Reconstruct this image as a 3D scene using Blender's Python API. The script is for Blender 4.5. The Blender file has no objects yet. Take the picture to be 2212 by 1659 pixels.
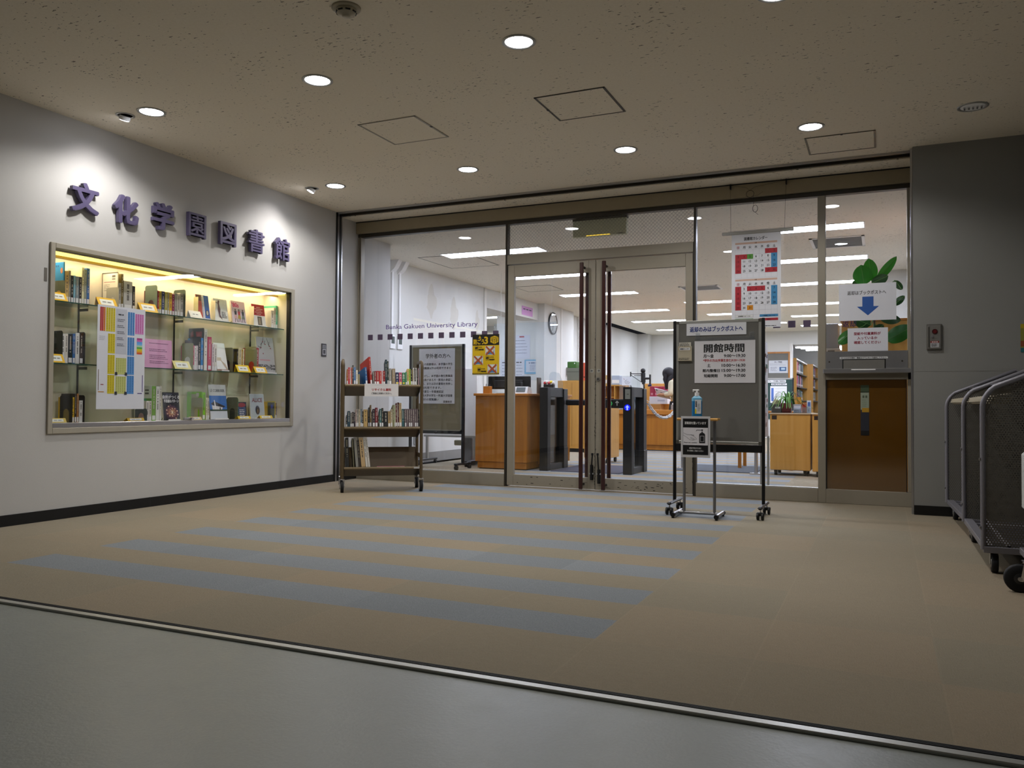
import bpy, math, random
from mathutils import Vector, Matrix
S = bpy.context.scene
COL = S.collection
random.seed(7)
PI = math.pi

# ---------------------------------------------------------------- camera
YAW, PITCH, ROLL = 0.42362, 0.02333, 0.00666
cam = bpy.data.objects.new('camera', bpy.data.cameras.new('camera'))
COL.objects.link(cam)
_f = Vector((-math.sin(YAW) * math.cos(PITCH), math.cos(YAW) * math.cos(PITCH), math.sin(PITCH)))
_r = Vector((math.cos(YAW), math.sin(YAW), 0))
_u = _r.cross(_f)
_r2 = _r * math.cos(ROLL) + _u * math.sin(ROLL)
_u2 = _u * math.cos(ROLL) - _r * math.sin(ROLL)
M4 = Matrix((_r2, _u2, -_f)).transposed().to_4x4()
M4.translation = Vector((5.0955, -6.9478, 0.8061))
cam.matrix_world = M4
cam.data.sensor_width = 36
cam.data.lens = 36 * 1778.78 / 2212
cam.data.clip_start = 0.05
cam.data.clip_end = 100
S.camera = cam

# ---------------------------------------------------------------- world, exposure
w = bpy.data.worlds.new('world'); S.world = w; w.use_nodes = True
w.node_tree.nodes['Background'].inputs[0].default_value = (0.8, 0.85, 1, 1)
w.node_tree.nodes['Background'].inputs[1].default_value = 0.012
S.view_settings.view_transform = 'Standard'
S.view_settings.look = 'None'
S.view_settings.exposure = 0.0
S.view_settings.gamma = 1.0
S.view_settings.use_curve_mapping = False
try:
    S.cycles.use_denoising = True
    S.cycles.max_bounces = 10
    S.cycles.diffuse_bounces = 6
    S.cycles.glossy_bounces = 4
    S.cycles.transparent_max_bounces = 24
    S.cycles.transmission_bounces = 6
    S.cycles.caustics_reflective = False
    S.cycles.caustics_refractive = False
    S.cycles.sample_clamp_indirect = 6
except Exception:
    pass
SPOT_W = 54          # lobby downlights (watts)
WASH_W = 12         # adjustable wall washers
FLUO = 40            # library fluorescent strips (emission)
CORR_W = 8          # added unseen corridor lamps behind the camera

# ---------------------------------------------------------------- materials
def lin(c):
    return c / 12.92 if c <= 0.04045 else ((c + 0.055) / 1.055) ** 2.4
def rgb(h):
    h = h.lstrip('#')
    return tuple(lin(int(h[i:i + 2], 16) / 255) for i in (0, 2, 4)) + (1,)
_MC = {}
def nd(nt, t, **k):
    n = nt.nodes.new(t)
    for a, b in k.items():
        setattr(n, a, b)
    return n
def mat(h, rough=.55, metal=0.0, noise=0.06, scale=18, spec=.4, bump=0.0, coat=0.0):
    key = (h, rough, metal, noise, scale, spec, bump, coat)
    if key in _MC: return _MC[key]
    m = bpy.data.materials.new('paint_' + h.strip('#')); m.use_nodes = True
    nt = m.node_tree; b = nt.nodes['Principled BSDF']
    b.inputs['Roughness'].default_value = rough
    b.inputs['Metallic'].default_value = metal
    b.inputs['Specular IOR Level'].default_value = spec
    b.inputs['Coat Weight'].default_value = coat
    c = rgb(h)
    if noise > 0:
        tc = nd(nt, 'ShaderNodeTexCoord'); n = nd(nt, 'ShaderNodeTexNoise')
        n.inputs['Scale'].default_value = scale; n.inputs['Detail'].default_value = 3
        nt.links.new(tc.outputs['Object'], n.inputs['Vector'])
        mx = nd(nt, 'ShaderNodeMix', data_type='RGBA')
        mx.inputs['A'].default_value = tuple(min(1, x * (1 - noise)) for x in c[:3]) + (1,)
        mx.inputs['B'].default_value = tuple(min(1, x * (1 + noise)) for x in c[:3]) + (1,)
        nt.links.new(n.outputs['Fac'], mx.inputs['Factor'])
        nt.links.new(mx.outputs['Result'], b.inputs['Base Color'])
        if bump > 0:
            bp = nd(nt, 'ShaderNodeBump'); bp.inputs['Strength'].default_value = bump
            bp.inputs['Distance'].default_value = .01
            nt.links.new(n.outputs['Fac'], bp.inputs['Height'])
            nt.links.new(bp.outputs['Normal'], b.inputs['Normal'])
    else:
        b.inputs['Base Color'].default_value = c
    _MC[key] = m
    return m
def emit(h, s, name='glow'):
    key = ('e', h, s)
    if key in _MC: return _MC[key]
    m = bpy.data.materials.new(name); m.use_nodes = True; nt = m.node_tree
    nt.nodes.remove(nt.nodes['Principled BSDF'])
    e = nd(nt, 'ShaderNodeEmission'); e.inputs[0].default_value = rgb(h); e.inputs[1].default_value = s
    nt.links.new(e.outputs[0], nt.nodes['Material Output'].inputs[0])
    _MC[key] = m
    return m
def glassmat(name, tint='#ffffff', ior=1.45, rough=0.0, mesh=None, haze=0.0):
    """clear sheet glass: Fresnel mix of straight transmission and mirror reflection"""
    m = bpy.data.materials.new(name); m.use_nodes = True; nt = m.node_tree
    nt.nodes.remove(nt.nodes['Principled BSDF'])
    t = nd(nt, 'ShaderNodeBsdfTransparent'); t.inputs[0].default_value = rgb(tint)
    g = nd(nt, 'ShaderNodeBsdfGlossy'); g.inputs['Roughness'].default_value = rough
    q = N(nt); geo = nd(nt, 'ShaderNodeNewGeometry'); dt = nd(nt, 'ShaderNodeVectorMath', operation='DOT_PRODUCT')
    nt.links.new(geo.outputs['Normal'], dt.inputs[0]); nt.links.new(geo.outputs['Incoming'], dt.inputs[1])
    r0 = ((ior - 1) / (ior + 1)) ** 2      # Schlick reflectance of one face of the sheet
    fr = q.m('ADD', r0, q.m('MULTIPLY', 1 - r0, q.m('POWER', q.m('SUBTRACT', 1.0, q.m('MINIMUM', q.m('ABSOLUTE', dt.outputs['Value']), 1.0)), 5.0)))
    mx = nd(nt, 'ShaderNodeMixShader')
    nt.links.new(fr, mx.inputs[0]); nt.links.new(t.outputs[0], mx.inputs[1]); nt.links.new(g.outputs[0], mx.inputs[2])
    out = mx.outputs[0]
    if haze > 0:
        d = nd(nt, 'ShaderNodeBsdfDiffuse'); d.inputs[0].default_value = (.8, .8, .8, 1)
        m2 = nd(nt, 'ShaderNodeMixShader'); m2.inputs[0].default_value = haze
        nt.links.new(out, m2.inputs[1]); nt.links.new(d.outputs[0], m2.inputs[2]); out = m2.outputs[0]
    if mesh:      # wired glass: fine diagonal wire lattice
        tc = nd(nt, 'ShaderNodeTexCoord'); sp = nd(nt, 'ShaderNodeSeparateXYZ')
        nt.links.new(tc.outputs['Object'], sp.inputs[0])
        def mth(op, a, b=None):
            n = nd(nt, 'ShaderNodeMath', operation=op)
            for i, v in enumerate((a, b)):
                if v is None: continue
                if isinstance(v, (int, float)): n.inputs[i].default_value = v
                else: nt.links.new(v, n.inputs[i])
            return n.outputs[0]
        x, z = sp.outputs[0], sp.outputs[2]
        def lines(e):
            return mth('LESS_THAN', mth('FRACT', mth('DIVIDE', e, mesh)), .09)
        k = mth('MAXIMUM', lines(mth('ADD', x, z)), lines(mth('SUBTRACT', x, z)))
        d = nd(nt, 'ShaderNodeBsdfDiffuse'); d.inputs[0].default_value = (.18, .17, .15, 1)
        m2 = nd(nt, 'ShaderNodeMixShader')
        nt.links.new(mth('MULTIPLY', k, .4), m2.inputs[0]); nt.links.new(out, m2.inputs[1]); nt.links.new(d.outputs[0], m2.inputs[2]); out = m2.outputs[0]
    nt.links.new(out, nt.nodes['Material Output'].inputs[0])
    return m
def woodmat(name, c1, c2, axis='z', scale=1.0, rough=.38):
    m = bpy.data.materials.new(name); m.use_nodes = True; nt = m.node_tree; b = nt.nodes['Principled BSDF']
    tc = nd(nt, 'ShaderNodeTexCoord'); mp = nd(nt, 'ShaderNodeMapping')
    k = 26 * scale
    mp.inputs['Scale'].default_value = {'z': (k, k, k * .05), 'x': (k * .05, k, k), 'y': (k, k * .05, k)}[axis]
    n = nd(nt, 'ShaderNodeTexNoise'); n.inputs['Scale'].default_value = 1.0; n.inputs['Detail'].default_value = 5; n.inputs['Distortion'].default_value = .6
    cr = nd(nt, 'ShaderNodeValToRGB')
    cr.color_ramp.elements[0].position = .3; cr.color_ramp.elements[0].color = rgb(c1)
    cr.color_ramp.elements[1].position = .72; cr.color_ramp.elements[1].color = rgb(c2)
    nt.links.new(tc.outputs['Object'], mp.inputs[0]); nt.links.new(mp.outputs[0], n.inputs['Vector'])
    nt.links.new(n.outputs['Fac'], cr.inputs[0]); nt.links.new(cr.outputs[0], b.inputs['Base Color'])
    b.inputs['Roughness'].default_value = rough
    return m

class N:      # tiny node-math helper on one node tree
    def __init__(s, nt): s.nt = nt
    def m(s, op, a, b=None, c=None):
        n = nd(s.nt, 'ShaderNodeMath', operation=op)
        for i, v in enumerate((a, b, c)):
            if v is None: continue
            if isinstance(v, (int, float)): n.inputs[i].default_value = v
            else: s.nt.links.new(v, n.inputs[i])
        return n.outputs[0]
    def rng(s, v, a, b): return s.m('MULTIPLY', s.m('GREATER_THAN', v, a), s.m('LESS_THAN', v, b))
    def noise(s, vec, scale, detail=2, rough=.5):
        n = nd(s.nt, 'ShaderNodeTexNoise'); n.inputs['Scale'].default_value = scale
        n.inputs['Detail'].default_value = detail; n.inputs['Roughness'].default_value = rough
        s.nt.links.new(vec, n.inputs['Vector']); return n.outputs['Fac']
    def mapping(s, vec, sc):
        n = nd(s.nt, 'ShaderNodeMapping'); n.inputs['Scale'].default_value = sc
        s.nt.links.new(vec, n.inputs[0]); return n.outputs[0]
    def mix(s, f, a, b):
        n = nd(s.nt, 'ShaderNodeMix', data_type='RGBA')
        for k, v in (('Factor', f), ('A', a), ('B', b)):
            if isinstance(v, (int, float)): n.inputs[k].default_value = v
            elif isinstance(v, tuple): n.inputs[k].default_value = v
            else: s.nt.links.new(v, n.inputs[k])
        return n.outputs['Result']
    def bump(s, h, st, dist=.01):
        n = nd(s.nt, 'ShaderNodeBump'); n.inputs['Strength'].default_value = st; n.inputs['Distance'].default_value = dist
        s.nt.links.new(h, n.inputs['Height']); return n.outputs[0]

def carpet():
    m = bpy.data.materials.new('carpet_tiles'); m.use_nodes = True; nt = m.node_tree; b = nt.nodes['Principled BSDF']; q = N(nt)
    geo = nd(nt, 'ShaderNodeNewGeometry'); sp = nd(nt, 'ShaderNodeSeparateXYZ'); nt.links.new(geo.outputs['Position'], sp.inputs[0])
    x, y = sp.outputs[0], sp.outputs[1]; pos = geo.outputs['Position']
    fuzz = q.m('MULTIPLY', q.m('SUBTRACT', q.noise(pos, 90), .5), .016)
    xf, yf = q.m('ADD', x, fuzz), q.m('ADD', y, fuzz)
    T = .5285
    st = q.m('LESS_THAN', q.m('FRACT', q.m('DIVIDE', q.m('ADD', yf, 4.235), T)), .5)
    msk = q.m('MULTIPLY', st, q.m('MULTIPLY', q.rng(xf, 1.13, 4.19), q.rng(yf, -4.235, 7.2)))
    tx, ty = q.m('FLOOR', q.m('DIVIDE', q.m('SUBTRACT', x, 4.19), T)), q.m('FLOOR', q.m('DIVIDE', q.m('ADD', y, 4.235), T))
    cb = nd(nt, 'ShaderNodeCombineXYZ'); nt.links.new(tx, cb.inputs[0]); nt.links.new(ty, cb.inputs[1])
    wn = nd(nt, 'ShaderNodeTexWhiteNoise', noise_dimensions='2D'); nt.links.new(cb.outputs[0], wn.inputs['Vector'])
    tile = wn.outputs['Value']
    fx, fy = q.m('FRACT', q.m('DIVIDE', q.m('SUBTRACT', x, 4.19), T)), q.m('FRACT', q.m('DIVIDE', q.m('ADD', y, 4.235), T))
    seam = q.m('MAXIMUM', q.m('LESS_THAN', fx, .012), q.m('MULTIPLY', q.m('LESS_THAN', fy, .01), .6))
    fine = q.noise(q.mapping(pos, (1, .45, 1)), 210, 3, .75)
    mid = q.noise(pos, 34, 3, .6); big = q.noise(pos, 2.2, 3)
    v = q.m('ADD', q.m('ADD', .60, q.m('MULTIPLY', fine, .42)), q.m('ADD', q.m('MULTIPLY', tile, .09), q.m('ADD', q.m('MULTIPLY', mid, .14), q.m('MULTIPLY', big, .1))))
    v = q.m('ADD', v, q.m('MULTIPLY', seam, .05))
    tan = q.mix(tile, rgb('#948c7a'), rgb('#978a76'))
    blue = q.mix(fine, rgb('#767b80'), rgb('#949a9f'))
    col = q.mix(msk, tan, blue)
    cc = nd(nt, 'ShaderNodeVectorMath', operation='SCALE'); nt.links.new(col, cc.inputs[0]); nt.links.new(v, cc.inputs['Scale'])
    nt.links.new(cc.outputs[0], b.inputs['Base Color'])
    b.inputs['Roughness'].default_value = .92; b.inputs['Specular IOR Level'].default_value = .15
    nt.links.new(q.bump(fine, .5, .006), b.inputs['Normal'])
    return m
def ceilmat(nm, c1, c2):
    m = bpy.data.materials.new(nm); m.use_nodes = True; nt = m.node_tree; b = nt.nodes['Principled BSDF']; q = N(nt)
    geo = nd(nt, 'ShaderNodeNewGeometry'); pos = geo.outputs['Position']
    n1 = q.noise(q.mapping(pos, (26, 62, 40)), 1.0, 2, .5)
    n2 = q.noise(q.mapping(pos, (70, 38, 40)), 1.0, 2, .5)
    clump = q.noise(pos, 2.6, 2)
    sp = q.m('MAXIMUM', q.m('GREATER_THAN', n1, q.m('SUBTRACT', .80, q.m('MULTIPLY', clump, .22))), q.m('GREATER_THAN', n2, q.m('SUBTRACT', .84, q.m('MULTIPLY', clump, .22))))
    base = q.mix(q.noise(pos, 60, 3), rgb(c1), rgb(c2))
    col = q.mix(q.m('MULTIPLY', sp, .75), base, rgb('#3a352b'))
    nt.links.new(col, b.inputs['Base Color']); b.inputs['Roughness'].default_value = .9; b.inputs['Specular IOR Level'].default_value = .1
    return m
def vinyl():
    m = bpy.data.materials.new('grey_vinyl'); m.use_nodes = True; nt = m.node_tree; b = nt.nodes['Principled BSDF']; q = N(nt)
    geo = nd(nt, 'ShaderNodeNewGeometry'); pos = geo.outputs['Position']
    f = q.noise(pos, 120, 3, .7); g = q.noise(pos, 3.0, 4); h = q.noise(pos, 14, 4, .7)
    v = q.m('ADD', .8, q.m('ADD', q.m('MULTIPLY', f, .25), q.m('ADD', q.m('MULTIPLY', g, .2), q.m('MULTIPLY', h, .12))))
    sc = q.m('GREATER_THAN', q.noise(q.mapping(pos, (3, 40, 1)), 1.2, 3), .76)
    col = q.mix(q.m('MULTIPLY', sc, .12), rgb('#7b807b'), rgb('#a0a49e'))
    cc = nd(nt, 'ShaderNodeVectorMath', operation='SCALE'); nt.links.new(col, cc.inputs[0]); nt.links.new(v, cc.inputs['Scale'])
    nt.links.new(cc.outputs[0], b.inputs['Base Color'])
    nt.links.new(q.m('ADD', .31, q.m('MULTIPLY', h, .2)), b.inputs['Roughness'])
    nt.links.new(q.bump(q.noise(pos, 90, 2), .12, .006), b.inputs['Normal'])
    return m
def wallmat(name, h, rough=.6):
    m = bpy.data.materials.new(name); m.use_nodes = True; nt = m.node_tree; b = nt.nodes['Principled BSDF']; q = N(nt)
    geo = nd(nt, 'ShaderNodeNewGeometry'); pos = geo.outputs['Position']
    st = q.noise(q.mapping(pos, (1.4, 1.4, 1.1)), 1.0, 5, .6)
    c = rgb(h)
    col = q.mix(st, tuple(x * .9 for x in c[:3]) + (1,), tuple(min(1, x * 1.05) for x in c[:3]) + (1,))
    nt.links.new(col, b.inputs['Base Color']); b.inputs['Roughness'].default_value = rough; b.inputs['Specular IOR Level'].default_value = .25
    nt.links.new(q.bump(q.noise(pos, 160, 3), .12, .004), b.inputs['Normal'])
    return m
def perfmat():
    m = bpy.data.materials.new('perforated_steel'); m.use_nodes = True; nt = m.node_tree; b = nt.nodes['Principled BSDF']; q = N(nt)
    tc = nd(nt, 'ShaderNodeTexCoord'); sp = nd(nt, 'ShaderNodeSeparateXYZ'); nt.links.new(tc.outputs['Object'], sp.inputs[0])
    a = .0125
    def lat(o):
        u = q.m('SUBTRACT', q.m('FRACT', q.m('ADD', q.m('DIVIDE', sp.outputs[0], a), o)), .5)
        v = q.m('MULTIPLY', q.m('SUBTRACT', q.m('FRACT', q.m('ADD', q.m('DIVIDE', sp.outputs[2], a * 1.732), o)), .5), 1.732)
        return q.m('LESS_THAN', q.m('ADD', q.m('MULTIPLY', u, u), q.m('MULTIPLY', v, v)), .085)
    hole = q.m('MAXIMUM', lat(0), lat(.5))
    b.inputs['Base Color'].default_value = rgb('#6c6962'); b.inputs['Metallic'].default_value = .3; b.inputs['Roughness'].default_value = .5
    t = nd(nt, 'ShaderNodeBsdfTransparent'); mx = nd(nt, 'ShaderNodeMixShader')
    nt.links.new(hole, mx.inputs[0]); nt.links.new(b.outputs[0], mx.inputs[1]); nt.links.new(t.outputs[0], mx.inputs[2])
    nt.links.new(mx.outputs[0], nt.nodes['Material Output'].inputs[0])
    return m

CARPET, VINYL, PERF = carpet(), vinyl(), perfmat()
CEIL = ceilmat('rock_wool_board', '#e6dcc8', '#f3ead8')
CEILIN = ceilmat('rock_wool_board_library', '#dad6ca', '#e6e2d6')
WALL = wallmat('wall_paint', '#c1c0bd')
WALLR = wallmat('wall_paint_dimmed', '#8c8c89')  # same paint as WALL, darkened: dimness of the right side put into the colour
WALLIN = wallmat('wall_paint_library', '#d2d2ce')
FASC = mat('#94886f', .5)
FRAME = mat('#938c7e', .42, .1, .04)
DKFRAME = mat('#3a352c', .45, .2)
STEEL = mat('#b9b9bb', .28, .9, .05)
CHROME = mat('#d5d5d8', .12, 1.0, 0)
ALU = mat('#a9a9a4', .38, .6, .04)
BLACK = mat('#0d0d0e', .45)
NAVYB = mat('#12161c', .4)
RUBBER = mat('#15161a', .7)
WHITE = mat('#e6e6e6', .55, noise=.02)
PAPER = mat('#d9dadc', .6, noise=.02)
INK = mat('#17171a', .7, noise=0)
REDINK = mat('#a81c20', .7, noise=0)
BLUEINK = mat('#1d3f9a', .6, noise=0)
CLEAR = glassmat('clear_glass')
WIRED = glassmat('wired_glass', mesh=.034)
SHELFG = glassmat('green_edge_glass', '#e8f6ee')
ACRYL = glassmat('clear_acrylic', '#f4f8fb', haze=.06)
WOOD = woodmat('beech_veneer', '#9c6118', '#b07322')
WOODX = woodmat('beech_veneer_flat', '#ae6c22', '#be7f30', 'x')
WOODL = woodmat('pale_wood', '#bc8a3c', '#ca984c')
DKRED = mat('#32100c', .35, 0, .1, 30, coat=.3)

# ---------------------------------------------------------------- mesh helpers (all in world metres)
_TC = {}
def text_geo(s, bold=0.0):
    k = (s, bold)
    if k in _TC: return _TC[k]
    cu = bpy.data.curves.new('t', 'FONT'); cu.body = s; cu.resolution_u = 2; cu.offset = bold
    ob = bpy.data.objects.new('t', cu); COL.objects.link(ob)
    dg = bpy.context.evaluated_depsgraph_get(); me = ob.evaluated_get(dg).to_mesh()
    v = [(p.co.x, p.co.y) for p in me.vertices]; f = [tuple(p.vertices) for p in me.polygons]
    ob.evaluated_get(dg).to_mesh_clear(); bpy.data.objects.remove(ob); bpy.data.curves.remove(cu)
    if v:
        xs = [p[0] for p in v]; ys = [p[1] for p in v]
        bb = (min(xs), max(xs), min(ys), max(ys))
    else: bb = (0, 1, 0, 1)
    _TC[k] = (v, f, bb)
    return _TC[k]
_INV = {}
class MB:
    def __init__(s, M=None): s.v = []; s.f = []; s.m = []; s.sl = []; s.sm = []; s.M = M
    def add(s, vs, fs, m, smooth=False):
        if m not in s.sl: s.sl.append(m)
        i = s.sl.index(m); o = len(s.v)
        if s.M is not None: vs = [s.M @ Vector(p) for p in vs]
        s.v += [tuple(p) for p in vs]
        for f in fs:
            s.f.append(tuple(o + k for k in f)); s.m.append(i); s.sm.append(smooth)
        return s
    def box(s, x0, x1, y0, y1, z0, z1, m, c=0.0):
        if x0 > x1: x0, x1 = x1, x0
        if y0 > y1: y0, y1 = y1, y0
        if z0 > z1: z0, z1 = z1, z0
        c = min(c, (x1 - x0) * .49, (y1 - y0) * .49, (z1 - z0) * .49)
        if c <= 0:
            vs = [(x, y, z) for x in (x0, x1) for y in (y0, y1) for z in (z0, z1)]
            return s.add(vs, [(0, 1, 3, 2), (4, 6, 7, 5), (0, 4, 5, 1), (2, 3, 7, 6), (0, 2, 6, 4), (1, 5, 7, 3)], m)
        vs = []; fs = []
        X, Y, Z = (x0, x1), (y0, y1), (z0, z1); ix = {}
        def sg(i): return 1 if i == 0 else -1
        for i in (0, 1):
            for j in (0, 1):
                for k in (0, 1):
                    ix[i, j, k, 0] = len(vs); vs.append((X[i], Y[j] + c * sg(j), Z[k] + c * sg(k)))
                    ix[i, j, k, 1] = len(vs); vs.append((X[i] + c * sg(i), Y[j], Z[k] + c * sg(k)))
                    ix[i, j, k, 2] = len(vs); vs.append((X[i] + c * sg(i), Y[j] + c * sg(j), Z[k]))
        q = [(0, 0), (1, 0), (1, 1), (0, 1)]
        for i in (0, 1):
            a = [ix[i, j, k, 0] for j, k in q]; fs.append(a if i else a[::-1])
            a = [ix[j, i, k, 1] for j, k in q]; fs.append(a[::-1] if i else a)
            a = [ix[j, k, i, 2] for j, k in q]; fs.append(a if i else a[::-1])
        for i in (0, 1):
            for j in (0, 1):
                a = [ix[i, j, 0, 0], ix[i, j, 1, 0], ix[i, j, 1, 1], ix[i, j, 0, 1]]; fs.append(a if (i == j) else a[::-1])
                a = [ix[i, 0, j, 0], ix[i, 1, j, 0], ix[i, 1, j, 2], ix[i, 0, j, 2]]; fs.append(a[::-1] if (i == j) else a)
                a = [ix[0, i, j, 1], ix[1, i, j, 1], ix[1, i, j, 2], ix[0, i, j, 2]]; fs.append(a if (i == j) else a[::-1])
                for k in (0, 1):
                    if j == 0 and True:
                        pass
        for i in (0, 1):
            for j in (0, 1):
                for k in (0, 1):
                    a = [ix[i, j, k, 0], ix[i, j, k, 1], ix[i, j, k, 2]]; fs.append(a if ((i + j + k) % 2) else a[::-1])
        return s.add(vs, [tuple(f) for f in fs], m)
    def frame(s, p, q):
        d = (Vector(q) - Vector(p)); L = d.length; d = d / L if L else Vector((0, 0, 1))
        a = Vector((0, 0, 1)) if abs(d.z) < .9 else Vector((1, 0, 0))
        u = d.cross(a).normalized(); return d, u, d.cross(u)
    def cyl(s, p, q, r, m, n=12, r2=None, cap=True):
        r2 = r if r2 is None else r2; d, u, w = s.frame(p, q); p = Vector(p); q = Vector(q)
        vs = []
        for c, rr in ((p, r), (q, r2)):
            for i in range(n):
                t = 2 * PI * i / n; vs.append(c + (u * math.cos(t) + w * math.sin(t)) * rr)
        s.add(vs, [(i, (i + 1) % n, n + (i + 1) % n, n + i) for i in range(n)], m, True)
        if cap: s.add(vs, [tuple(range(n))[::-1], tuple(range(n, 2 * n))], m)
        return s
    def tube(s, pts, r, m, n=8, closed=False):
        pts = [Vector(p) for p in pts]; K = len(pts); rings = []; pu = None
        for i, p in enumerate(pts):
            a = pts[(i - 1) % K] if (closed or i) else p
            b = pts[(i + 1) % K] if (closed or i < K - 1) else p
            d = (b - a).normalized()
            if pu is None:
                t = Vector((0, 0, 1)) if abs(d.z) < .9 else Vector((1, 0, 0)); pu = d.cross(t).normalized()
            else:
                pu = (pu - d * pu.dot(d)).normalized()
            w = d.cross(pu); rr = r[i] if isinstance(r, (list, tuple)) else r
            rings.append([p + (pu * math.cos(2 * PI * k / n) + w * math.sin(2 * PI * k / n)) * rr for k in range(n)])
        vs = [v for R in rings for v in R]; fs = []
        for i in range(K if closed else K - 1):
            j = (i + 1) % K
            for k in range(n): fs.append((i * n + k, i * n + (k + 1) % n, j * n + (k + 1) % n, j * n + k))
        s.add(vs, fs, m, True)
        if not closed: s.add(rings[0] + rings[-1], [tuple(range(n))[::-1], tuple(range(n, 2 * n))], m)
        return s
    def lathe(s, prof, c, m, n=20, axis='z', smooth=True):
        vs = []; c = Vector(c)
        for r, h in prof:
            for i in range(n):
                t = 2 * PI * i / n; a, b = r * math.cos(t), r * math.sin(t)
                vs.append(c + (Vector((a, b, h)) if axis == 'z' else Vector((h, a, b)) if axis == 'x' else Vector((b, h, a))))
        fs = []
        for j in range(len(prof) - 1):
            for i in range(n): fs.append((j * n + i, j * n + (i + 1) % n, (j + 1) * n + (i + 1) % n, (j + 1) * n + i))
        s.add(vs, fs, m, smooth)
        s.add(vs, [tuple(range(n))[::-1], tuple(range((len(prof) - 1) * n, len(prof) * n))], m)
        return s
    def ball(s, c, rx, ry, rz, m, n=14, k=9):
        vs = []; c = Vector(c)
        for j in range(1, k):
            a = PI * j / k
            for i in range(n):
                t = 2 * PI * i / n; vs.append(c + Vector((rx * math.sin(a) * math.cos(t), ry * math.sin(a) * math.sin(t), rz * math.cos(a))))
        fs = [(j * n + i, (j + 1) * n + i, (j + 1) * n + (i + 1) % n, j * n + (i + 1) % n) for j in range(k - 2) for i in range(n)]
        o = len(vs); vs += [c + Vector((0, 0, rz)), c - Vector((0, 0, rz))]
        fs += [(o, i, (i + 1) % n) for i in range(n)] + [(o + 1, (k - 2) * n + (i + 1) % n, (k - 2) * n + i) for i in range(n)]
        return s.add(vs, fs, m, True)
    def prism(s, poly, d, m, smooth=False):
        """poly: 3-D outline, extruded by vector d"""
        n = len(poly); d = Vector(d); vs = [Vector(p) for p in poly] + [Vector(p) + d for p in poly]
        s.add(vs, [tuple(range(n))[::-1], tuple(range(n, 2 * n))], m)
        return s.add(vs, [(i, (i + 1) % n, n + (i + 1) % n, n + i) for i in range(n)], m, smooth)
    def text(s, t, o, R, U, size, m, bold=0.0, al='l', fit=None, depth=0.0, sx=1.0):
        if bold:      # heavier strokes: the same glyphs laid over each other with small offsets
            oo, RR, UU = Vector(o), Vector(R), Vector(U); e = bold * size
            if fit: sx = fit / max(1e-6, (text_geo(t)[2][1] - text_geo(t)[2][0]) * size); fit = None
            for i, (dx, dy) in enumerate(((0, 0), (e, e), (e, -e), (-e, e), (-e, -e), (e * 1.3, 0), (-e * 1.3, 0))): s.text(t, oo + RR * dx + UU * dy + RR.cross(UU) * (i * (4e-4 if depth else 5e-5)), R, U, size, m, 0.0, al, None, depth, sx)
            return s
        v, f, bb = text_geo(t, bold); o, R, U = Vector(o), Vector(R), Vector(U); k = size
        wd = (bb[1] - bb[0]) * k * sx
        if fit and wd > 0: sx *= fit / wd; wd = fit
        off = -bb[0] * k * sx - (wd / 2 if al == 'c' else wd if al == 'r' else 0)
        P = [o + R * (x * k * sx + off) + U * (y * k) for x, y in v]
        if depth == 0: return s.add(P, f, m)
        Nn = R.cross(U) * depth; n = len(P)
        s.add(P + [p + Nn for p in P], [tuple(reversed(q)) for q in f] + [tuple(n + i for i in q) for q in f], m)
        ed = {}
        for q in f:
            for i in range(len(q)):
                e = (q[i], q[(i + 1) % len(q)])
                if (e[1], e[0]) in ed: ed.pop((e[1], e[0]))
                else: ed[e] = 1
        return s.add(P + [p + Nn for p in P], [(a, b, n + b, n + a) for a, b in ed], m)
    def build(s, name, parent=None, label=None, cat=None, group=None, kind=None, origin=None):
        me = bpy.data.meshes.new(name); vs = [Vector(p) for p in s.v]
        ob = bpy.data.objects.new(name, me)
        if parent is not None:
            iv = _INV[parent.name]; vs = [iv @ p for p in vs]; ob.parent = parent; _INV[ob.name] = iv
        else:
            if origin is None:
                xs = [p.x for p in vs]; ys = [p.y for p in vs]; zs = [p.z for p in vs]
                origin = ((min(xs) + max(xs)) / 2, (min(ys) + max(ys)) / 2, min(zs))
                if kind == 'structure': origin = (0, 0, 0)
            ob.location = origin; t = Matrix.Translation(-Vector(origin)); vs = [t @ p for p in vs]; _INV[ob.name] = t
        me.from_pydata([tuple(p) for p in vs], [], s.f)
        for mm in s.sl: me.materials.append(mm)
        me.polygons.foreach_set('material_index', s.m); me.polygons.foreach_set('use_smooth', s.sm)
        me.update(); COL.objects.link(ob)
        props(ob, label, cat, group, kind)
        return ob
def props(ob, label=None, cat=None, group=None, kind=None):
    for k, v in (('label', label), ('category', cat), ('group', group), ('kind', kind)):
        if v: ob[k] = v
def thing(name, label, cat, loc, group=None, rz=0.0, kind=None):
    o = bpy.data.objects.new(name, None); COL.objects.link(o); o.location = loc; o.rotation_euler = (0, 0, rz)
    o.empty_display_size = .1
    _INV[o.name] = (Matrix.Translation(Vector(loc)) @ Matrix.Rotation(rz, 4, 'Z')).inverted()
    props(o, label, cat, group, kind); return o
def dup(root, loc, label=None, rz=None):
    r = root.copy(); COL.objects.link(r); r.location = loc
    if rz is not None: r.rotation_euler = (0, 0, rz)
    if label: r['label'] = label
    for ch in root.children:
        c = ch.copy(); COL.objects.link(c); c.parent = r
        for g in ch.children:
            d = g.copy(); COL.objects.link(d); d.parent = c
    return r
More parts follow.
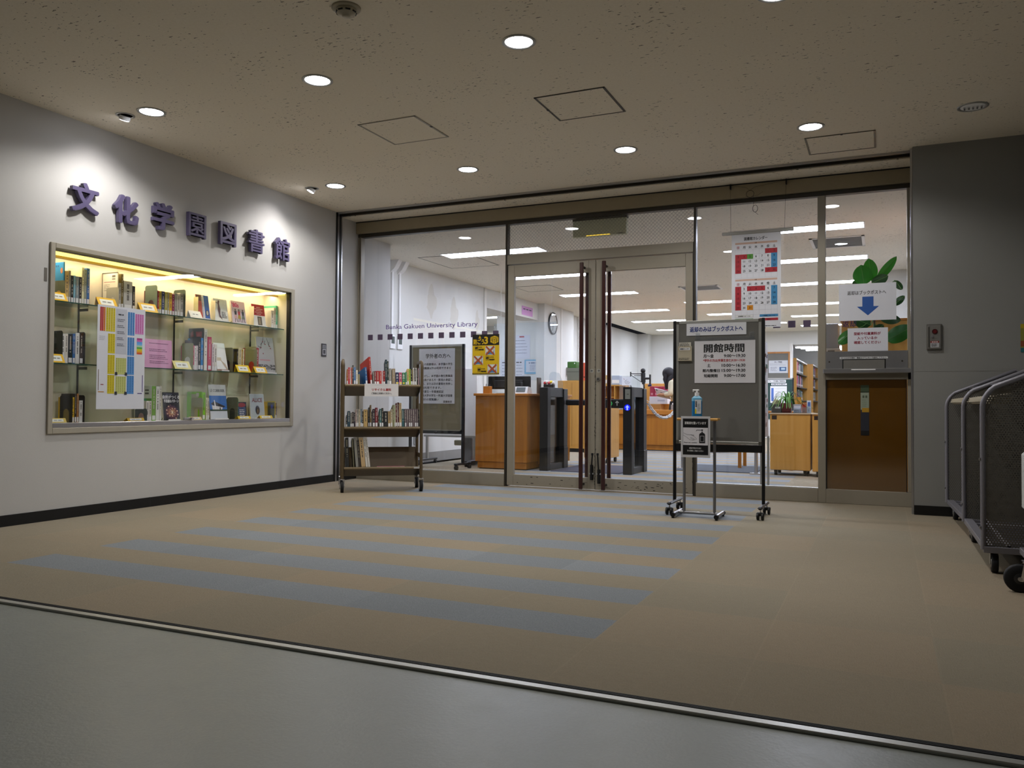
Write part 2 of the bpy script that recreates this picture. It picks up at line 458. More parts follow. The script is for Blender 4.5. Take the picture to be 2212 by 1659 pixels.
class Sheet:
    """flat sheet with printing: O top-left corner, R right, U up (unit vectors), sizes in metres"""
    def __init__(s, mb, O, R, U, w, h, m, t=.0016):
        s.mb, s.O, s.R, s.U = mb, Vector(O), Vector(R).normalized(), Vector(U).normalized(); s.n = s.R.cross(s.U); s.w, s.h = w, h
        if m is not None:
            a = s.O - s.n * t
            mb.prism([a, a - s.U * h, a - s.U * h + s.R * w, a + s.R * w], s.n * t, m)
    def P(s, x, y, k=1): return s.O + s.R * x - s.U * y + s.n * (.0007 * k)
    def rect(s, x, y, w, h, m, k=1):
        s.mb.add([s.P(x, y, k), s.P(x, y + h, k), s.P(x + w, y + h, k), s.P(x + w, y, k)], [(0, 1, 2, 3)], m); return s
    def poly(s, pts, m, k=1):
        s.mb.add([s.P(x, y, k) for x, y in pts], [tuple(range(len(pts)))], m); return s
    def line(s, x0, y0, x1, y1, t, m, k=1):
        d = Vector((x1 - x0, y1 - y0)); d.normalize(); a, b = -d.y * t / 2, d.x * t / 2
        return s.poly([(x0 + a, y0 + b), (x0 - a, y0 - b), (x1 - a, y1 - b), (x1 + a, y1 + b)][::-1], m, k)
    def disc(s, x, y, rx, ry, m, k=1, n=24):
        return s.poly([(x + rx * math.cos(-2 * PI * i / n), y + ry * math.sin(-2 * PI * i / n)) for i in range(n)], m, k)
    def txt(s, t, x, y, size, m, bold=0.0, al='l', fit=None, k=1, sx=1.0):
        s.mb.text(t, s.P(x, y, k), s.R, s.U, size, m, bold, al, fit, 0, sx); return s
    def dashes(s, x, y, w, n, dy, th, m, k=1, ragged=.3):
        """rows of print too small to read"""
        for i in range(n):
            ww = w * (1 - ragged * random.random()); xx = x
            while xx < x + ww:
                g = min(th * random.uniform(1.2, 5), x + ww - xx)
                s.rect(xx, y + i * dy, g, th, m, k); xx += g + th * .7
        return s
ORD = ['first', 'second', 'third', 'fourth', 'fifth', 'sixth', 'seventh', 'eighth', 'ninth', 'tenth', 'eleventh', 'twelfth', 'thirteenth', 'fourteenth', 'fifteenth', 'sixteenth', 'seventeenth', 'eighteenth', 'nineteenth', 'twentieth', 'twenty-first', 'twenty-second', 'twenty-third', 'twenty-fourth', 'twenty-fifth', 'twenty-sixth', 'twenty-seventh', 'twenty-eighth', 'twenty-ninth', 'thirtieth', 'thirty-first', 'thirty-second', 'thirty-third', 'thirty-fourth', 'thirty-fifth', 'thirty-sixth', 'thirty-seventh', 'thirty-eighth', 'thirty-ninth', 'fortieth']
X1, Y1, Z1 = Vector((1, 0, 0)), Vector((0, 1, 0)), Vector((0, 0, 1))
# ================================================================ the setting
YG = 0.338           # plane of the glass front
def st(mb, name): return mb.build(name, kind='structure')
b = MB(); b.box(-.4, 6.3, -4.715, 20.5, -.12, 0, CARPET); b.box(-3.6, -.4, 4.4, 10.5, -.12, 0, CARPET); st(b, 'floor')
b = MB(); b.box(-.4, 6.3, -9.2, -4.775, -.12, -.006, VINYL); st(b, 'floor')
b = MB(); b.box(-.4, 6.3, -4.775, -4.742, -.12, .003, ALU, .003); b.box(-.4, 6.3, -4.742, -4.715, -.12, .001, RUBBER)
for i in range(3): b.box(-.4, 6.3, -4.739 + i * .008, -4.735 + i * .008, .001, .0035, RUBBER)
b.box(1.352, 1.356, -4.7755, -4.741, -.01, .0034, BLACK); st(b, 'trim_1')
# ceilings
b = MB(); b.box(-.4, 6.3, -9.2, .02, 2.75, 3.0, CEIL); st(b, 'ceiling')
b = MB(); b.box(-.4, 6.3, YG + .05, 14.0, 2.6, 3.0, CEILIN); b.box(-3.6, -.4, 1.0, 10.5, 2.6, 3.0, CEILIN); st(b, 'ceiling')
b = MB(); b.box(2.4, 6.3, 14.2, 20.5, 2.6, 3.0, CEILIN); st(b, 'ceiling')
# recess above the glass front: soffit board and beige fascia
b = MB(); b.box(0, 5.3, .055, .30, 2.715, 2.9, CEIL); st(b, 'ceiling')
b = MB(); b.box(.0, 5.3, .30, .40, 2.593, 2.72, FASC); b.box(.0, 5.3, .296, .30, 2.704, 2.712, BLACK); st(b, 'trim_2')
# fire-shutter guides: dark slot along the ceiling and down both sides
b = MB(); b.box(0, 5.3, -.035, -.022, 2.735, 2.76, STEEL); b.box(0, 5.3, -.022, .03, 2.745, 2.9, BLACK); b.box(0, 5.3, .03, .055, 2.722, 2.9, DKFRAME)
b.box(0, 5.3, -.006, .004, 2.738, 2.76, ALU); st(b, 'trim_3')
b = MB(); b.box(-.002, .012, -.05, -.03, 0, 2.745, BLACK); b.box(-.002, .012, -.03, -.012, 0, 2.745, STEEL); b.box(-.002, .006, -.012, .03, 0, 2.74, BLACK); b.box(-.002, .012, .03, .045, 0, 2.74, STEEL); st(b, 'trim_4')
b = MB(); b.box(5.288, 5.302, -.08, .0, 0, 2.74, DKFRAME); b.box(5.286, 5.3, -.11, -.08, 0, 2.74, STEEL); st(b, 'trim_5')
# left wall with the recess of the display case, right walls, back wall
CY0, CY1, CZ0, CZ1 = -3.175, -.755, .615, 1.832
b = MB()
b.box(-.4, 0, -9.2, CY0, 0, 3, WALL); b.box(-.4, 0, CY1, .97, 0, 2.9, WALL); b.box(-.4, 0, CY0, CY1, 0, CZ0, WALL); b.box(-.4, 0, CY0, CY1, CZ1, 3, WALL); b.box(-.42, -.32, CY0, CY1, CZ0, CZ1, WALL)
b.box(.0, .0025, -3.245, -3.225, 1.6, 1.69, mat('#6a665f', .6))
st(b, 'wall_left')
b = MB(); b.box(0, .009, -9.2, -.05, 0, .072, BLACK); b.box(0, .009, .045, .337, 0, .072, BLACK)
for y in (-2.35, -.9, -5): b.box(0, .0095, y, y + .003, 0, .073, mat('#2c2c2e', .6))
st(b, 'baseboard_left')
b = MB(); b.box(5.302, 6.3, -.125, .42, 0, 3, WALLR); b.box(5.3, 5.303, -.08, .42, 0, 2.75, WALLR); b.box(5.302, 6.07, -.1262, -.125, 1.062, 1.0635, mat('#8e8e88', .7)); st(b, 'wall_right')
b = MB(); b.box(5.302, 6.07, -.135, -.125, 0, .07, BLACK); st(b, 'baseboard_right')
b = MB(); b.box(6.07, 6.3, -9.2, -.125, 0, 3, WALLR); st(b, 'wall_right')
b = MB(); b.box(6.061, 6.07, -9.2, -.135, 0, .07, BLACK); st(b, 'baseboard_right')
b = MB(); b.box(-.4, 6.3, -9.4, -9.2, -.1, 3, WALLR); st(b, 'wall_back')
# ---- library beyond the glass
b = MB(); b.box(-.57, -.4, .97, .975, 0, 2.6, WALLIN); st(b, 'wall_left'); b = MB(); b.box(-.9, -.57, .97, 4.6, 0, 2.6, WALLIN); b.box(-.582, -.55, 4.52, 4.6, 0, 2.6, mat('#d8d6d0', .5))
for (y, z, ry, rz) in ((2.9, 2.2, .13, .2), (3.55, 2.1, .12, .2), (4.3, 2.05, .07, .15)):
    b.add([(-.5685, y + ry * math.cos(t) * (1 + .22 * math.sin(3 * t + z) + .12 * math.sin(7 * t)), z + rz * math.sin(t) * (1 + .25 * math.cos(4 * t))) for t in [2 * PI * i / 22 for i in range(22)]], [tuple(range(22))], mat('#c6c3ba', .7))
st(b, 'wall_left')
b = MB(); b.box(-.57, -.555, 1.0, 4.6, 0, .13, mat('#8b8a86', .6)); st(b, 'baseboard_left')
b = MB(); b.box(-.9, -.57, 4.6, 6.72, 2.3, 2.6, WALLIN); st(b, 'wall_left')
b = MB(); b.box(-.6, -.44, 6.72, 8.25, 0, 2.6, WALLIN); b.box(-1.0, -.65, 8.25, 14.2, 0, 2.6, WALLIN); b.box(-.65, -.62, 9.05, 9.1, 0, 2.6, WALLIN)
b.box(-.44, -.432, 7.55, 7.6, 0, 2.6, mat('#dcdad5', .5)); b.box(-.66, -.37, 13.6, 14.2, 0, 2.6, WALLIN); st(b, 'wall_left')
b = MB(); b.box(-1.75, -.6, 7.5, 7.65, 0, 2.6, WALLIN); b.box(-3.6, -1.6, 10.3, 10.5, 0, 2.6, WALLIN); b.box(-3.7, -3.6, 4.4, 10.5, 0, 2.6, WALLIN); b.box(-3.6, -.9, 4.4, 4.55, 0, 2.6, WALLIN); st(b, 'wall_office')
b = MB(); b.box(-1.0, 3.09, 14.0, 14.2, 0, 2.6, WALLIN); b.box(3.09, 6.3, 14.0, 14.2, 2.27, 2.6, WALLIN); b.box(3.03, 3.1, 13.97, 14.0, 0, 2.3, mat('#dedcd6', .5)); st(b, 'wall_back')
b = MB(); b.box(5.5, 6.3, .42, 20.5, 0, 2.6, WALLIN); b.box(5.06, 5.5, 5.0, 5.4, 0, 2.6, WALLIN); st(b, 'wall_right')
b = MB(); b.box(2.4, 6.3, 20.3, 20.5, 0, 2.6, WALLIN); b.box(2.3, 2.45, 14.2, 20.5, 0, 2.6, WALLIN); st(b, 'wall_stack')

# ---------------------------------------------------------------- glass front
def glass(nm, par, x0, x1, z0, z1, m=CLEAR, t=.008):
    return MB().box(x0, x1, YG + .02, YG + .02 + t, z0, z1, m).build(nm, par)
def fr(b, x0, x1, z0, z1, m=FRAME, y0=YG, y1=YG + .07): return b.box(x0, x1, y0, y1, z0, z1, m, .003)
# window_1: left pane with lettering and squares
PURP = mat('#5a3f8c', .5, noise=0); SQ = mat('#55475f', .5, noise=0)
t = thing('window_1', None, None, (.86, YG, 0), kind='structure')
b = MB(); fr(b, 0, .018, .117, 2.56); b.box(.018, .024, YG + .004, YG + .06, .117, 2.56, BLACK); fr(b, .024, .04, .117, 2.56); fr(b, 0, 1.73, 0, .117); b.box(.04, 1.73, YG + .003, YG + .06, .117, .124, ALU); b.build('frame', t)
glass('pane', t, .04, 1.735, .12, 2.56)
b = MB(); b.text('Bunka Gakuen University Library', (.352, YG + .017, 1.571), X1, Z1, .066, PURP, .003, fit=1.071); b.build('lettering', t, label='purple English lettering on the glass')
b = MB()
for i in range(13): b.box(.127 + .1222 * i, .187 + .1222 * i, YG + .0165, YG + .0185, 1.461, 1.519, SQ)
b.build('square_marks', t, label='row of purple squares on the glass')
# header across all panes and lintel over the doors
b = MB(); fr(b, 0, 5.3, 2.555, 2.593, DKFRAME); st(b, 'trim_6')
b = MB(); fr(b, 1.748, 3.565, 2.158, 2.252); st(b, 'trim_7')
b = MB(); fr(b, 1.73, 1.749, .0, 2.56, DKFRAME); b.box(1.7495, 1.7535, YG + .01, YG + .06, 0, 2.158, BLACK); st(b, 'trim_8')
b = MB(); fr(b, 3.568, 3.588, 0, 2.56, DKFRAME); b.box(3.562, 3.568, YG + .01, YG + .06, 0, 2.158, BLACK); st(b, 'trim_9')
t = thing('window_2', None, None, (2.65, YG, 2.25), kind='structure'); glass('pane', t, 1.748, 3.57, 2.25, 2.56, WIRED)
# window_3: right pane
t = thing('window_3', None, None, (4.1, YG, 0), kind='structure')
b = MB(); fr(b, 3.588, 4.60, 0, .113); b.box(3.588, 4.6, YG + .003, YG + .06, .113, .12, ALU); fr(b, 4.6, 4.662, 0, 2.556); b.build('frame', t); glass('pane', t, 3.585, 4.602, .115, 2.56)
b = MB()
for i in range(8): b.box(3.631 + .122 * i, 3.69 + .122 * i, YG + .0165, YG + .0185, 1.461, 1.519, SQ)
b.build('square_marks', t, label='row of purple squares on the glass')
# window_4: pane above the book return
t = thing('window_4', None, None, (4.97, YG, 0), kind='structure')
b = MB(); fr(b, 4.662, 5.3, 0, .117); fr(b, 5.274, 5.3, .117, 2.556); b.build('frame', t); glass('pane', t, 4.662, 5.276, 1.245, 2.56)
b = MB(); b.text('返却', (4.79, YG + .017, 1.455), X1, Z1, .055, mat('#3c2350', .5, noise=0), .012); b.build('lettering', t, label='dark purple lettering behind the paper signs')
# doors
CHIP = mat('#16130f', .8, noise=0)
def leaf(n, x0, x1, sl, sr, hx, hinge):
    t = thing('door_%d' % n, None, None, ((x0 + x1) / 2, YG, 0), kind='structure')
    b = MB(); y0, y1 = YG + .008, YG + .05
    b.box(x0, sl, y0, y1, .012, 2.15, FRAME, .003); b.box(sr, x1, y0, y1, .012, 2.15, FRAME, .003)
    b.box(sl, sr, y0, y1, .012, .118, FRAME, .003); b.box(sl, sr, y0, y1, 2.036, 2.15, FRAME, .003)
    b.box(x0 + .04, x1, y0 - .002, y0 + .002, .008, .013, WHITE)
    random.seed(n * 5)
    for i in range(34 if n == 2 else 12):
        xx = random.uniform(x0 + .1, x1 - .06); zz = random.uniform(.02, .1); ww = random.uniform(.004, .028)
        b.box(xx, xx + ww, y0 - .0008, y0, zz, zz + random.uniform(.002, .006), CHIP)
    for i in range(26):
        e = (x1 - .004) if n == 1 else (x0 if i % 2 else x1 - .004)
        zz = random.uniform(.05, 1.5 if n == 1 else 1.0); b.box(e, e + .004, y0 - .0008, y0, zz, zz + random.uniform(.004, .02), CHIP)
    b.build('frame', t)
    MB().box(sl - .005, sr + .005, YG + .025, YG + .033, .113, 2.04, CLEAR).build('pane', t)
    for yy, nm in ((.262, 'pull_bar'), (.43, 'pull_bar')):
        h = MB(); h.box(hx - .018, hx + .018, yy - .011, yy + .011, .018, 2.118, DKRED, .004); h.build(nm, t)
        for zz in (.06, 2.08):
            ya, yb = (yy, y0) if yy < YG else (y1, yy)
            MB().cyl((hx, ya, zz), (hx, yb, zz), .011, BLACK).build('standoff', t)
    s0 = sr + (x1 - sr) * .5 if n == 1 else x0 + (sl - x0) * .45
    p = MB(); Sheet(p, (s0 - .016, y0 - .0015, 1.128), X1, Z1, .032, .03, mat('#b9b9b2', .5)).rect(.004, .004, .024, .022, mat('#8a8a86', .5)).txt('押', .016, .022, .018, INK, 0, 'c', k=2); p.build('push_plate', t, label='small grey push sticker')
    if n == 2:
        k = MB(); k.cyl((s0 - .004, y0 - .012, 1.035), (s0 - .004, y0, 1.035), .017, STEEL, 20); k.cyl((s0 - .004, y0 - .014, 1.035), (s0 - .004, y0 - .01, 1.035), .008, DKFRAME, 14); k.box(s0 - .0055, s0 - .0025, y0 - .0155, y0 - .013, 1.03, 1.041, BLACK); k.build('lock_cylinder', t, label='round steel lock cylinder')
    a = .022 if n == 1 else -.01
    k = MB(); k.cyl((s0 + .01, y0 - .02, .10 if n == 1 else .07), (s0 + .01, y0 - .02, .24 if n == 1 else .2), .015, BLACK, 12); k.cyl((s0 + .01, y0 - .03, .2), (s0 + .012 + a * .6, y0 - .045, .335), .007, BLACK, 10)
    k.box(s0 - .012, s0 + .032, y0 - .03, y0, .15, .165, STEEL, .003); k.cyl((s0 + .012 + a * .6, y0 - .045, .33), (s0 + .012 + a * .6, y0 - .046, .35), .011, RUBBER, 10); k.build('foot_stop', t, label='black and chrome foot-operated door stop')
leaf(1, 1.755, 2.654, 1.824, 2.586, 2.546, 'l')
leaf(2, 2.659, 3.56, 2.728, 3.494, 2.763, 'r')
# ================================================================ ceiling fittings of the lobby
LAMPW = emit('#f4f6ff', 34, 'lamp_face')
def spot(par, loc, watts, ang, blend, col=(1, .965, .92), r=.05, tgt=None):
    l = bpy.data.lights.new('lamp', 'SPOT'); l.energy = watts; l.spot_size = math.radians(ang); l.spot_blend = blend; l.color = col; l.shadow_soft_size = r
    o = bpy.data.objects.new('lamp', l); COL.objects.link(o); o.parent = par
    iv = _INV[par.name]; o.location = iv @ Vector(loc)
    if tgt is not None: o.rotation_euler = (Vector(tgt) - Vector(loc)).to_track_quat('-Z', 'Y').to_euler()
    return o
def downlight(x, y, label, lit=True, z=2.75):
    t = thing('downlight', label, 'ceiling light', (x, y, z), 'round downlights in the lobby ceiling')
    b = MB(); b.lathe([(.092, 0), (.092, -.004), (.078, -.006), (.073, -.001), (.070, .004)], (x, y, z), ALU, 32); b.build('trim_ring', t)
    c = MB(); c.lathe([(.0735, -.0005), (.0735, -.002), (.06, -.0045), (.03, -.006), (.001, -.0065)], (x, y, z), LAMPW if lit else mat('#f4f6f6', .5, 0, .1, 60), 32); c.build('diffuser', t)
    if lit: spot(t, (x, y, z - .012), SPOT_W, 150, .45)
    else:
        for i in range(5): c = MB().cyl((x - .05 + i * .025, y - .02, z - .0075), (x - .045 + i * .024, y + .02, z - .0085), .006, CHROME, 8).build('reflector_facet', t)
rowa, rowb = -2.94, -.895
for x, l in ((.615, 'lit round downlight in the front row, first from the left wall'), (1.985, 'lit round downlight in the front row, second from the left wall'), (3.315, 'large lit round downlight near the top centre of the picture'), (4.64, 'lit round downlight cut by the top edge of the frame')): downlight(x, rowa, l)
for x, l in ((.612, 'small lit downlight in the corner beside the bright wall washer'), (1.95, 'lit round downlight above the left part of the glass front'), (3.306, 'lit round downlight above the double doors'), (4.64, 'lit round downlight beside the narrow ceiling hatch')): downlight(x, rowb, l)
downlight(5.632, -.895, 'unlit round downlight in the ceiling by the right wall', False)
def washer(x, y, label, tgt, pw):
    t = thing('wall_washer', label, 'ceiling light', (x, y, 2.75), 'adjustable wall washers by the left wall')
    b = MB(); b.lathe([(.062, 0), (.062, -.003), (.05, -.005), (.046, 0)], (x, y, 2.75), ALU, 28); b.build('trim_ring', t)
    d = (Vector(tgt) - Vector((x, y, 2.75))).normalized(); p = Vector((x, y, 2.747))
    c = MB(); c.cyl(p, p + d * .03, .036, WHITE, 24); c.build('lamp_barrel', t)
    e = MB(); e.cyl(p + d * .03, p + d * .032, .03, LAMPW, 24); e.build('lamp_face', t)
    spot(t, tuple(p + d * .045), pw, 105, .9, (1, .95, .95), .03, tgt)
washer(.393, -2.96, 'small adjustable wall washer beside the front row of downlights, aimed at the lettering', (0, -2.85, 1.95), WASH_W)
washer(.36, -.905, 'bright adjustable wall washer in the far left corner of the ceiling', (0, -1.15, 1.95), WASH_W * 1.15)
def hatch(x0, x1, y0, y1, label, lock, dark):
    t = thing('ceiling_hatch', label, 'ceiling hatch', ((x0 + x1) / 2, (y0 + y1) / 2, 2.75), 'square inspection hatches')
    m = mat(dark, .4, .5); b = MB(); w = .013
    b.box(x0, x1, y0, y0 + w * .6, 2.745, 2.752, m); b.box(x0, x1, y1 - w * .6, y1, 2.745, 2.752, m); b.box(x0, x0 + w, y0, y1, 2.745, 2.752, m); b.box(x1 - w, x1, y0, y1, 2.745, 2.752, m); b.build('frame', t)
    MB().box(x0 + w, x1 - w, y0 + w * .6, y1 - w * .6, 2.7475, 2.752, CEIL).build('panel', t)
    MB().box(lock[0] - .007, lock[0] + .007, lock[1] - .012, lock[1] + .012, 2.743, 2.746, BLACK).build('lock', t)
hatch(1.745, 2.21, -2.18, -1.70, 'pale-edged square ceiling hatch left of centre', (2.205, -1.95), '#9c9484')
hatch(3.075, 3.544, -2.162, -1.70, 'dark-edged square ceiling hatch right of centre', (3.081, -1.93), '#4b473f')
hatch(4.578, 5.053, -.65, -.22, 'narrow-looking ceiling hatch above the right pane', (4.83, -.647), '#55503f')
t = thing('smoke_detector', 'round smoke detector at the top edge of the picture', 'smoke detector', (2.688, -3.627, 2.75))
b = MB(); b.lathe([(.072, 0), (.072, -.006), (.066, -.009), (.05, -.01)], (2.688, -3.627, 2.75), mat('#a39a84', .5), 32); b.build('base', t)
b = MB(); b.lathe([(.05, -.01), (.05, -.022), (.042, -.034), (.022, -.037), (.02, -.045), (.001, -.046)], (2.688, -3.627, 2.75), mat('#b0a892', .45), 32)
for i in range(8):
    a = i * PI / 4; c, s_ = math.cos(a), math.sin(a); b.cyl((2.688 + .0475 * c - .012 * s_, -3.627 + .0475 * s_ + .012 * c, 2.725), (2.688 + .0475 * c + .012 * s_, -3.627 + .0475 * s_ - .012 * c, 2.725), .004, BLACK, 6)
b.build('sensor_head', t)
# unseen lamps added behind the camera to light the near floor and back wall
for x in (1.2, 3.6, 5.4):
    t = thing('corridor_fill_light', 'added fill lamp on the unseen corridor ceiling behind the viewpoint', 'ceiling light', (x, -8.8, 2.75), 'added corridor fill lamps')
    MB().box(x - .32, x + .32, -8.92, -8.68, 2.74, 2.752, ALU, .002).build('housing', t)
    MB().box(x - .3, x + .3, -8.9, -8.7, 2.736, 2.7405, emit('#e8edff', 1.2 * CORR_W / 20, 'corridor_fill_glow')).build('diffuser', t)
# ================================================================ fluorescent strips in the library
FL = emit('#e2eaff', FLUO, 'fluorescent_tube'); FLB = emit('#e6ecff', FLUO * 1.1, 'fluorescent_tube_cool')
def strip(x, y, label, L=1.27, wd=.27, z=2.6, group='recessed library ceiling strips'):
    t = thing('fluorescent_light', label, 'ceiling light', (x, y, z), group)
    b = MB(); b.box(x - L / 2 - .015, x + L / 2 + .015, y - wd / 2 - .015, y - wd / 2, z - .006, z + .01, WHITE); b.box(x - L / 2 - .015, x + L / 2 + .015, y + wd / 2, y + wd / 2 + .015, z - .006, z + .01, WHITE)
    b.box(x - L / 2 - .015, x - L / 2, y - wd / 2, y + wd / 2, z - .006, z + .01, WHITE); b.box(x + L / 2, x + L / 2 + .015, y - wd / 2, y + wd / 2, z - .006, z + .01, WHITE); b.build('frame', t)
    MB().box(x - L / 2, x + L / 2, y - wd / 2, y + wd / 2, z - .003, z + .002, FL).build('diffuser', t)
LN = ['nearest', 'second', 'third', 'fourth', 'fifth', 'farthest']
for i, y in enumerate((1.87, 3.79, 5.86, 8.45, 10.5, 12.65)):
    strip(.86 if i < 3 else .75, y, LN[i] + ' white ceiling strip in the left row behind the doors')
    strip(4.29 if i < 3 else 4.05, y, LN[i] + ' white ceiling strip in the right row behind the calendar pane')
    if i > 2: strip(2.55, y - .9, LN[i] + ' white ceiling strip in the middle row of the library')
strip(-2.2, 8.55, 'white ceiling strip seen through the office opening')
strip(-1.9, 6.3, 'white ceiling strip of the office behind the partition')
for i, (y, z) in enumerate(((15.1, 2.28), (16.6, 2.35), (18.2, 2.4))):
    t = thing('fluorescent_light', ['nearest', 'middle', 'farthest'][i] + ' hanging tube above the bookcases in the stack room', 'ceiling light', (3.75, y, z), 'hanging stack-room tubes')
    MB().box(3.05, 4.5, y - .06, y + .06, z, z + .05, WHITE, .01).build('housing', t); MB().box(3.07, 4.48, y - .05, y + .05, z - .02, z, FLB).build('tube', t)
    MB().cyl((3.3, y, z + .05), (3.3, y, 2.6), .006, WHITE).build('rod', t); MB().cyl((4.3, y, z + .05), (4.3, y, 2.6), .006, WHITE).build('rod', t)
for x0, x1, y0, y1, l in ((4.37, 4.92, 2.42, 3.04, 'grey air vent in the library ceiling behind the wide mullion'), (2.25, 2.84, 5.5, 6.0, 'grey air vent in the library ceiling above the calendar top')):
    t = thing('air_vent', l, 'air vent', ((x0 + x1) / 2, (y0 + y1) / 2, 2.6), 'library ceiling vents')
    b = MB(); b.box(x0, x1, y0, y0 + .03, 2.592, 2.602, WHITE); b.box(x0, x1, y1 - .03, y1, 2.592, 2.602, WHITE); b.box(x0, x0 + .03, y0, y1, 2.592, 2.602, WHITE); b.box(x1 - .03, x1, y0, y1, 2.592, 2.602, WHITE); b.build('frame', t)
    b = MB()
    b.box(x0, x1, y0, y1, 2.599, 2.602, mat('#6f7274', .6))
    for i in range(14):
        yy = y0 + .04 + (y1 - y0 - .08) * i / 13; b.box(x0 + .03, x1 - .03, yy - .008, yy + .008, 2.594, 2.597, mat('#8f9294', .5))
    b.build('grille', t)
for x0, x1, y0, y1, l in ((-.15, .55, 1.82, 2.7, 'square ceiling hatch in the library near the left pane'), (-.1, .5, 4.6, 5.2, 'square ceiling hatch in the library beyond the first strips')):
    t = thing('ceiling_hatch', l, 'ceiling hatch', ((x0 + x1) / 2, (y0 + y1) / 2, 2.6), 'library ceiling hatches'); b = MB(); m = mat('#77756c', .5)
    b.box(x0, x1, y0, y0 + .012, 2.596, 2.601, m); b.box(x0, x1, y1 - .012, y1, 2.596, 2.601, m); b.box(x0, x0 + .012, y0, y1, 2.596, 2.601, m); b.box(x1 - .012, x1, y0, y1, 2.596, 2.601, m); b.build('frame', t)
    MB().box(x0 + .012, x1 - .012, y0 + .012, y1 - .012, 2.598, 2.602, CEILIN).build('panel', t)
# ================================================================ built-in display case and its contents
CREAM = wallmat('case_lining', '#d9d2bf', .7)
t = thing('display_case', 'glazed display case of books built into the left wall under the lettering', 'display case', (0, -1.96, .58))
b = MB(); m = mat('#a39d8e', .5, .1); y0, y1, z0, z1 = -3.21, -.70, .579, 1.869
b.box(-.03, .016, y0, y0 + .036, z0, z1, m, .003); b.box(-.03, .016, y1 - .045, y1, z0, z1, m, .003); b.box(-.03, .0155, y0 + .036, y1 - .045, z0, z0 + .04, m, .003); b.box(-.03, .0155, y0 + .036, y1 - .045, z1 - .036, z1, m, .003)
b.box(-.031, .004, y1 - .062, y1 - .045, z0 + .04, z1 - .036, BLACK); b.build('frame', t)
b = MB(); b.box(-.318, -.30, -3.173, -.757, .617, 1.83, CREAM); b.box(-.30, -.03, -3.173, -3.165, .617, 1.83, CREAM); b.box(-.30, -.03, -.765, -.757, .617, 1.83, CREAM); b.box(-.30, -.03, -3.165, -.765, .617, .645, CREAM); b.box(-.30, -.03, -3.165, -.765, 1.822, 1.83, CREAM); b.build('lining', t)
b = MB(); b.box(-.055, .012, -3.174, -.745, .619, .652, STEEL, .003); b.build('bottom_track', t, label='polished steel bottom track')
GL = emit('#ffea78', 2.3, 'case_lens'); GT = emit('#ffe9c0', 18, 'case_hidden_fill')
b = MB(); b.box(-.125, -.045, -3.16, -.77, 1.812, 1.822, GL); b.build('light_strip', t, label='glowing yellow light strip')
b = MB(); b.box(-.15, -.128, -3.16, -.77, 1.795, 1.822, mat('#b08d4a', .5)); b.build('light_housing', t)
MB().box(-.215, -.165, -3.15, -.78, 1.811, 1.82, GT).build('tube', t)  # extra emitter hidden behind the housing, added to light the lining cream
for zz in (1.49, 1.063): MB().box(-.285, -.055, -3.16, -.765, zz - .008, zz, SHELFG).box(-.057, -.055, -3.16, -.765, zz - .008, zz, mat('#1f4a3c', .25)).build('glass_shelf', t, label='glass shelf with dark green edge')
for yy in (-1.854, -.947, -2.75):
    b = MB(); b.box(-.30, -.294, yy - .006, yy + .006, .65, 1.68, mat('#2a2a28', .5))
    for zz in (1.478, 1.05): b.box(-.294, -.2, yy - .003, yy + .003, zz - .02, zz, mat('#55554f', .5))
    b.build('shelf_standard', t, label='black slotted shelf standard')
MB().box(-.008, -.002, -3.172, -1.94, .65, 1.835, CLEAR).build('sliding_pane', t)
MB().box(-.024, -.018, -2.02, -.77, .65, 1.835, CLEAR).build('sliding_pane', t)
b = MB(); b.box(-.0035, .012, -2.03, -1.965, .655, .675, STEEL, .003); b.cyl((.004, -1.955, .664), (.028, -1.955, .664), .011, CHROME, 16); b.build('pane_lock', t, label='chrome showcase lock')

HUE = {'#2a86c8': 'bright blue', '#c9a866': 'tan', '#8f8878': 'grey-brown', '#1a2420': 'black and green', '#7db0c8': 'light blue', '#7c8b94': 'blue-grey', '#241c1e': 'black', '#dcd7b0': 'cream', '#8d9484': 'grey-green', '#2f62a0': 'blue and pink', '#a7a49c': 'grey', '#6b5a26': 'gold-brown', '#b9b9b7': 'silver-grey', '#1d1c1e': 'black', '#5a1a1c': 'dark red', '#b0302c': 'red', '#c9b02a': 'yellow', '#1c2c5e': 'navy', '#a09a24': 'olive yellow', '#a9a284': 'dull khaki', '#d8a820': 'golden yellow', '#8a1f52': 'magenta', '#8f8d8a': 'mid grey', '#c9c2b8': 'pale grey', '#48b08c': 'teal green', '#d8d4cc': 'off-white', '#e2e2e0': 'white', '#3c6cb0': 'medium blue', '#33261f': 'dark brown', '#c8407a': 'pink', '#14161c': 'deep black', '#1f7fc8': 'vivid blue', '#c23a60': 'crimson pink', '#d4c8cc': 'pinkish white', '#20262c': 'charcoal', '#d8d0a8': 'pale cream', '#b08a20': 'mustard', '#a03434': 'brick red', '#e0b818': 'bright yellow', '#b07840': 'orange-brown', '#6c9c30': 'green and red', '#7cc41c': 'lime green', '#3c9a64': 'green and white', '#3c1416': 'maroon'}
BANDM = mat('#dedfe2', .6, noise=0)
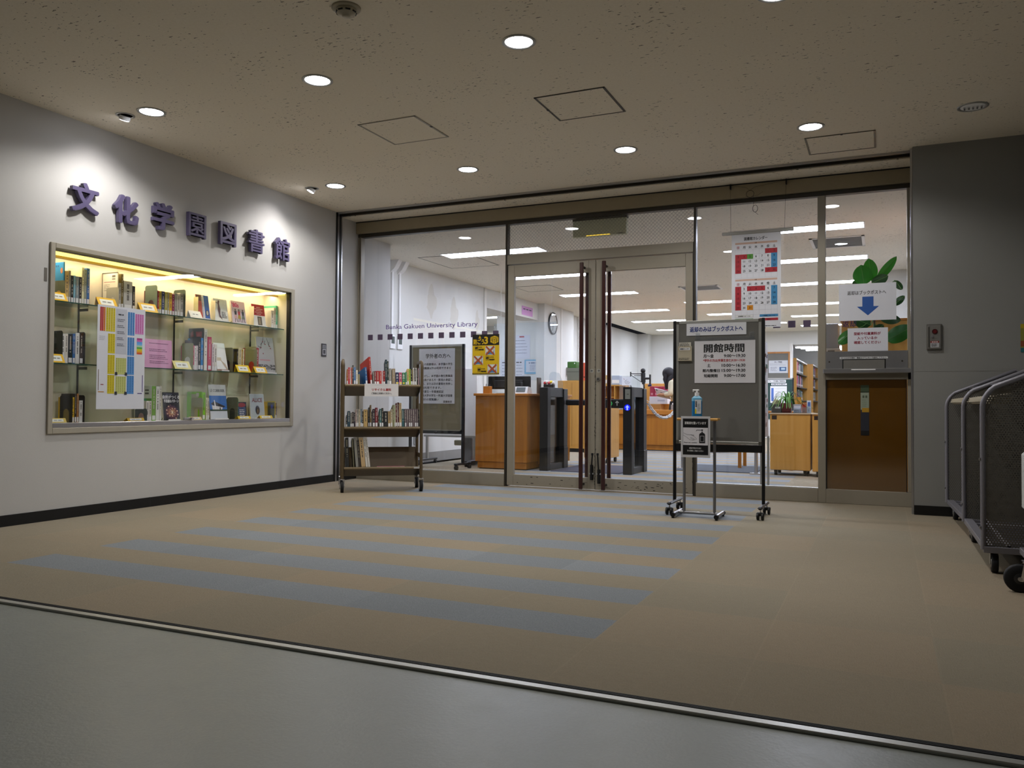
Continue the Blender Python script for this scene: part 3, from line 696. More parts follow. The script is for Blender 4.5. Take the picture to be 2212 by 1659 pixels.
def book(loc_fn, wdt, ht, dep, col, label, group, tag=True, title=None, name='book', tcol=None, M=None):
    """upright book in its own frame: x across the spine, y into the shelf, z up; loc_fn maps it to the world"""
    b = MB(loc_fn); c = mat(col, .5, noise=.05); pg = mat('#d8d2c0', .8, noise=.03)
    th = min(.003, wdt * .2)
    b.box(0, wdt, 0, th, 0, ht, c, .0008); b.box(0, th, th, dep, 0, ht, c); b.box(wdt - th, wdt, th, dep, 0, ht, c); b.box(th, wdt - th, th, dep - .004, .003, ht - .003, pg)
    if title:
        n = max(3, int(ht / .02)); ti = mat(tcol or '#b9b2a4', .6, noise=0); r = random.Random(hash(label) % 9999)
        z = ht * .92
        while z > ht * .34:
            g = r.uniform(.005, .011)
            if r.random() < .75: b.box(wdt * .38, wdt * .63, -.0006, 0, z - g * .75, z, ti)
            z -= g
    o = b.build(name, label=label, cat='book', group=group, origin=tuple(loc_fn @ Vector((0, 0, 0))))
    if tag and wdt > .009:
        g = MB(loc_fn); g.box(wdt * .12, wdt * .88, -.0009, -.0001, ht * .04, ht * .04 + min(.034, ht * .2), BANDM); g.build('call_number_label', o)
    return o
def caseM(y, z, x=-.13): return Matrix.Translation((x, y, z)) @ Matrix(((0, -1, 0, 0), (1, 0, 0, 0), (0, 0, 1, 0), (0, 0, 0, 1)))
def row(L, z, shelf, side):
    for k, (ya, yb, ht, col, dep) in enumerate(L):
        book(caseM(ya + .0004, z), yb - ya - .0008, ht, dep, col, '%s spine, %s from left %s' % (HUE[col], ORD[k], side), 'books on the %s shelf of the display case' % shelf, title=True, tcol='#4a4844' if lin(int(col[1:3], 16) / 255) + lin(int(col[3:5], 16) / 255) > .7 else None)
ZT, ZM, ZB = 1.4905, 1.0635, .6455
row([(-2.99, -2.962, .222, '#c9a866', .14), (-2.962, -2.947, .23, '#8f8878', .15), (-2.946, -2.925, .198, '#1a2420', .13), (-2.925, -2.909, .2, '#7db0c8', .13), (-2.908, -2.881, .197, '#7c8b94', .14), (-2.88, -2.859, .197, '#241c1e', .13), (-2.859, -2.84, .268, '#dcd7b0', .15), (-2.84, -2.819, .258, '#8d9484', .16), (-2.819, -2.795, .268, '#2f62a0', .16)], ZT, 'top', 'in first group, top case shelf')
row([(-2.548, -2.525, .2, '#a7a49c', .13), (-2.525, -2.506, .27, '#6b5a26', .155), (-2.503, -2.424, .222, '#b9b9b7', .15), (-2.423, -2.398, .192, '#1d1c1e', .13)], ZT, 'top', 'in second group, top case shelf')
row([(-2.199, -2.182, .19, '#5a1a1c', .13), (-2.181, -2.168, .186, '#b0302c', .13), (-2.167, -2.145, .186, '#c9b02a', .13), (-2.144, -2.113, .188, '#1c2c5e', .14), (-2.112, -2.085, .186, '#a09a24', .13), (-2.084, -2.066, .188, '#a9a284', .13), (-2.065, -2.038, .186, '#d8a820', .13), (-2.037, -2.014, .178, '#8a1f52', .13), (-2.013, -1.985, .188, '#8f8d8a', .14), (-1.984, -1.956, .187, '#c9c2b8', .14), (-1.955, -1.918, .196, '#a7a49c', .14)], ZT, 'top', 'in third group, top case shelf')
row([(-.86, -.82, .172, '#d8d4cc', .13), (-.82, -.793, .2, '#c9c2b8', .14), (-.793, -.77, .222, '#48b08c', .16)], ZT, 'top', 'at right end of top case shelf')
row([(-3.009, -2.984, .208, '#e2e2e0', .14), (-2.984, -2.959, .21, '#d8d4cc', .14), (-2.959, -2.924, .21, '#20262c', .14), (-2.923, -2.902, .214, '#3c6cb0', .14), (-2.901, -2.869, .223, '#e2e2e0', .14), (-2.868, -2.839, .222, '#33261f', .14)], ZM, 'middle', 'in first group, middle case shelf')
row([(-1.813, -1.794, .205, '#c8407a', .13), (-1.793, -1.774, .2, '#e2e2e0', .13), (-1.773, -1.754, .206, '#d4c8cc', .13), (-1.753, -1.724, .256, '#14161c', .15), (-1.723, -1.698, .274, '#1f7fc8', .15), (-1.687, -1.652, .352, '#d8d4cc', .15), (-1.644, -1.603, .29, '#c23a60', .15), (-1.596, -1.571, .233, '#d4c8cc', .13), (-1.57, -1.538, .232, '#d8d4cc', .13)], ZM, 'middle', 'in tall central group, middle case shelf')
row([(-1.298, -1.281, .21, '#1d1c1e', .14), (-1.28, -1.241, .22, '#d8d0a8', .14), (-1.24, -1.223, .205, '#b08a20', .14), (-1.222, -1.206, .215, '#dcd7b0', .14), (-1.052, -1.02, .235, '#a03434', .16)], ZM, 'middle', 'in right group, middle case shelf')
row([(-2.921, -2.9, .182, '#e0b818', .14), (-2.899, -2.882, .208, '#33261f', .14), (-2.881, -2.865, .208, '#b07840', .14), (-2.862, -2.833, .16, '#e2e2e0', .13)], ZB, 'bottom', 'in first group, bottom case shelf')
row([(-2.275, -2.25, .16, '#d8d4cc', .13), (-2.249, -2.224, .16, '#c9c2b8', .13), (-2.223, -2.184, .276, '#6c9c30', .16), (-2.182, -2.148, .275, '#e2e2e0', .16), (-2.146, -2.13, .279, '#d8d4cc', .16)], ZB, 'bottom', 'beside galaxy book, bottom case shelf')
row([(-1.698, -1.664, .235, '#7cc41c', .16), (-1.656, -1.641, .188, '#dcd7b0', .13), (-1.64, -1.62, .188, '#c9c2b8', .13)], ZB, 'bottom', 'beside architecture book, bottom case shelf')
row([(-1.29, -1.272, .18, '#3c9a64', .14), (-.80, -.78, .16, '#e0b818', .14), (-.779, -.767, .147, '#3c1416', .13)], ZB, 'bottom', 'at right end, bottom case shelf')
def flat_book(ya, yb, z, ht, label, draw, col, lean=.16, x=-.13, th=.012, stand=True, grp='face-out books on stands in the display case', back=None):
    """book shown face-out, leaning back on a small stand"""
    wd = yb - ya; U = Vector((-math.sin(lean), 0, math.cos(lean))); nn = Vector((math.cos(lean), 0, math.sin(lean)))
    t = thing('display_book', label, 'book', (x, (ya + yb) / 2, z), grp)
    c = MB(); O = Vector((x, ya, z + .006)) + U * ht
    s = Sheet(c, O + nn * .0, Y1, U, wd, ht, mat(col, .35, noise=.03), t=.003); draw(s); c.build('cover', t)
    p = MB(); a = O - nn * .003
    p.prism([a + Y1 * .002 - U * .002, a + Y1 * .002 - U * (ht - .002), a + Y1 * (wd - .003) - U * (ht - .002), a + Y1 * (wd - .003) - U * .002], -nn * th, mat('#d6d0be', .8)); p.build('page_block', t)
    if back:
        k = MB(); k.box(x - .05, x, ya - .002, ya, z, z + ht * .9, mat(back, .5)); k.build('spine', t)
    if stand:
        k = MB(); e = Vector((x, (ya + yb) / 2, z))
        k.box(x + .001, x + .03, ya + .02, yb - .02, z + .0005, z + .0035, WHITE); k.box(x + .026, x + .03, ya + .02, yb - .02, z + .0005, z + .014, WHITE); k.tube([(x - .02, ya + wd * .3, z + .004), (x - .09, ya + wd * .35, z + .004), tuple(Vector((x, ya + wd * .5, z)) + U * ht * .6 - nn * .02)], .0025, mat('#4a4a48', .5)); k.build('book_stand', t, label='small white wire book stand')
    return t
W_ = lambda h: mat(h, .4, noise=0)
flat_book(-1.76, -1.62, ZT, .21, 'face-out book with a red left half and blue right half, top shelf', lambda s: (s.rect(0, 0, s.w * .42, s.h, W_('#b5482f')), s.rect(0, 0, s.w * .42, s.h * .25, W_('#6a4a3a'), 2), s.rect(s.w * .42, 0, s.w * .58, s.h, W_('#2f5fb0')), s.rect(s.w * .42, 0, s.w * .18, s.h, W_('#d8d8de'), 2), s.disc(s.w * .8, s.h * .72, .018, .026, W_('#2a2420'), 2), s.disc(s.w * .8, s.h * .72, .012, .02, W_('#b8b4ac'), 3), s.dashes(s.w * .45, s.h * .1, s.w * .06, 14, .012, .006, W_('#2a3a70'), 3)), '#b5482f', back='#e0d8a0')
def d_fig(s):
    c = W_('#5c4248'); s.rect(0, 0, s.w, s.h * .5, W_('#d4dadc'))
    for i in range(5): s.rect(s.w * (.1 + .2 * i), 0, .001, s.h * .5, W_('#b8bec2'), 2)
    for i in range(3): s.rect(0, s.h * (.1 + .15 * i), s.w, .001, W_('#b8bec2'), 2)
    s.poly([(s.w * .30, s.h * .14), (s.w * .36, s.h * .05), (s.w * .44, s.h * .09), (s.w * .40, s.h * .22), (s.w * .46, s.h * .45), (s.w * .42, s.h * .70), (s.w * .56, s.h * .93), (s.w * .34, s.h * .80), (s.w * .26, s.h * .5), (s.w * .30, s.h * .3)], c, 3); s.line(s.w * .30, s.h * .2, s.w * .14, s.h * .16, .006, c, 3); s.dashes(s.w * .52, s.h * .56, s.w * .42, 5, .012, .006, W_('#3a3c44'), 3)
flat_book(-1.565, -1.405, ZT, .2, 'white face-out book with a brown dancing figure on its cover, top shelf', d_fig, '#dcdfe0', back='#e4dcc0')
def d_80(s):
    s.rect(0, 0, s.w, s.h * .32, W_('#e6c8d8')); s.txt("'80s", s.w * .06, s.h * .27, .055, W_('#d83a78'), .02, k=3); s.rect(0, s.h * .32, s.w, s.h * .68, W_('#cdbfcc'), 2)
    for i, (x, c1, c2) in enumerate(((.26, '#1c2226', '#c8a0a0'), (.52, '#a8242c', '#a08a2c'), (.80, '#15181c', '#66706c'))):
        X = s.w * x; s.disc(X, s.h * .40, .008, .011, W_('#5a3c34'), 4, 12); s.poly([(X - .016, s.h * .45), (X + .016, s.h * .45), (X + .012, s.h * .62), (X - .012, s.h * .62)], W_(c1), 4); s.poly([(X - .013, s.h * .6), (X + .013, s.h * .6), (X + .02, s.h * .78), (X - .02, s.h * .78)], W_(c2), 4); s.line(X - .008, s.h * .77, X - .014, s.h * .95, .006, W_('#2a2020'), 4); s.line(X + .008, s.h * .77, X + .018, s.h * .97, .006, W_('#2a2020'), 4)
flat_book(-1.355, -1.185, ZT, .205, "pink face-out book titled '80s with three fashion figures, top shelf", d_80, '#e2c4d4')
def d_red(s):
    s.rect(0, 0, s.w, s.h * .5, W_('#b01c24')); s.rect(0, s.h * .5, s.w, s.h * .5, W_('#d4d6d8'))
    for i, wd in enumerate((.3, .7, .45, .6, .35)): s.rect(s.w * (.5 - wd / 2), s.h * (.12 + .075 * i), s.w * wd, .005, W_('#e8c8c8'), 2)
    s.rect(s.w * .36, s.h * .55, s.w * .34, s.h * .4, W_('#4a4640'), 2); s.rect(s.w * .42, s.h * .6, s.w * .18, s.h * .3, W_('#8a8070'), 3)
flat_book(-1.09, -.925, ZT, .205, 'face-out book with a red upper half and white lower half, top shelf', d_red, '#b01c24', back='#e6dcc0')
flat_book(-1.53, -1.40, ZM, .25, 'plain white face-out book leaning on the middle shelf', lambda s: (s.rect(0, s.h * .52, s.w * .5, s.h * .12, W_('#c9bfa6')), s.poly([(s.w * .3, s.h * .55), (s.w * .8, s.h * .75), (s.w, s.h * .95), (s.w * .9, s.h * .97)], W_('#b8a894'), 2), s.rect(0, s.h * .94, s.w, s.h * .06, W_('#8a6a5a'), 2)), '#dfe1e2', .22)
def d_plum(s):
    k = W_('#3a3434')
    for a in ((.42, 0, .36, .14), (.62, .02, .7, .2), (.36, .14, .22, .22), (.7, .2, .8, .26), (.3, .18, .18, .34), (.22, .3, .06, .26), (.5, .1, .44, .2), (.75, .12, .72, .24)): s.line(s.w * a[0], s.h * a[1], s.w * a[2], s.h * a[3], .005, k, 2)
    for x, y in ((.36, .13), (.5, .2), (.24, .3), (.74, .24), (.8, .3), (.08, .36), (.34, .46)): s.disc(s.w * x, s.h * y, .007, .007, W_('#8a3c44'), 3, 8)
    s.rect(s.w * .12, s.h * .62, s.w * .6, .012, W_('#b08088'), 2); s.rect(0, s.h * .76, s.w, s.h * .14, W_('#4a4a4c'), 2)
    r = random.Random(3)
    for i in range(60): s.disc(r.uniform(0.01, s.w - .01), r.uniform(s.h * .765, s.h * .895), .006, .004, W_('#a8a8aa'), 3, 6)
flat_book(-1.012, -.785, ZM, .34, 'large grey face-out book with plum branches, right end of the middle shelf', d_plum, '#a6a7ab', .13)
def d_gal(s):
    s.txt('自然がつくる', s.w * .5, s.h * .22, .030, W_('#e6e6ea'), .02, 'c', k=3); s.txt('不思議なパターン', s.w * .5, s.h * .36, .028, W_('#e6e6ea'), .02, 'c', fit=s.w * .9, k=3); s.dashes(s.w * .2, s.h * .06, s.w * .5, 1, .01, .004, W_('#8088a0'), 3)
    cx, cy = s.w * .5, s.h * .72
    for r, c in ((.075, '#2a2038'), (.064, '#5a3a4c'), (.05, '#8a5a58'), (.036, '#b88068'), (.022, '#d8b088'), (.012, '#f0dcc0')): s.disc(cx, cy, r, r * .82, W_(c), 2 + int((.08 - r) * 90), 28)
    for j in range(2):
        for i in range(15):
            a = j * PI + i * .32; q = .016 + i * .004; s.disc(cx + q * math.cos(a), cy + q * .82 * math.sin(a), .008, .006, W_('#e0b8a0' if i % 2 else '#6a4450'), 10, 8)
flat_book(-2.10, -1.935, ZB, .225, 'dark face-out book with a spiral galaxy on its cover, bottom shelf', d_gal, '#10131f', .1)
def d_arc(s):
    s.rect(0, 0, s.w, s.h * .32, W_('#c6c8ca')); s.txt('LE CORBUSIER', s.w * .5, s.h * .21, .034, W_('#4a4c50'), 0, 'c', fit=s.w * .84, k=3)
    s.rect(0, s.h * .32, s.w, s.h * .42, W_('#2f6cb8'), 2); s.rect(0, s.h * .72, s.w, s.h * .04, W_('#1c3a22'), 4); s.rect(0, s.h * .76, s.w, s.h * .24, W_('#c9d0d8'), 2)
    s.poly([(s.w * .05, s.h * .56), (s.w * .25, s.h * .48), (s.w * .9, s.h * .63), (s.w * .78, s.h * .66), (s.w * .2, s.h * .60)], W_('#1c1c20'), 5); s.poly([(s.w * .12, s.h * .60), (s.w * .75, s.h * .65), (s.w * .7, s.h * .72), (s.w * .14, s.h * .72)], W_('#d8d8da'), 4); s.poly([(s.w * .24, s.h * .45), (s.w * .29, s.h * .45), (s.w * .36, s.h * .72), (s.w * .28, s.h * .72)], W_('#e4e4e6'), 6); s.rect(s.w * .55, s.h * .66, s.w * .06, s.h * .06, W_('#303038'), 5)
flat_book(-1.60, -1.40, ZB, .30, 'face-out architecture book with a blue sky photograph, bottom shelf', d_arc, '#c6c8ca', .12)
def d_ali(s):
    s.rect(.006, .006, s.w - .012, s.h - .012, W_('#aab6be'), 1); s.txt('ALICE', s.w * .5, s.h * .33, .052, W_('#7a2a2c'), .012, 'c', fit=s.w * .72, k=3); s.disc(s.w * .5, s.h * .66, .030, .042, W_('#4a5a74'), 2); s.disc(s.w * .5, s.h * .66, .024, .036, W_('#2a2a2c'), 3); s.disc(s.w * .5, s.h * .7, .008, .02, W_('#6a5c44'), 4)
flat_book(-1.11, -.925, ZB, .225, 'pale blue-grey face-out book titled ALICE, bottom shelf', d_ali, '#c4ccd2', .1)
flat_book(-1.27, -1.16, ZB, .15, 'small dark blue round-topped face-out book near the right of the bottom shelf', lambda s: (s.disc(s.w * .45, s.h * .55, .05, .06, W_('#24406c')), s.disc(s.w * .45, s.h * .18, .05, .02, W_('#8a3038'), 2), s.dashes(s.w * .15, s.h * .45, s.w * .6, 5, .016, .007, W_('#c8ccd4'), 3)), '#1a2434', .1, stand=False)
# large books seen by their front cover behind the spines (turned side-on)
def side_book(ya, z, ht, dep, th, col, label, draw=None, x=-.13):
    b = MB(); b.box(x - dep, x, ya - th, ya, z, z + ht, mat(col, .45), .001)
    s = Sheet(b, (x - dep, ya - th, z + ht), X1, Z1, dep, ht, None)
    if draw: draw(s)
    return b.build('book', label=label, cat='book', group='large side-on books in the display case')
b = MB(); b.box(-.295, -.135, -3.0, -2.991, ZT, ZT + .285, mat('#2a86c8', .45)); s = Sheet(b, (-.295, -3.0, ZT + .285), X1, Z1, .16, .285, None); s.disc(.03, .03, .014, .016, W_('#e8e0d8'), 2); s.disc(.14, .06, .012, .02, W_('#c08060'), 2); [s.rect(.06 + .02 * i, .02, .013, .014, W_('#1c5a94'), 2) for i in range(3)]; b.build('book', label='tall bright blue picture book seen side-on behind the tan book, top shelf', cat='book', group='large side-on books in the display case')
side_book(-2.549, ZT, .28, .165, .008, '#e0dccf', 'large white-covered book with a grey border seen side-on, top shelf', lambda s: (s.rect(0, 0, s.w, .008, W_('#5c5c54')), s.rect(0, 0, .006, s.h, W_('#5c5c54')), s.rect(.02, .07, .12, .004, W_('#a84a58')), s.rect(.105, .022, .035, .016, W_('#6a6860')), s.rect(.105, .045, .035, .012, W_('#8a8880')), s.dashes(.02, .09, .07, 4, .014, .005, W_('#8a8880'))))
side_book(-1.655 - .035, ZM, .36, .166, .007, '#2f3032', 'dark art book with red fabric picture seen side-on, middle shelf', lambda s: (s.poly([(.02, .04), (.05, .02), (.06, .08), (.03, .12)], W_('#7a3a34')), s.poly([(.08, .03), (.15, .03), (.145, .1), (.09, .1)], W_('#8a3040')), s.disc(.115, .06, .02, .02, W_('#a84a58'), 2)))
side_book(-1.724, ZM, .285, .12, .001, '#15181c', 'black side-on book under the dark art book, middle shelf')
side_book(-1.70, ZB, .24, .165, .006, '#7cc41c', 'lime green side-on book behind a grey bookend, bottom shelf', lambda s: (s.rect(.05, .02, .075, .22, W_('#b9bca8')), s.rect(.105, .01, .03, .03, W_('#d8d8c8'), 2)))
side_book(-2.224, ZB, .28, .14, .002, '#dfe2de', 'white and green side-on book left of the galaxy book, bottom shelf', lambda s: (s.rect(0, s.h * .36, s.w, s.h * .14, W_('#4aa870')), s.rect(.085, s.h * .36, .055, s.h * .4, W_('#5a9a28'), 2), s.rect(.07, .03, .04, .012, W_('#55554f'), 2), s.rect(.07, .055, .04, .012, W_('#55554f'), 2)))
side_book(-.801, ZB, .165, .1, .002, '#c2b23c', 'yellow-framed side-on book at the right end of the bottom shelf', lambda s: (s.rect(.012, .012, .08, .15, W_('#4c5450')), s.disc(.06, .05, .014, .02, W_('#4460c8'), 2)), x=-.115)
side_book(-1.053, ZM, .245, .13, .002, '#9a957a', 'olive side-on book behind the red spine, middle shelf', lambda s: s.rect(.085, .02, .035, .03, W_('#dcdcd4')))
# bookends with an arched cut-out
def bookend(ya, yb, z, ht, col, inner, label, x=-.115, flip=False):
    """sheet-metal bookend standing across the shelf, arch seen from the front left"""
    t = thing('bookend', label, 'bookend', (x - .07, (ya + yb) / 2, z), 'bookends in the display case')
    b = MB(); m = mat(col, .45, .2); d = .13; r = .018; n = 6; y = ya
    out = [(x - d, z)] + [(x - d + r - r * math.cos(a), z + ht - r + r * math.sin(a)) for a in [PI / 2 * i / n for i in range(n + 1)]] + [(x - r + r * math.sin(a), z + ht - r + r * math.cos(a)) for a in [PI / 2 * i / n for i in range(n + 1)]] + [(x, z)]
    w = d * .23; cx = x - d * .5; ah = ht * .36
    arch = [(cx + w, z)] + [(cx + w * math.cos(a), z + ah + w * math.sin(a)) for a in [PI * i / 12 for i in range(13)]] + [(cx - w, z)]
    b.prism([(px, y, pz) for px, pz in out + arch], (0, .0015, 0), m); b.build('upright_plate', t)
    c = MB(); c.prism([(px, y + .0016, pz) for px, pz in arch], (0, .0008, 0), mat(inner, .5)); c.build('arch_backing', t, label='cover showing through the arch')
    f = MB(); e = .03 if flip else -.03; f.box(x - d * .7, x - d * .3, y, y + e, z, z + .0012, m); f.build('base_plate', t)
for a in ((-3.004, ZT, .155, '#5d665a', '#d0a84a', 'grey-green bookend in front of the tan book, top shelf'), (-2.56, ZT, .165, '#a8a698', '#e6e4dc', 'pale grey bookend in front of the white-covered book, top shelf'), (-2.203, ZT, .228, '#66776c', '#3a1c1e', 'grey-green bookend with a dark red cover in its arch, top shelf'), (-1.914, ZT, .23, '#3c4a40', '#3c4a40', 'dark green bookend behind the grey books, top shelf'),
          (-3.013, ZM, .228, '#2a302c', '#2a1c18', 'black bookend at the left end of the middle shelf'), (-2.836, ZM, .232, '#26282a', '#26282a', 'black bookend behind the dark brown book, middle shelf'), (-1.82, ZM, .225, '#9b9d7c', '#d4d6d8', 'olive bookend beside the pink spines, middle shelf'), (-1.06, ZM, .222, '#8e8c6e', '#b8321e', 'olive bookend with a red arch, middle shelf'), (-1.365, ZM, .215, '#7c7a64', '#2a2a28', 'olive-grey bookend behind the white leaning book, middle shelf'),
          (-2.927, ZB, .196, '#17191a', '#8a7a3c', 'black bookend with a tan arch at the left of the bottom shelf'), (-2.83, ZB, .198, '#1c1c20', '#1c1c20', 'black bookend behind the small white book, bottom shelf'), (-2.28, ZB, .1, '#4a5450', '#b08a8a', 'low dark grey bookend with a pinkish arch, bottom shelf'), (-1.707, ZB, .19, '#a4a890', '#86c828', 'grey bookend with a lime green arch, bottom shelf'), (-1.294, ZB, .197, '#76786a', '#3c4038', 'grey-olive bookend left of the round-topped book, bottom shelf')):
    bookend(a[0], a[0], a[1], a[2], a[3], a[4], a[5], flip=a[0] in (-1.914, -2.836, -2.83))
# folded yellow and white name cards along the shelf edges
def card(ya, yb, z, ht, label, paper='#e2e6e2', rim='#e0b420', x=-.062, txt='資料 展示'):
    b = MB(); lean = .5; U = Vector((-math.sin(lean), 0, math.cos(lean))); wd = yb - ya; h = ht / math.cos(lean)
    s = Sheet(b, Vector((x, ya, z + .001)) + U * h, Y1, U, wd, h, mat(rim, .5, noise=0), t=.001); s.rect(wd * .14, h * .2, wd * .7, h * .62, mat(paper, .5, noise=0)); [s.rect(wd * q, h * .44, wd * ww, h * .13, W_('#4a4c58'), 2) for q, ww in ((.26, .05), (.33, .05), (.40, .04), (.52, .05), (.59, .06), (.67, .04))]
    o = s.O - s.n * .0011; b.prism([o, o + Y1 * wd, Vector((x - .05, yb, z + .001)), Vector((x - .05, ya, z + .001))], (0, 0, -.0008), mat(rim, .5, noise=0))
    b.build('name_card', label=label, cat='card', group='tent cards on the display case shelves')
for ya, yb, z, ht, l, r in ((-3.135, -3.017, ZT, .058, 'yellow name card at the left end of the top shelf', '#e0b420'), (-2.768, -2.607, ZT, .066, 'yellow name card before the second group of the top shelf', '#e0b420'), (-2.402, -2.235, ZT, .068, 'yellow name card before the grey-green bookend of the top shelf', '#e0b420'), (-1.904, -1.774, ZT, .06, 'white name card beside the red and blue face-out book', '#e4e2d8'),
                            (-3.136, -3.029, ZM, .06, 'yellow name card at the left end of the middle shelf', '#e0b420'), (-2.06, -1.886, ZM, .066, 'white and yellow name card before the olive bookend of the middle shelf', '#e0d890'), (-1.355, -1.192, ZM, .064, 'yellow name card before the cream spines of the middle shelf', '#e0c020'), (-1.132, -.973, ZM, .058, 'yellow name card before the plum branch book', '#e0b420'),
                            (-3.134, -3.009, ZB + .006, .03, 'low white and yellow name card at the left of the bottom shelf', '#d8c060'), (-2.502, -2.349, ZB + .006, .024, 'low yellow name card under the colour chart, bottom shelf', '#e0b420'), (-1.896, -1.766, ZB + .006, .024, 'low cream name card under the lime green book, bottom shelf', '#e0c890'), (-1.34, -1.183, ZB + .006, .024, 'low yellow name card under the round-topped book, bottom shelf', '#e0c020'), (-1.063, -.895, ZB + .006, .026, 'low yellow name card under the ALICE book, bottom shelf', '#e0c020')):
    card(ya, yb, z, ht, l, rim=r)
# pink notice on the middle shelf
b = MB(); s = Sheet(b, (-.11, -2.40, ZM + .225), Y1, Vector((-.06, 0, 1)), .345, .225, mat('#d8a2c8', .6, noise=.02))
for i, n in enumerate((1, 2, 3, 2)): s.dashes(.12, .03 + i * .047, .19, n, .013, .0045, W_('#6a4468'))
b.build('pink_notice', label='pink printed notice standing on the middle shelf beside the colour chart', cat='notice')
# big colour chart taped to the glass
b = MB(); s = Sheet(b, (.0025, -2.832, 1.492), Y1, Z1, .415, .748, mat('#cdd0d8', .6, noise=.02), .0008)
Wd, Hh = s.w, s.h
def cols(x0, x1, y0, y1, n, c, gap=.12):
    for i in range(n):
        w = (x1 - x0) / n; s.rect(Wd * (x0 + w * i), Hh * y0, Wd * w * (1 - gap), Hh * (y1 - y0), W_(c))
        for j in range(int((y1 - y0) * 60)): s.rect(Wd * (x0 + w * i + w * .25), Hh * (y0 + (y1 - y0) * (j + .3) / int((y1 - y0) * 60 + 1)), Wd * w * .3, Hh * .006, W_({'#c8b81c': '#6a6010', '#4a86c4': '#264a74', '#b9bf72': '#6a6e34'}.get(c, '#7a3040')), 2)
cols(.05, .12, .02, .25, 2, '#b03028'); cols(.12, .16, .02, .25, 1, '#c87820'); cols(.17, .36, .02, .25, 4, '#c8b81c'); cols(.215, .36, .27, .46, 3, '#c8b81c', .03); cols(.215, .36, .475, .66, 3, '#c8b81c', .03); cols(.215, .36, .67, .85, 3, '#c8b81c', .03)
cols(.62, .77, .04, .27, 3, '#4a86c4'); cols(.62, .77, .29, .47, 3, '#4a86c4'); cols(.62, .77, .48, .66, 3, '#4a86c4', .04); cols(.62, .77, .67, .85, 3, '#4a86c4', .04)
cols(.78, .97, .05, .25, 4, '#c878b8'); cols(.38, .60, .50, .66, 5, '#b9bf72', .03); cols(.38, .60, .68, .85, 5, '#b9bf72', .03)
for j, c in enumerate(('#a0387c', '#c060a8', '#5a98d8', '#6aa8e0', '#a8c8a8', '#48a040', '#c0c020', '#d8a020', '#c85028')): s.rect(Wd * .82, Hh * (.29 + j * .018), Wd * .12, Hh * .018, W_(c))
s.rect(Wd * .37, Hh * .02, Wd * .23, Hh * .44, W_('#b4b8c2')); s.dashes(Wd * .42, Hh * .07, Wd * .12, 1, .01, .008, W_('#2a2c34'), 3, 0)
for i in range(5): s.dashes(Wd * .4, Hh * (.12 + .06 * i), Wd * .16, 2, .012, .004, W_('#5a5c68'), 3)
for x, y in ((.365, .64), (.365, .83), (.57, .64), (.57, .83)): s.rect(Wd * x, Hh * y, Wd * .05, Hh * .03, W_('#2a2c34'), 3)
s.rect(Wd * .03, Hh * .83, Wd * .12, .006, W_('#b07a28')); s.rect(Wd * .03, Hh * .62, .005, Hh * .2, W_('#6a5a4a')); s.rect(Wd * .95, Hh * .66, .006, Hh * .17, W_('#4a3a7c')); s.rect(Wd * .85, Hh * .84, Wd * .1, .006, W_('#4a3a7c')); s.rect(Wd * .08, Hh * .76, Wd * .06, .006, W_('#8a3030'))
s.dashes(Wd * .04, Hh * .3, Wd * .14, 3, .012, .003, W_('#8a8c98'))
b.build('colour_chart', label='tall colour-bar chart poster stuck on the outside of the display case glass', cat='poster')
# raised letters on the wall
for i, (ch, y, z) in enumerate(zip('文化学園図書館', (-2.975, -2.633, -2.293, -1.951, -1.606, -1.260, -.915), (2.213, 2.205, 2.225, 2.226, 2.222, 2.225, 2.213))):
    b = MB(); k = .215; bo = {'園': .010, '図': .016, '書': .014, '館': .014}.get(ch, .026); v, f, bb = text_geo(ch); cx = (bb[0] + bb[1]) / 2 * k; cy = (bb[2] + bb[3]) / 2 * k
    b.text(ch, (.012, y - (bb[1] - bb[0]) * k / 2, z - cy), Y1, Z1, k, mat('#57506f', .4, noise=.05), bo, depth=.03)
    for dy in (-.04, .04): b.cyl((0, y + dy, z), (.013, y + dy, z), .005, STEEL, 8)
    b.build('wall_letter', label='purple raised character %s on the left wall, %s of the seven' % (ch, ORD[i]), cat='sign letter', group='raised characters of the library name')
# small plate switch
t = thing('switch_plate', 'small dark notice plate on the left wall near the corner', 'switch', (0, -.232, 1.26))
MB().box(0, .008, -.271, -.194, 1.26, 1.388, mat('#2c2c30', .5), .002).build('plate', t)
b = MB(); s = Sheet(b, (.0085, -.266, 1.38), Y1, Z1, .066, .11, mat('#4a4a50', .5, noise=0), .0004); s.rect(.006, .008, .054, .03, W_('#8a8c92')); s.dashes(.012, .016, .042, 2, .01, .005, INK, 2, 0); s.rect(.006, .046, .054, .056, W_('#b4b4b8')); s.rect(.014, .054, .038, .04, W_('#3a3a40'), 2); b.build('face', t)
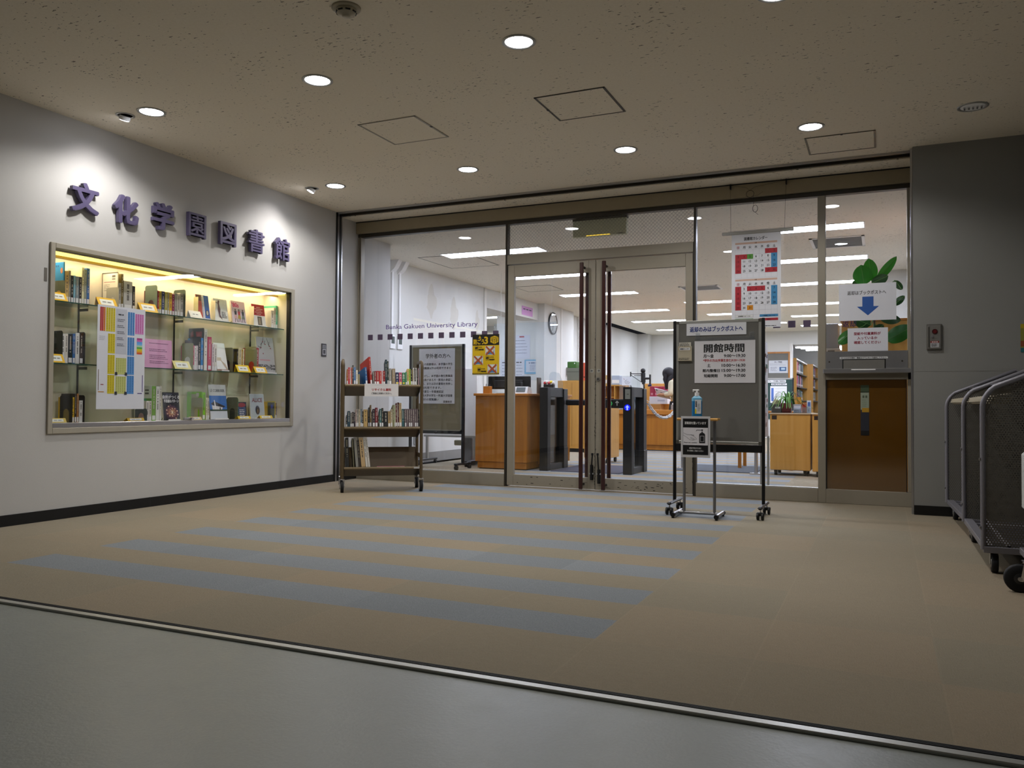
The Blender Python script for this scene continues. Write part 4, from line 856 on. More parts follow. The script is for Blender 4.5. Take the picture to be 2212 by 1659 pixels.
# ================================================================ book truck (stands askew in the corner)
TA = math.radians(37.62)
TM = Matrix.Translation((.874, -.5155, 0)) @ Matrix.Rotation(TA, 4, 'Z')     # x along the shelves, -y towards the viewer
BR = mat('#5d4f39', .42, .15, .05); BRL = mat('#7d6e55', .4, .15, .05)
t = thing('book_truck', 'brown steel three-shelf book truck of giveaway books in the corner', 'book cart', (.874, -.5155, 0), rz=TA)
for sx in (-1, 1):
    b = MB(TM); x = sx * .352; pts = [(x, -.165, .12), (x, -.165, 1.13)] + [(x, -.165 + .05 - .05 * math.cos(a), 1.13 + .05 * math.sin(a)) for a in [PI / 2 * i / 5 for i in range(1, 6)]] + [(x, .165 - .05 + .05 * math.sin(a), 1.13 + .05 * math.cos(a)) for a in [PI / 2 * i / 5 for i in range(0, 6)]] + [(x, .165, .12)]
    b.tube(pts, .0145, BR, 12); b.box(x - .006, x + .006, -.16, .16, .14, .17, BR); b.box(x - .004, x + .004, -.15, .15, .3, .34, BR); b.build('end_frame', t)
SL = [.968, .586, .226]; TILT = .24
for i, z in enumerate(SL):
    b = MB(TM); x0, x1 = -.338, .338
    b.cyl((x0, -.168, z - .012), (x1, -.168, z - .012), .012, BRL, 12)
    zb = z - .10; yb = .10
    b.prism([(x0, -.168, z - .002), (x0, yb, zb + .0), (x0, yb + .02 + (.06 if i == 2 else 0), zb + (.26 if i == 2 else .09)), (x0, yb + .024 + (.06 if i == 2 else 0), zb + (.259 if i == 2 else .089)), (x0, yb + .003, zb - .004), (x0, -.166, z - .008)], (x1 - x0, 0, 0), BR)
    for xx in (x0, x1 - .004): b.prism([(xx, -.16, z - .01), (xx, yb, zb), (xx, yb, zb - .03), (xx, -.14, z - .065)], (.004, 0, 0), mat('#2c251a', .5))
    b.build('shelf', t)
for n, (sx, yy) in enumerate(((-1, -.165), (-1, .165), (1, -.165), (1, .165))):
    b = MB(TM); x = sx * .352; r = .05
    b.lathe([(.03, -.013), (r, -.013), (r, .013), (.03, .013)], (x - .0, yy + .0, r), RUBBER, 22, axis='x'); b.lathe([(.02, -.015), (.033, -.015), (.033, .015), (.02, .015)], (x, yy, r), STEEL, 18, axis='x')
    w_ = b.build('caster', t)
    c = MB(TM); c.box(x - .022, x - .018, yy - .016, yy + .016, r - .012, r + .066, CHROME, .001); c.box(x + .018, x + .022, yy - .016, yy + .016, r - .012, r + .066, CHROME, .001); c.box(x - .022, x + .022, yy - .018, yy + .018, r + .062, r + .068, CHROME, .001); c.cyl((x - .024, yy, r), (x + .024, yy, r), .006, CHROME, 10); c.cyl((x, yy, r + .066), (x, yy, .135), .01, CHROME, 12); c.build('caster_fork', w_)
b = MB(TM); b.box(.285, .335, -.181, -.1795, .208, .222, mat('#c6c8ca', .3, .3)); b.build('sticker', t, label='silver sticker on the bottom shelf lip')
# sign hanging over the top shelf lip
b = MB(TM); U = Vector((0, 0, 1)); R = Vector((1, 0, 0))
class _L(Sheet): pass
s = Sheet(b, (-.165, -.183, .972), R, U, .303, .112, mat('#e8e6e8', .55, noise=.02), .0012)
s.rect(.0, .0, .303, .014, mat('#e6e6e8', .4, noise=0)); s.txt('リサイクル資料', .152, .062, .026, REDINK, .02, 'c', fit=.17, k=2); s.txt('ご自由にお持ちください。', .152, .092, .019, INK, .015, 'c', fit=.18, k=2)
b.box(-.165, .138, -.181, -.168, .9723, .9733, mat('#e8e6e8', .55, noise=.02))
b.build('paper_sign', label='white paper sign with red and black print on the book truck', cat='sign')
T_HUE = {'#a8642c': 'orange-brown', '#b83c48': 'red-pink', '#d8d4d0': 'white', '#c8563c': 'red-orange', '#3a3a3c': 'dark grey', '#4a7ab0': 'blue', '#dcd6c6': 'cream', '#8c8462': 'khaki', '#1f5a94': 'large blue', '#a8281e': 'very large red', '#6c6a66': 'grey', '#7c2430': 'navy and red', '#a01c20': 'deep red', '#b82c2c': 'red', '#d0b4b8': 'pinkish white', '#8c1418': 'dark red', '#16323e': 'tall dark teal', '#2e3c34': 'dark green', '#8c8a86': 'light grey', '#94846a': 'brown and blue', '#1c2450': 'navy lettered', '#c85a78': 'pink lettered', '#2c7c50': 'green lettered', '#3c9064': 'plain green', '#cdb070': 'cream and orange', '#9ab82c': 'lime', '#1e181c': 'black', '#9c8c6a': 'khaki', '#dedede': 'white', '#141416': 'black', '#c8a8b0': 'pale pink', '#2e2418': 'dark brown', '#16161a': 'black', '#1c3c4c': 'teal-navy', '#7a7874': 'mid grey', '#2a1c1e': 'black and red', '#2a2030': 'dark purple', '#b4a09c': 'pinkish grey', '#98968e': 'grey', '#bcb096': 'beige', '#5a7488': 'blue-grey', '#33281c': 'brown', '#b89a60': 'tan', '#15181e': 'thin black', '#6e5834': 'tall brown', '#2c1c28': 'purple-black', '#7c1c2a': 'crimson', '#2c281c': 'short brown', '#3c6c6c': 'teal', '#28261c': 'olive black', '#0f1012': 'wide black', '#a4885a': 'light brown', '#7c7c56': 'olive green', '#b4b89a': 'white and green', '#5c1622': 'maroon', '#d0ccc4': 'thin white', '#4c1620': 'dark maroon', '#c0a678': 'tall cream', '#2a5a60': 'blue and green', '#6a5c60': 'pink-grey'}
def truck_row(L, cols_, z, shelf):
    seen = {}
    for k, ((xa, xb, ht), c) in enumerate(zip(L, cols_)):
        n = seen[c] = seen.get(c, 0) + 1
        dark = lin(int(c[1:3], 16) / 255) + lin(int(c[3:5], 16) / 255) > .55
        M = TM @ Matrix.Translation((xa + .0004, -.150, z - .008)) @ Matrix.Rotation(-.0, 4, 'X')
        M = TM @ Matrix.Translation((xa + .0004, -.152, z - .004)) @ Matrix.Rotation(math.radians(15) if c in ('#1f5a94', '#a8281e') else 0, 4, 'Z') @ Matrix.Rotation(-TILT, 4, 'X')
        dep = {'#1f5a94': .20, '#a8281e': .26}.get(c, .13 + .03 * ((k * 7) % 3) / 3)
        o = book(M, xb - xa - .0008, ht, dep, c, '%s book, %s from left on %s shelf of book truck' % (T_HUE[c], ORD[k], shelf), 'giveaway books on the %s shelf of the truck' % shelf, tag=(k % 3 != 1), title=ht > .1, tcol='#55524c' if dark else None)
        if c in ('#1c2450', '#c85a78', '#2c7c50'):
            g = MB(M); w = xb - xa; g.text('大', (w * .5, -.0009, ht * .70), (1, 0, 0), (0, 0, 1), .02, WHITE, .02, 'c'); g.text('小', (w * .5, -.0009, ht * .50), (1, 0, 0), (0, 0, 1), .02, WHITE, .02, 'c'); g.cyl((w * .5, -.0012, ht * .16), (w * .5, -.0002, ht * .16), w * .32, mat('#e0c83a', .5, noise=0), 16); g.build('spine_print', o, label='white characters and a yellow dot')
TOPL = [(-0.321, -0.309, 0.142), (-0.309, -0.291, 0.16), (-0.291, -0.282, 0.129), (-0.282, -0.273, 0.159), (-0.273, -0.258, 0.181), (-0.258, -0.241, 0.161), (-0.239, -0.223, 0.135), (-0.222, -0.205, 0.099), (-0.153, -0.133, 0.165), (-0.11, -0.092, 0.263), (-0.09, -0.075, 0.128), (-0.075, -0.057, 0.13), (-0.057, -0.03, 0.131), (-0.03, -0.011, 0.131), (-0.011, 0.002, 0.13), (0.002, 0.022, 0.133), (0.022, 0.04, 0.24), (0.041, 0.054, 0.225), (0.055, 0.08, 0.156), (0.084, 0.114, 0.155), (0.116, 0.145, 0.12), (0.147, 0.174, 0.12), (0.176, 0.203, 0.119), (0.205, 0.219, 0.123), (0.22, 0.237, 0.156), (0.237, 0.253, 0.155), (0.253, 0.268, 0.158), (0.268, 0.278, 0.152), (0.278, 0.287, 0.166), (0.287, 0.3, 0.155), (0.3, 0.309, 0.166), (0.31, 0.321, 0.156), (0.321, 0.329, 0.16), (0.329, 0.336, 0.18)]
TOPC = ['#a8642c', '#b83c48', '#d8d4d0', '#c8563c', '#3a3a3c', '#4a7ab0', '#dcd6c6', '#8c8462', '#1f5a94', '#a8281e', '#6c6a66', '#7c2430', '#a01c20', '#b82c2c', '#d0b4b8', '#8c1418', '#16323e', '#2e3c34', '#8c8a86', '#94846a', '#1c2450', '#c85a78', '#2c7c50', '#3c9064', '#cdb070', '#9ab82c', '#1e181c', '#9c8c6a', '#dedede', '#141416', '#dedede', '#141416', '#c8a8b0', '#2e2418']
MIDL = [(-0.323, -0.311, 0.108), (-0.311, -0.285, 0.148), (-0.285, -0.27, 0.133), (-0.27, -0.253, 0.14), (-0.253, -0.239, 0.134), (-0.239, -0.227, 0.165), (-0.227, -0.211, 0.167), (-0.21, -0.195, 0.163), (-0.195, -0.182, 0.167), (-0.182, -0.169, 0.145), (-0.167, -0.132, 0.164), (-0.125, -0.115, 0.182), (-0.111, -0.097, 0.206), (-0.096, -0.088, 0.137), (-0.088, -0.065, 0.169), (-0.064, -0.041, 0.181), (-0.039, -0.026, 0.11), (-0.026, -0.007, 0.17), (-0.007, 0.011, 0.177), (0.013, 0.05, 0.149), (0.051, 0.074, 0.148), (0.075, 0.092, 0.168), (0.092, 0.109, 0.206), (0.109, 0.121, 0.208), (0.121, 0.134, 0.224), (0.134, 0.139, 0.229), (0.139, 0.153, 0.231), (0.153, 0.175, 0.226), (0.176, 0.196, 0.17), (0.196, 0.203, 0.169), (0.203, 0.218, 0.171), (0.22, 0.237, 0.171), (0.239, 0.255, 0.171), (0.256, 0.272, 0.172), (0.274, 0.293, 0.172), (0.294, 0.31, 0.172), (0.312, 0.326, 0.173), (0.326, 0.336, 0.164)]
MIDC = ['#16161a', '#1c3c4c', '#7a7874', '#2a1c1e', '#2a2030', '#b4a09c', '#98968e', '#bcb096', '#5a7488', '#33281c', '#b89a60', '#15181e', '#6e5834', '#16161a', '#2c1c28', '#7c1c2a', '#2c281c', '#3c6c6c', '#28261c', '#0f1012', '#a4885a', '#bcb096', '#7c7c56', '#b4b89a', '#5c1622', '#d0ccc4', '#4c1620', '#c0a678', '#2a5a60', '#16161a', '#6a5c60', '#6a5c60', '#6a5c60', '#6a5c60', '#6a5c60', '#6a5c60', '#6a5c60', '#16161a']
truck_row(TOPL, TOPC, SL[0], 'top'); truck_row(MIDL, MIDC, SL[1], 'middle')
# bottom shelf: tall volumes leaning to the left and one lying flat
def lean_book(xb, wd, ht, col, tilt, label, dep=.17):
    M = TM @ Matrix.Translation((xb, -.152, SL[2] - .002)) @ Matrix.Rotation(-TILT, 4, 'X') @ Matrix.Rotation(-tilt, 4, 'Y')
    book(M, wd, ht, dep, col, label, 'leaning volumes on the bottom shelf of the truck', tag=False, title=True, tcol='#202020' if col in ('#c9c6be', '#b89c70') else '#8a846c')
for xb, wd, ht, col, tl, l in ((-.322, .03, .27, '#121210', .02, 'black volume at the left end of the bottom truck shelf'), (-.286, .012, .265, '#55523c', .05, 'thin olive volume leaning second on the bottom truck shelf'), (-.262, .024, .272, '#85847e', .075, 'grey volume leaning third on the bottom truck shelf'), (-.236, .02, .245, '#2b241c', .08, 'dark brown volume leaning fourth on the bottom truck shelf'), (-.212, .036, .268, '#b89c70', .09, 'tan volume with black edges leaning fifth on the bottom truck shelf'), (-.173, .018, .275, '#c9c6be', .095, 'white volume with black titles leaning sixth on the bottom truck shelf'), (-.152, .018, .272, '#c9c6be', .1, 'white volume leaning last against its neighbours, bottom truck shelf')): lean_book(xb + .03 * (tl > .04), wd, ht, col, tl, l)
M = TM @ Matrix.Translation((-.045, -.14, SL[2] - .006)) @ Matrix.Rotation(-TILT - .1, 4, 'X')
b = MB(M); b.box(0, .25, 0, .17, .0, .003, mat('#b83a5a', .45)); b.box(0, .25, .001, .168, .003, .006, mat('#d8d4cc', .7)); b.box(0, .25, 0, .17, .006, .009, mat('#c04a68', .45)); b.build('book', label='thin pink booklet lying flat on the bottom shelf of the book truck', cat='book')
# ================================================================ board stand in front of the doors
t = thing('board_stand', 'grey felt notice board on a black castor stand before the doors', 'notice board', (3.99, -.8, 0))
yb = -.79
for x in (3.665, 4.308): MB().box(x - .011, x + .011, yb - .012, yb + .012, .085, 1.435, BLACK, .003).build('post', t)
MB().box(3.675, 4.297, yb - .012, yb + .012, .46, .515, BLACK, .003).build('cross_rail', t)
MB().box(3.69, 4.283, yb - .006, yb + .008, .53, 1.41, mat('#6f6e6a', .9, 0, .12, 260)).build('felt_panel', t)
b = MB(); b.box(3.677, 3.697, yb - .011, yb + .011, .517, 1.43, ALU, .002); b.box(4.276, 4.297, yb - .011, yb + .011, .517, 1.43, ALU, .002); b.box(3.697, 4.276, yb - .011, yb + .011, 1.408, 1.43, ALU, .002); b.box(3.697, 4.276, yb - .011, yb + .011, .517, .537, ALU, .002)
for x in (3.676, 4.275):
    for z in (.516, 1.407): b.box(x, x + .023, yb - .0118, yb - .0108, z, z + .023, mat('#4e4c44', .5))
b.build('aluminium_frame', t)
for x in (3.668, 4.31):
    b = MB(); b.box(x - .017, x + .017, -.99, -.6, .072, .094, mat('#3a3a3e', .4, .2), .009); b.build('foot', t)
    for y in (-.965, -.62):
        c = MB(); c.cyl((x, y, .05), (x, y, .075), .005, STEEL, 8)
        for dx in (-.016, .016): c.lathe([(.012, -.009), (.022, -.009), (.026, -.004), (.026, .004), (.022, .009), (.012, .009)], (x + dx, y - .008, .026), BLACK, 20, axis='x')
        c.box(x - .027, x + .027, y - .022, y + .012, .03, .054, BLACK, .006); c.build('caster', t)
b = MB(); s = Sheet(b, (3.755, yb - .013, 1.408), X1, Z1, .435, .089, mat('#dfe1e8', .4, noise=.03)); s.txt('返却のみはブックポストへ', .218, .06, .042, mat('#1c357e', .5, noise=0), .02, 'c', fit=.385)
for x, y in ((.008, .008), (.427, .008), (.008, .081)): s.disc(x, y, .004, .004, mat('#e8e8ea', .2, noise=0), 2, 10)
b.build('paper_sign', label='narrow white sign with blue lettering pinned along the top of the grey board', cat='sign')
b = MB(); s = Sheet(b, (3.815, yb - .013, 1.277), X1, Z1, .438, .312, mat('#dedee4', .4, noise=.03))
B3 = .03
s.txt('開館時間', .215, .08, .066, INK, .022, 'c', fit=.29)
for y, a, c, xa, q in ((.123, '月〜金', '9:00〜19:30', .066, INK), (.193, '土', '10:00〜16:30', .093, INK), (.23, '館内整備日', '15:00〜19:30', .06, INK), (.268, '短縮開館', '9:00〜17:00', .07, INK)):
    s.txt(a, xa, y, .028 if len(a) < 4 else .025, q, .022, fit={3: .075, 1: .025, 5: .125, 4: .1}[len(a)]); s.txt(c, .368, y, .030, q, .022, 'r', fit=.168 if c[0] == '1' else .152)
s.txt('*学外の方は(卒業生含む)9:30〜19:30', .365, .154, .022, REDINK, .02, 'r', fit=.3)
b.build('paper_sign', label='large white opening-hours sheet with times on the grey board', cat='sign')
b = MB(); g = glassmat('clear_sleeve', '#e4e6e8', 1.5, .08, haze=.08)
b.box(3.82, 4.25, yb - .0155, yb - .0145, 1.277, 1.305, g)
for x in (3.84, 4.23): b.box(x - .016, x + .016, yb - .018, yb - .008, 1.29, 1.335, g, .003)
b.build('clip_holder', label='clear plastic sleeve holder above the opening-hours sheet', cat='holder')
t = thing('leaflet_holder', 'small cream leaflet holder on the left edge of the grey board', 'leaflet holder', (3.745, yb - .02, 1.13))
b = MB(); s = Sheet(b, (3.694, yb - .03, 1.24), X1, Z1, .104, .112, mat('#b5ad98', .6)); s.rect(.008, .006, .088, .028, mat('#a08c58', .5)); s.rect(.011, .009, .082, .022, PAPER, 2); s.txt('図書館カレンダー', .052, .025, .012, INK, .02, 'c', fit=.07, k=3); s.dashes(.006, .088, .09, 2, .009, .0035, INK, 2); b.box(3.694, 3.798, yb - .03, yb - .013, 1.128, 1.131, mat('#b5ad98', .6)); b.build('pocket', t)
b = MB(); s = Sheet(b, (3.70, yb - .018, 1.27), X1, Z1, .09, .13, mat('#c4c0b4', .6)); s.dashes(.01, .006, .07, 1, .01, .003, INK); s.dashes(.006, .016, .08, 2, .01, .005, INK); b.build('leaflet', t)
# ================================================================ sanitiser stand with sign and bottle
t = thing('sanitizer_stand', 'slim silver floor stand carrying the hand sanitiser, in front of the grey board', 'stand', (3.88, -.95, 0))
ys = -1.005
MB().cyl((3.745, ys - .055, .7), (4.033, ys - .055, .7), .01, WOODL, 14).box(3.75, 4.028, ys - .055, ys + .07, .694, .708, WOODL, .003).build('table_top', t)
for x in (3.784, 4.0): MB().cyl((x, ys, .03), (x, ys, .696), .0105, mat('#85868a', .3, .7), 14).build('pole', t)
for x in (3.732, 4.036):
    b = MB(); b.cyl((x, -1.14, .026), (x, -.86, .026), .014, mat('#9a9ba0', .28, .7), 14); b.cyl((x, -1.142, .024), (x, -1.115, .024), .0165, BLACK, 14); b.cyl((x, -.885, .024), (x, -.858, .024), .0165, BLACK, 14); b.box(x - .008, x + .008, -1.14, -1.12, 0, .02, RUBBER); b.box(x - .008, x + .008, -.88, -.865, 0, .02, RUBBER); b.build('foot', t)
MB().cyl((3.732, ys, .03), (4.036, ys, .03), .011, mat('#9a9ba0', .28, .7), 12).build('cross_bar', t)
b = MB(); s = Sheet(b, (3.775, ys - .068, .722), X1, Z1, .207, .292, mat('#d0d0d4', .35, noise=.02)); d = mat('#1b1b1d', .35, noise=0); wq = mat('#dedce2', .4, noise=0)
s.rect(.013, .016, .181, .258, mat('#606064', .4, noise=0)); s.rect(.0155, .0185, .176, .253, wq, 2); s.rect(.0155, .0185, .176, .062, d, 3); s.txt('消毒液を置いています', .103, .056, .021, WHITE, .015, 'c', fit=.152, k=4)
s.rect(.0155, .205, .176, .0665, d, 3); s.txt('感染予防のために', .103, .231, .013, WHITE, .01, 'c', fit=.085, k=4); s.txt('手の消毒にご協力ください', .103, .250, .013, WHITE, .01, 'c', fit=.115, k=4)
for a in (((.018, .118), (.045, .132)), ((.045, .132), (.072, .132)), ((.072, .132), (.088, .14)), ((.08, .136), (.105, .152)), ((.018, .136), (.045, .152)), ((.045, .152), (.062, .166)), ((.062, .166), (.084, .171)), ((.084, .171), (.110, .164)), ((.105, .152), (.113, .163)), ((.07, .148), (.098, .162)), ((.066, .154), (.092, .167)), ((.07, .131), (.094, .134)), ((.094, .134), (.084, .139))): s.line(*a[0], *a[1], .0016, INK, 3)
s.rect(.13, .128, .042, .062, INK, 3); s.poly([(.13, .128), (.138, .118), (.164, .118), (.172, .128)], INK, 3); s.rect(.137, .138, .028, .042, wq, 4); s.rect(.139, .14, .024, .038, INK, 5); s.rect(.145, .112, .012, .007, INK, 3); s.rect(.149, .1, .004, .013, INK, 3); s.rect(.112, .096, .045, .004, INK, 3); s.line(.113, .098, .108, .106, .003, INK, 3); s.poly([(.143, .096), (.151, .092), (.159, .096), (.151, .101)], INK, 4)
s.txt('Please use a sanitizer', .022, .19, .010, INK, .02, k=3, fit=.095)
b.build('sanitizer_sign', label='black and white hand sanitising sign hung on the silver stand', cat='sign')
t = thing('sanitizer_bottle', 'blue pump bottle of hand sanitiser standing on the silver stand', 'bottle', (3.878, -1.02, .708))
LQ = mat('#1d6ea8', .15, 0, .04, coat=.5); cx, cy = 3.878, -1.02
def rbox(b, w, d, z0, z1, m, n=6, top=1.0):
    P = []
    for k in range(4):
        ax, ay = (1, 1, -1, -1)[k], (1, -1, -1, 1)[k]
        for i in range(n):
            a = (PI / 2) * (i + .5) / n; r = d * .45
            px, py = (w / 2 - r) * ax, (d / 2 - r) * ay
            c, s_ = (math.sin(a), math.cos(a)) if k % 2 == 0 else (math.cos(a), math.sin(a))
            P.append((px + r * c * ax, py + r * s_ * ay))
    K = len(P); vs = [(cx + x, cy + y, z0) for x, y in P] + [(cx + x * top, cy + y * top, z1) for x, y in P]
    b.add(vs, [(i, (i + 1) % K, K + (i + 1) % K, K + i) for i in range(K)], m, True); b.add(vs, [tuple(range(K)), tuple(range(K, 2 * K))], m)
b = MB(); rbox(b, .074, .046, .7085, .83, LQ); rbox(b, .074, .046, .83, .852, mat('#6fb4d8', .1, coat=.5)); rbox(b, .074, .046, .852, .868, mat('#8cc0dc', .1, coat=.5), top=.5); b.build('body', t)
b = MB(); s = Sheet(b, (cx - .010, cy - .0235, .84), X1, Z1, .044, .1, mat('#ccd0d4', .4, noise=.02), .0004); s.rect(0, .066, .011, .034, mat('#d8c82c', .4, noise=0)); s.txt('消', .003, .022, .013, INK, .02, k=2); s.txt('毒', .003, .036, .013, INK, .02, k=2); s.txt('液', .003, .05, .013, INK, .02, k=2); s.dashes(.019, .03, .02, 7, .008, .0025, mat('#5a6470', .5), 2); b.build('label', t)
b = MB(); b.cyl((cx, cy, .866), (cx, cy, .892), .016, WHITE, 18); b.cyl((cx, cy, .892), (cx, cy, .905), .008, WHITE, 12); b.box(cx - .03, cx + .016, cy - .008, cy + .008, .903, .914, WHITE, .003); b.box(cx - .03, cx - .024, cy - .004, cy + .004, .896, .905, WHITE, .001); b.build('pump', t)
# ================================================================ calendar hung above the board stand
yc = .255
t = thing('wall_calendar', 'two-month library calendar with coloured squares hanging from a silver bar', 'calendar', (4.12, yc, 1.47))
MB().box(3.83, 4.42, yc - .008, yc + .008, 2.262, 2.29, ALU, .004).build('hanging_bar', t)
b = MB(); b.tube([(3.905, yc, 2.29), (3.897, .275, 2.705)], .0012, BLACK, 6); b.tube([(4.345, yc, 2.29), (4.357, .275, 2.705)], .0012, BLACK, 6)
b.tube([(4.063 + .032 * math.cos(a), .27, 2.61 + .03 * math.sin(a)) for a in [2 * PI * i / 24 for i in range(24)]], .002, BLACK, 6, True); b.tube([(4.105 + .02 * math.cos(a), .27, 2.48 + .03 * math.sin(a)) for a in [2 * PI * i / 24 for i in range(24)]], .002, BLACK, 6, True); b.tube([(4.09, .27, 2.59), (4.092, .27, 2.50)], .0012, BLACK, 5); b.tube([(4.105, .27, 2.45), (4.13, .27, 2.425)], .0012, BLACK, 5); b.tube([(4.06, .27, 2.64), (4.03, .28, 2.67), (3.9, .285, 2.70)], .001, BLACK, 5); b.tube([(4.06, .27, 2.64), (4.1, .28, 2.67), (4.35, .285, 2.70)], .001, BLACK, 5); b.tube([(4.09, .27, 2.59), (4.13, .27, 2.595), (4.17, .27, 2.62)], .001, BLACK, 5); b.build('hanging_wire', t)
for x in (3.897, 4.357): MB().box(x - .006, x + .006, .27, .296, 2.665, 2.71, BLACK, .002).build('hook', t)
b = MB(); s = Sheet(b, (3.912, yc - .003, 2.262), X1, Z1, .405, .80, mat('#d8dae2', .5, noise=.02), .001)
s.txt('図書館カレンダー', .2, .052, .031, INK, .012, 'c', fit=.19)
RD, BL, GN, OR, PK = (mat(h, .5, noise=0) for h in ('#a82834', '#3f86b8', '#4f9038', '#cc8416', '#c8a898'))
def month(y, name, start, days, spec):
    x0, cw, ch = .03, .0493, .0405
    s.rect(x0, y, cw * 7, .016, PK); s.txt(name, .2, y + .0135, .013, INK, 0, 'c', k=2)
    for i, d in enumerate('日月火水木金土'): s.txt(d, x0 + cw * (i + .5), y + .052, .026, RD if i == 0 else INK, .004, 'c', k=2)
    for r in range(7): s.rect(x0, y + .062 + r * ch, cw * 7, .0008, mat('#9a9ca6', .5, noise=0))
    for c in range(8): s.rect(x0 + c * cw, y + .062, .0008, ch * 6, mat('#9a9ca6', .5, noise=0))
    for d in range(1, days + 1):
        k = start + d - 1; r, c = divmod(k, 7); col = spec.get(d, RD if c == 0 else BL if c == 6 else None)
        if col: s.rect(x0 + c * cw, y + .062 + r * ch, cw, ch, col, 2)
        s.txt(str(d), x0 + (c + .5) * cw, y + .062 + r * ch + .03, .027, mat('#5a1018', .5, noise=0) if col is RD else INK, .004, 'c', k=3, sx=.9)
month(.07, '4月', 5, 30, {1: RD, 2: RD, 4: RD, 5: GN, 29: RD, 30: RD}); month(.385, '5月', 0, 31, {3: RD, 4: RD, 5: RD, 31: OR})
for x, y, c, tx in ((.03, .69, PAPER, '通常開館 9:00〜19:30'), (.03, .722, GN, '短縮開館 9:00〜17:00'), (.03, .754, OR, '館内整備 15:00〜19:30'), (.232, .69, BL, '土曜開館 10:00〜16:30'), (.232, .722, RD, '休館日')): s.rect(x, y, .15, .021, INK if c is PAPER else c); s.rect(x + .001, y + .001, .148, .019, c, 2); s.txt(tx, x + .075, y + .0155, .011, INK, .004, 'c', k=3, fit=.1 if len(tx) > 4 else None)
s.dashes(.2, .786, .17, 1, .01, .005, INK)
b.build('calendar_sheet', t)
# ================================================================ book return slot in the right-hand bay
t = thing('book_return', 'stainless book return slot with a shelf lip over a brown tinted panel', 'book return', (4.98, YG, .117))
b = MB(); b.box(4.662, 5.276, YG - .004, YG + .05, 1.105, 1.25, STEEL, .002); b.build('slot_plate', t)
b = MB(); b.box(4.79, 5.115, YG - .0055, YG - .0035, 1.105, 1.185, BLACK); b.build('slot_opening', t)
b = MB(); b.box(4.798, 5.107, YG - .0085, YG - .005, 1.107, 1.178, mat('#8f8d88', .35, .6), .001); b.build('slot_flap', t)
b = MB(); b.box(4.645, 5.30, YG - .075, YG + .0, 1.068, 1.105, STEEL, .004); b.build('shelf_lip', t)
b = MB(); b.box(4.86, 5.04, YG - .0765, YG - .075, 1.092, 1.101, WHITE); b.build('lip_label', t)
b = MB(); b.box(4.662, 5.3, YG, YG + .05, 1.018, 1.068, FRAME); b.box(4.662, 4.67, YG, YG + .03, .117, 1.018, BLACK); b.box(5.262, 5.268, YG, YG + .03, .117, 1.018, BLACK); b.build('rail', t)
BRN = bpy.data.materials.new('brown_tinted_panel'); BRN.use_nodes = True; p_ = BRN.node_tree.nodes['Principled BSDF']; p_.inputs['Base Color'].default_value = rgb('#5c3d12'); p_.inputs['Roughness'].default_value = .06; p_.inputs['Specular IOR Level'].default_value = 1.0; p_.inputs['Coat Weight'].default_value = .6; p_.inputs['Coat Roughness'].default_value = .03
MB().box(4.67, 5.262, YG + .012, YG + .02, .117, 1.02, BRN).build('tinted_panel', t)
b = MB(); s = Sheet(b, (4.77, YG - .0045, 1.203), X1, Z1, .36, .016, PAPER, .0005); s.txt('CD-ROM付き資料・雑誌はカウンターで返却して下さい。', .18, .0125, .012, INK, .02, 'c', fit=.345); b.build('strip_label', t)
b = MB()
for x in (4.69, 5.235): b.cyl((x, YG - .006, 1.165), (x, YG - .003, 1.165), .007, DKFRAME, 12)
b.build('screw', t)
b = MB(); s = Sheet(b, (4.927, YG + .010, .972), X1, Z1, .063, .408, mat('#2a2c36', .4, noise=0), .001); s.rect(0, 0, .063, .06, mat('#3a4a34', .5, noise=0)); s.rect(0, .055, .063, .145, mat('#8c9684', .5, noise=.05)); s.rect(.014, .084, .014, .02, mat('#4a5442', .5), 2); s.rect(.036, .084, .014, .02, mat('#4a5442', .5), 2); s.dashes(.01, .12, .04, 4, .016, .004, mat('#6a7460', .5), 2); s.rect(.01, .185, .053, .035, mat('#a8801c', .5, noise=0), 2); s.rect(0, .37, .063, .038, BLACK, 2); b.build('notice_strip', label='narrow dark and pale green notice strip on the brown tinted panel', cat='notice')
b = MB(); s = Sheet(b, (4.764, YG + .017, 1.804), X1, Z1, .43, .302, mat('#dfe1ea', .5, noise=.02), .001); s.txt('返却はブックポストへ', .21, .088, .036, INK, .008, 'c', fit=.29); A = mat('#2f5ca8', .5, noise=0)
s.poly([(.178, .108), (.262, .108), (.262, .188), (.303, .188), (.22, .262), (.137, .188), (.178, .188)], A); b.build('paper_sign', label='white sign with a large blue down arrow on the pane above the book return', cat='sign')
b = MB(); s = Sheet(b, (4.83, YG + .0155, 1.44), X1, Z1, .302, .206, mat('#dcdee8', .5, noise=.02), .001)
for tx, y, f in (('型紙や付属資料が', .056, .2), ('入っているか', .092, .15), ('確認してください', .128, .2)): s.txt(tx, .148, y, .026, mat('#8c1c38', .5, noise=0), .02, 'c', fit=f)
b.build('paper_sign', label='smaller white sign with red lettering just above the book return slot', cat='sign')
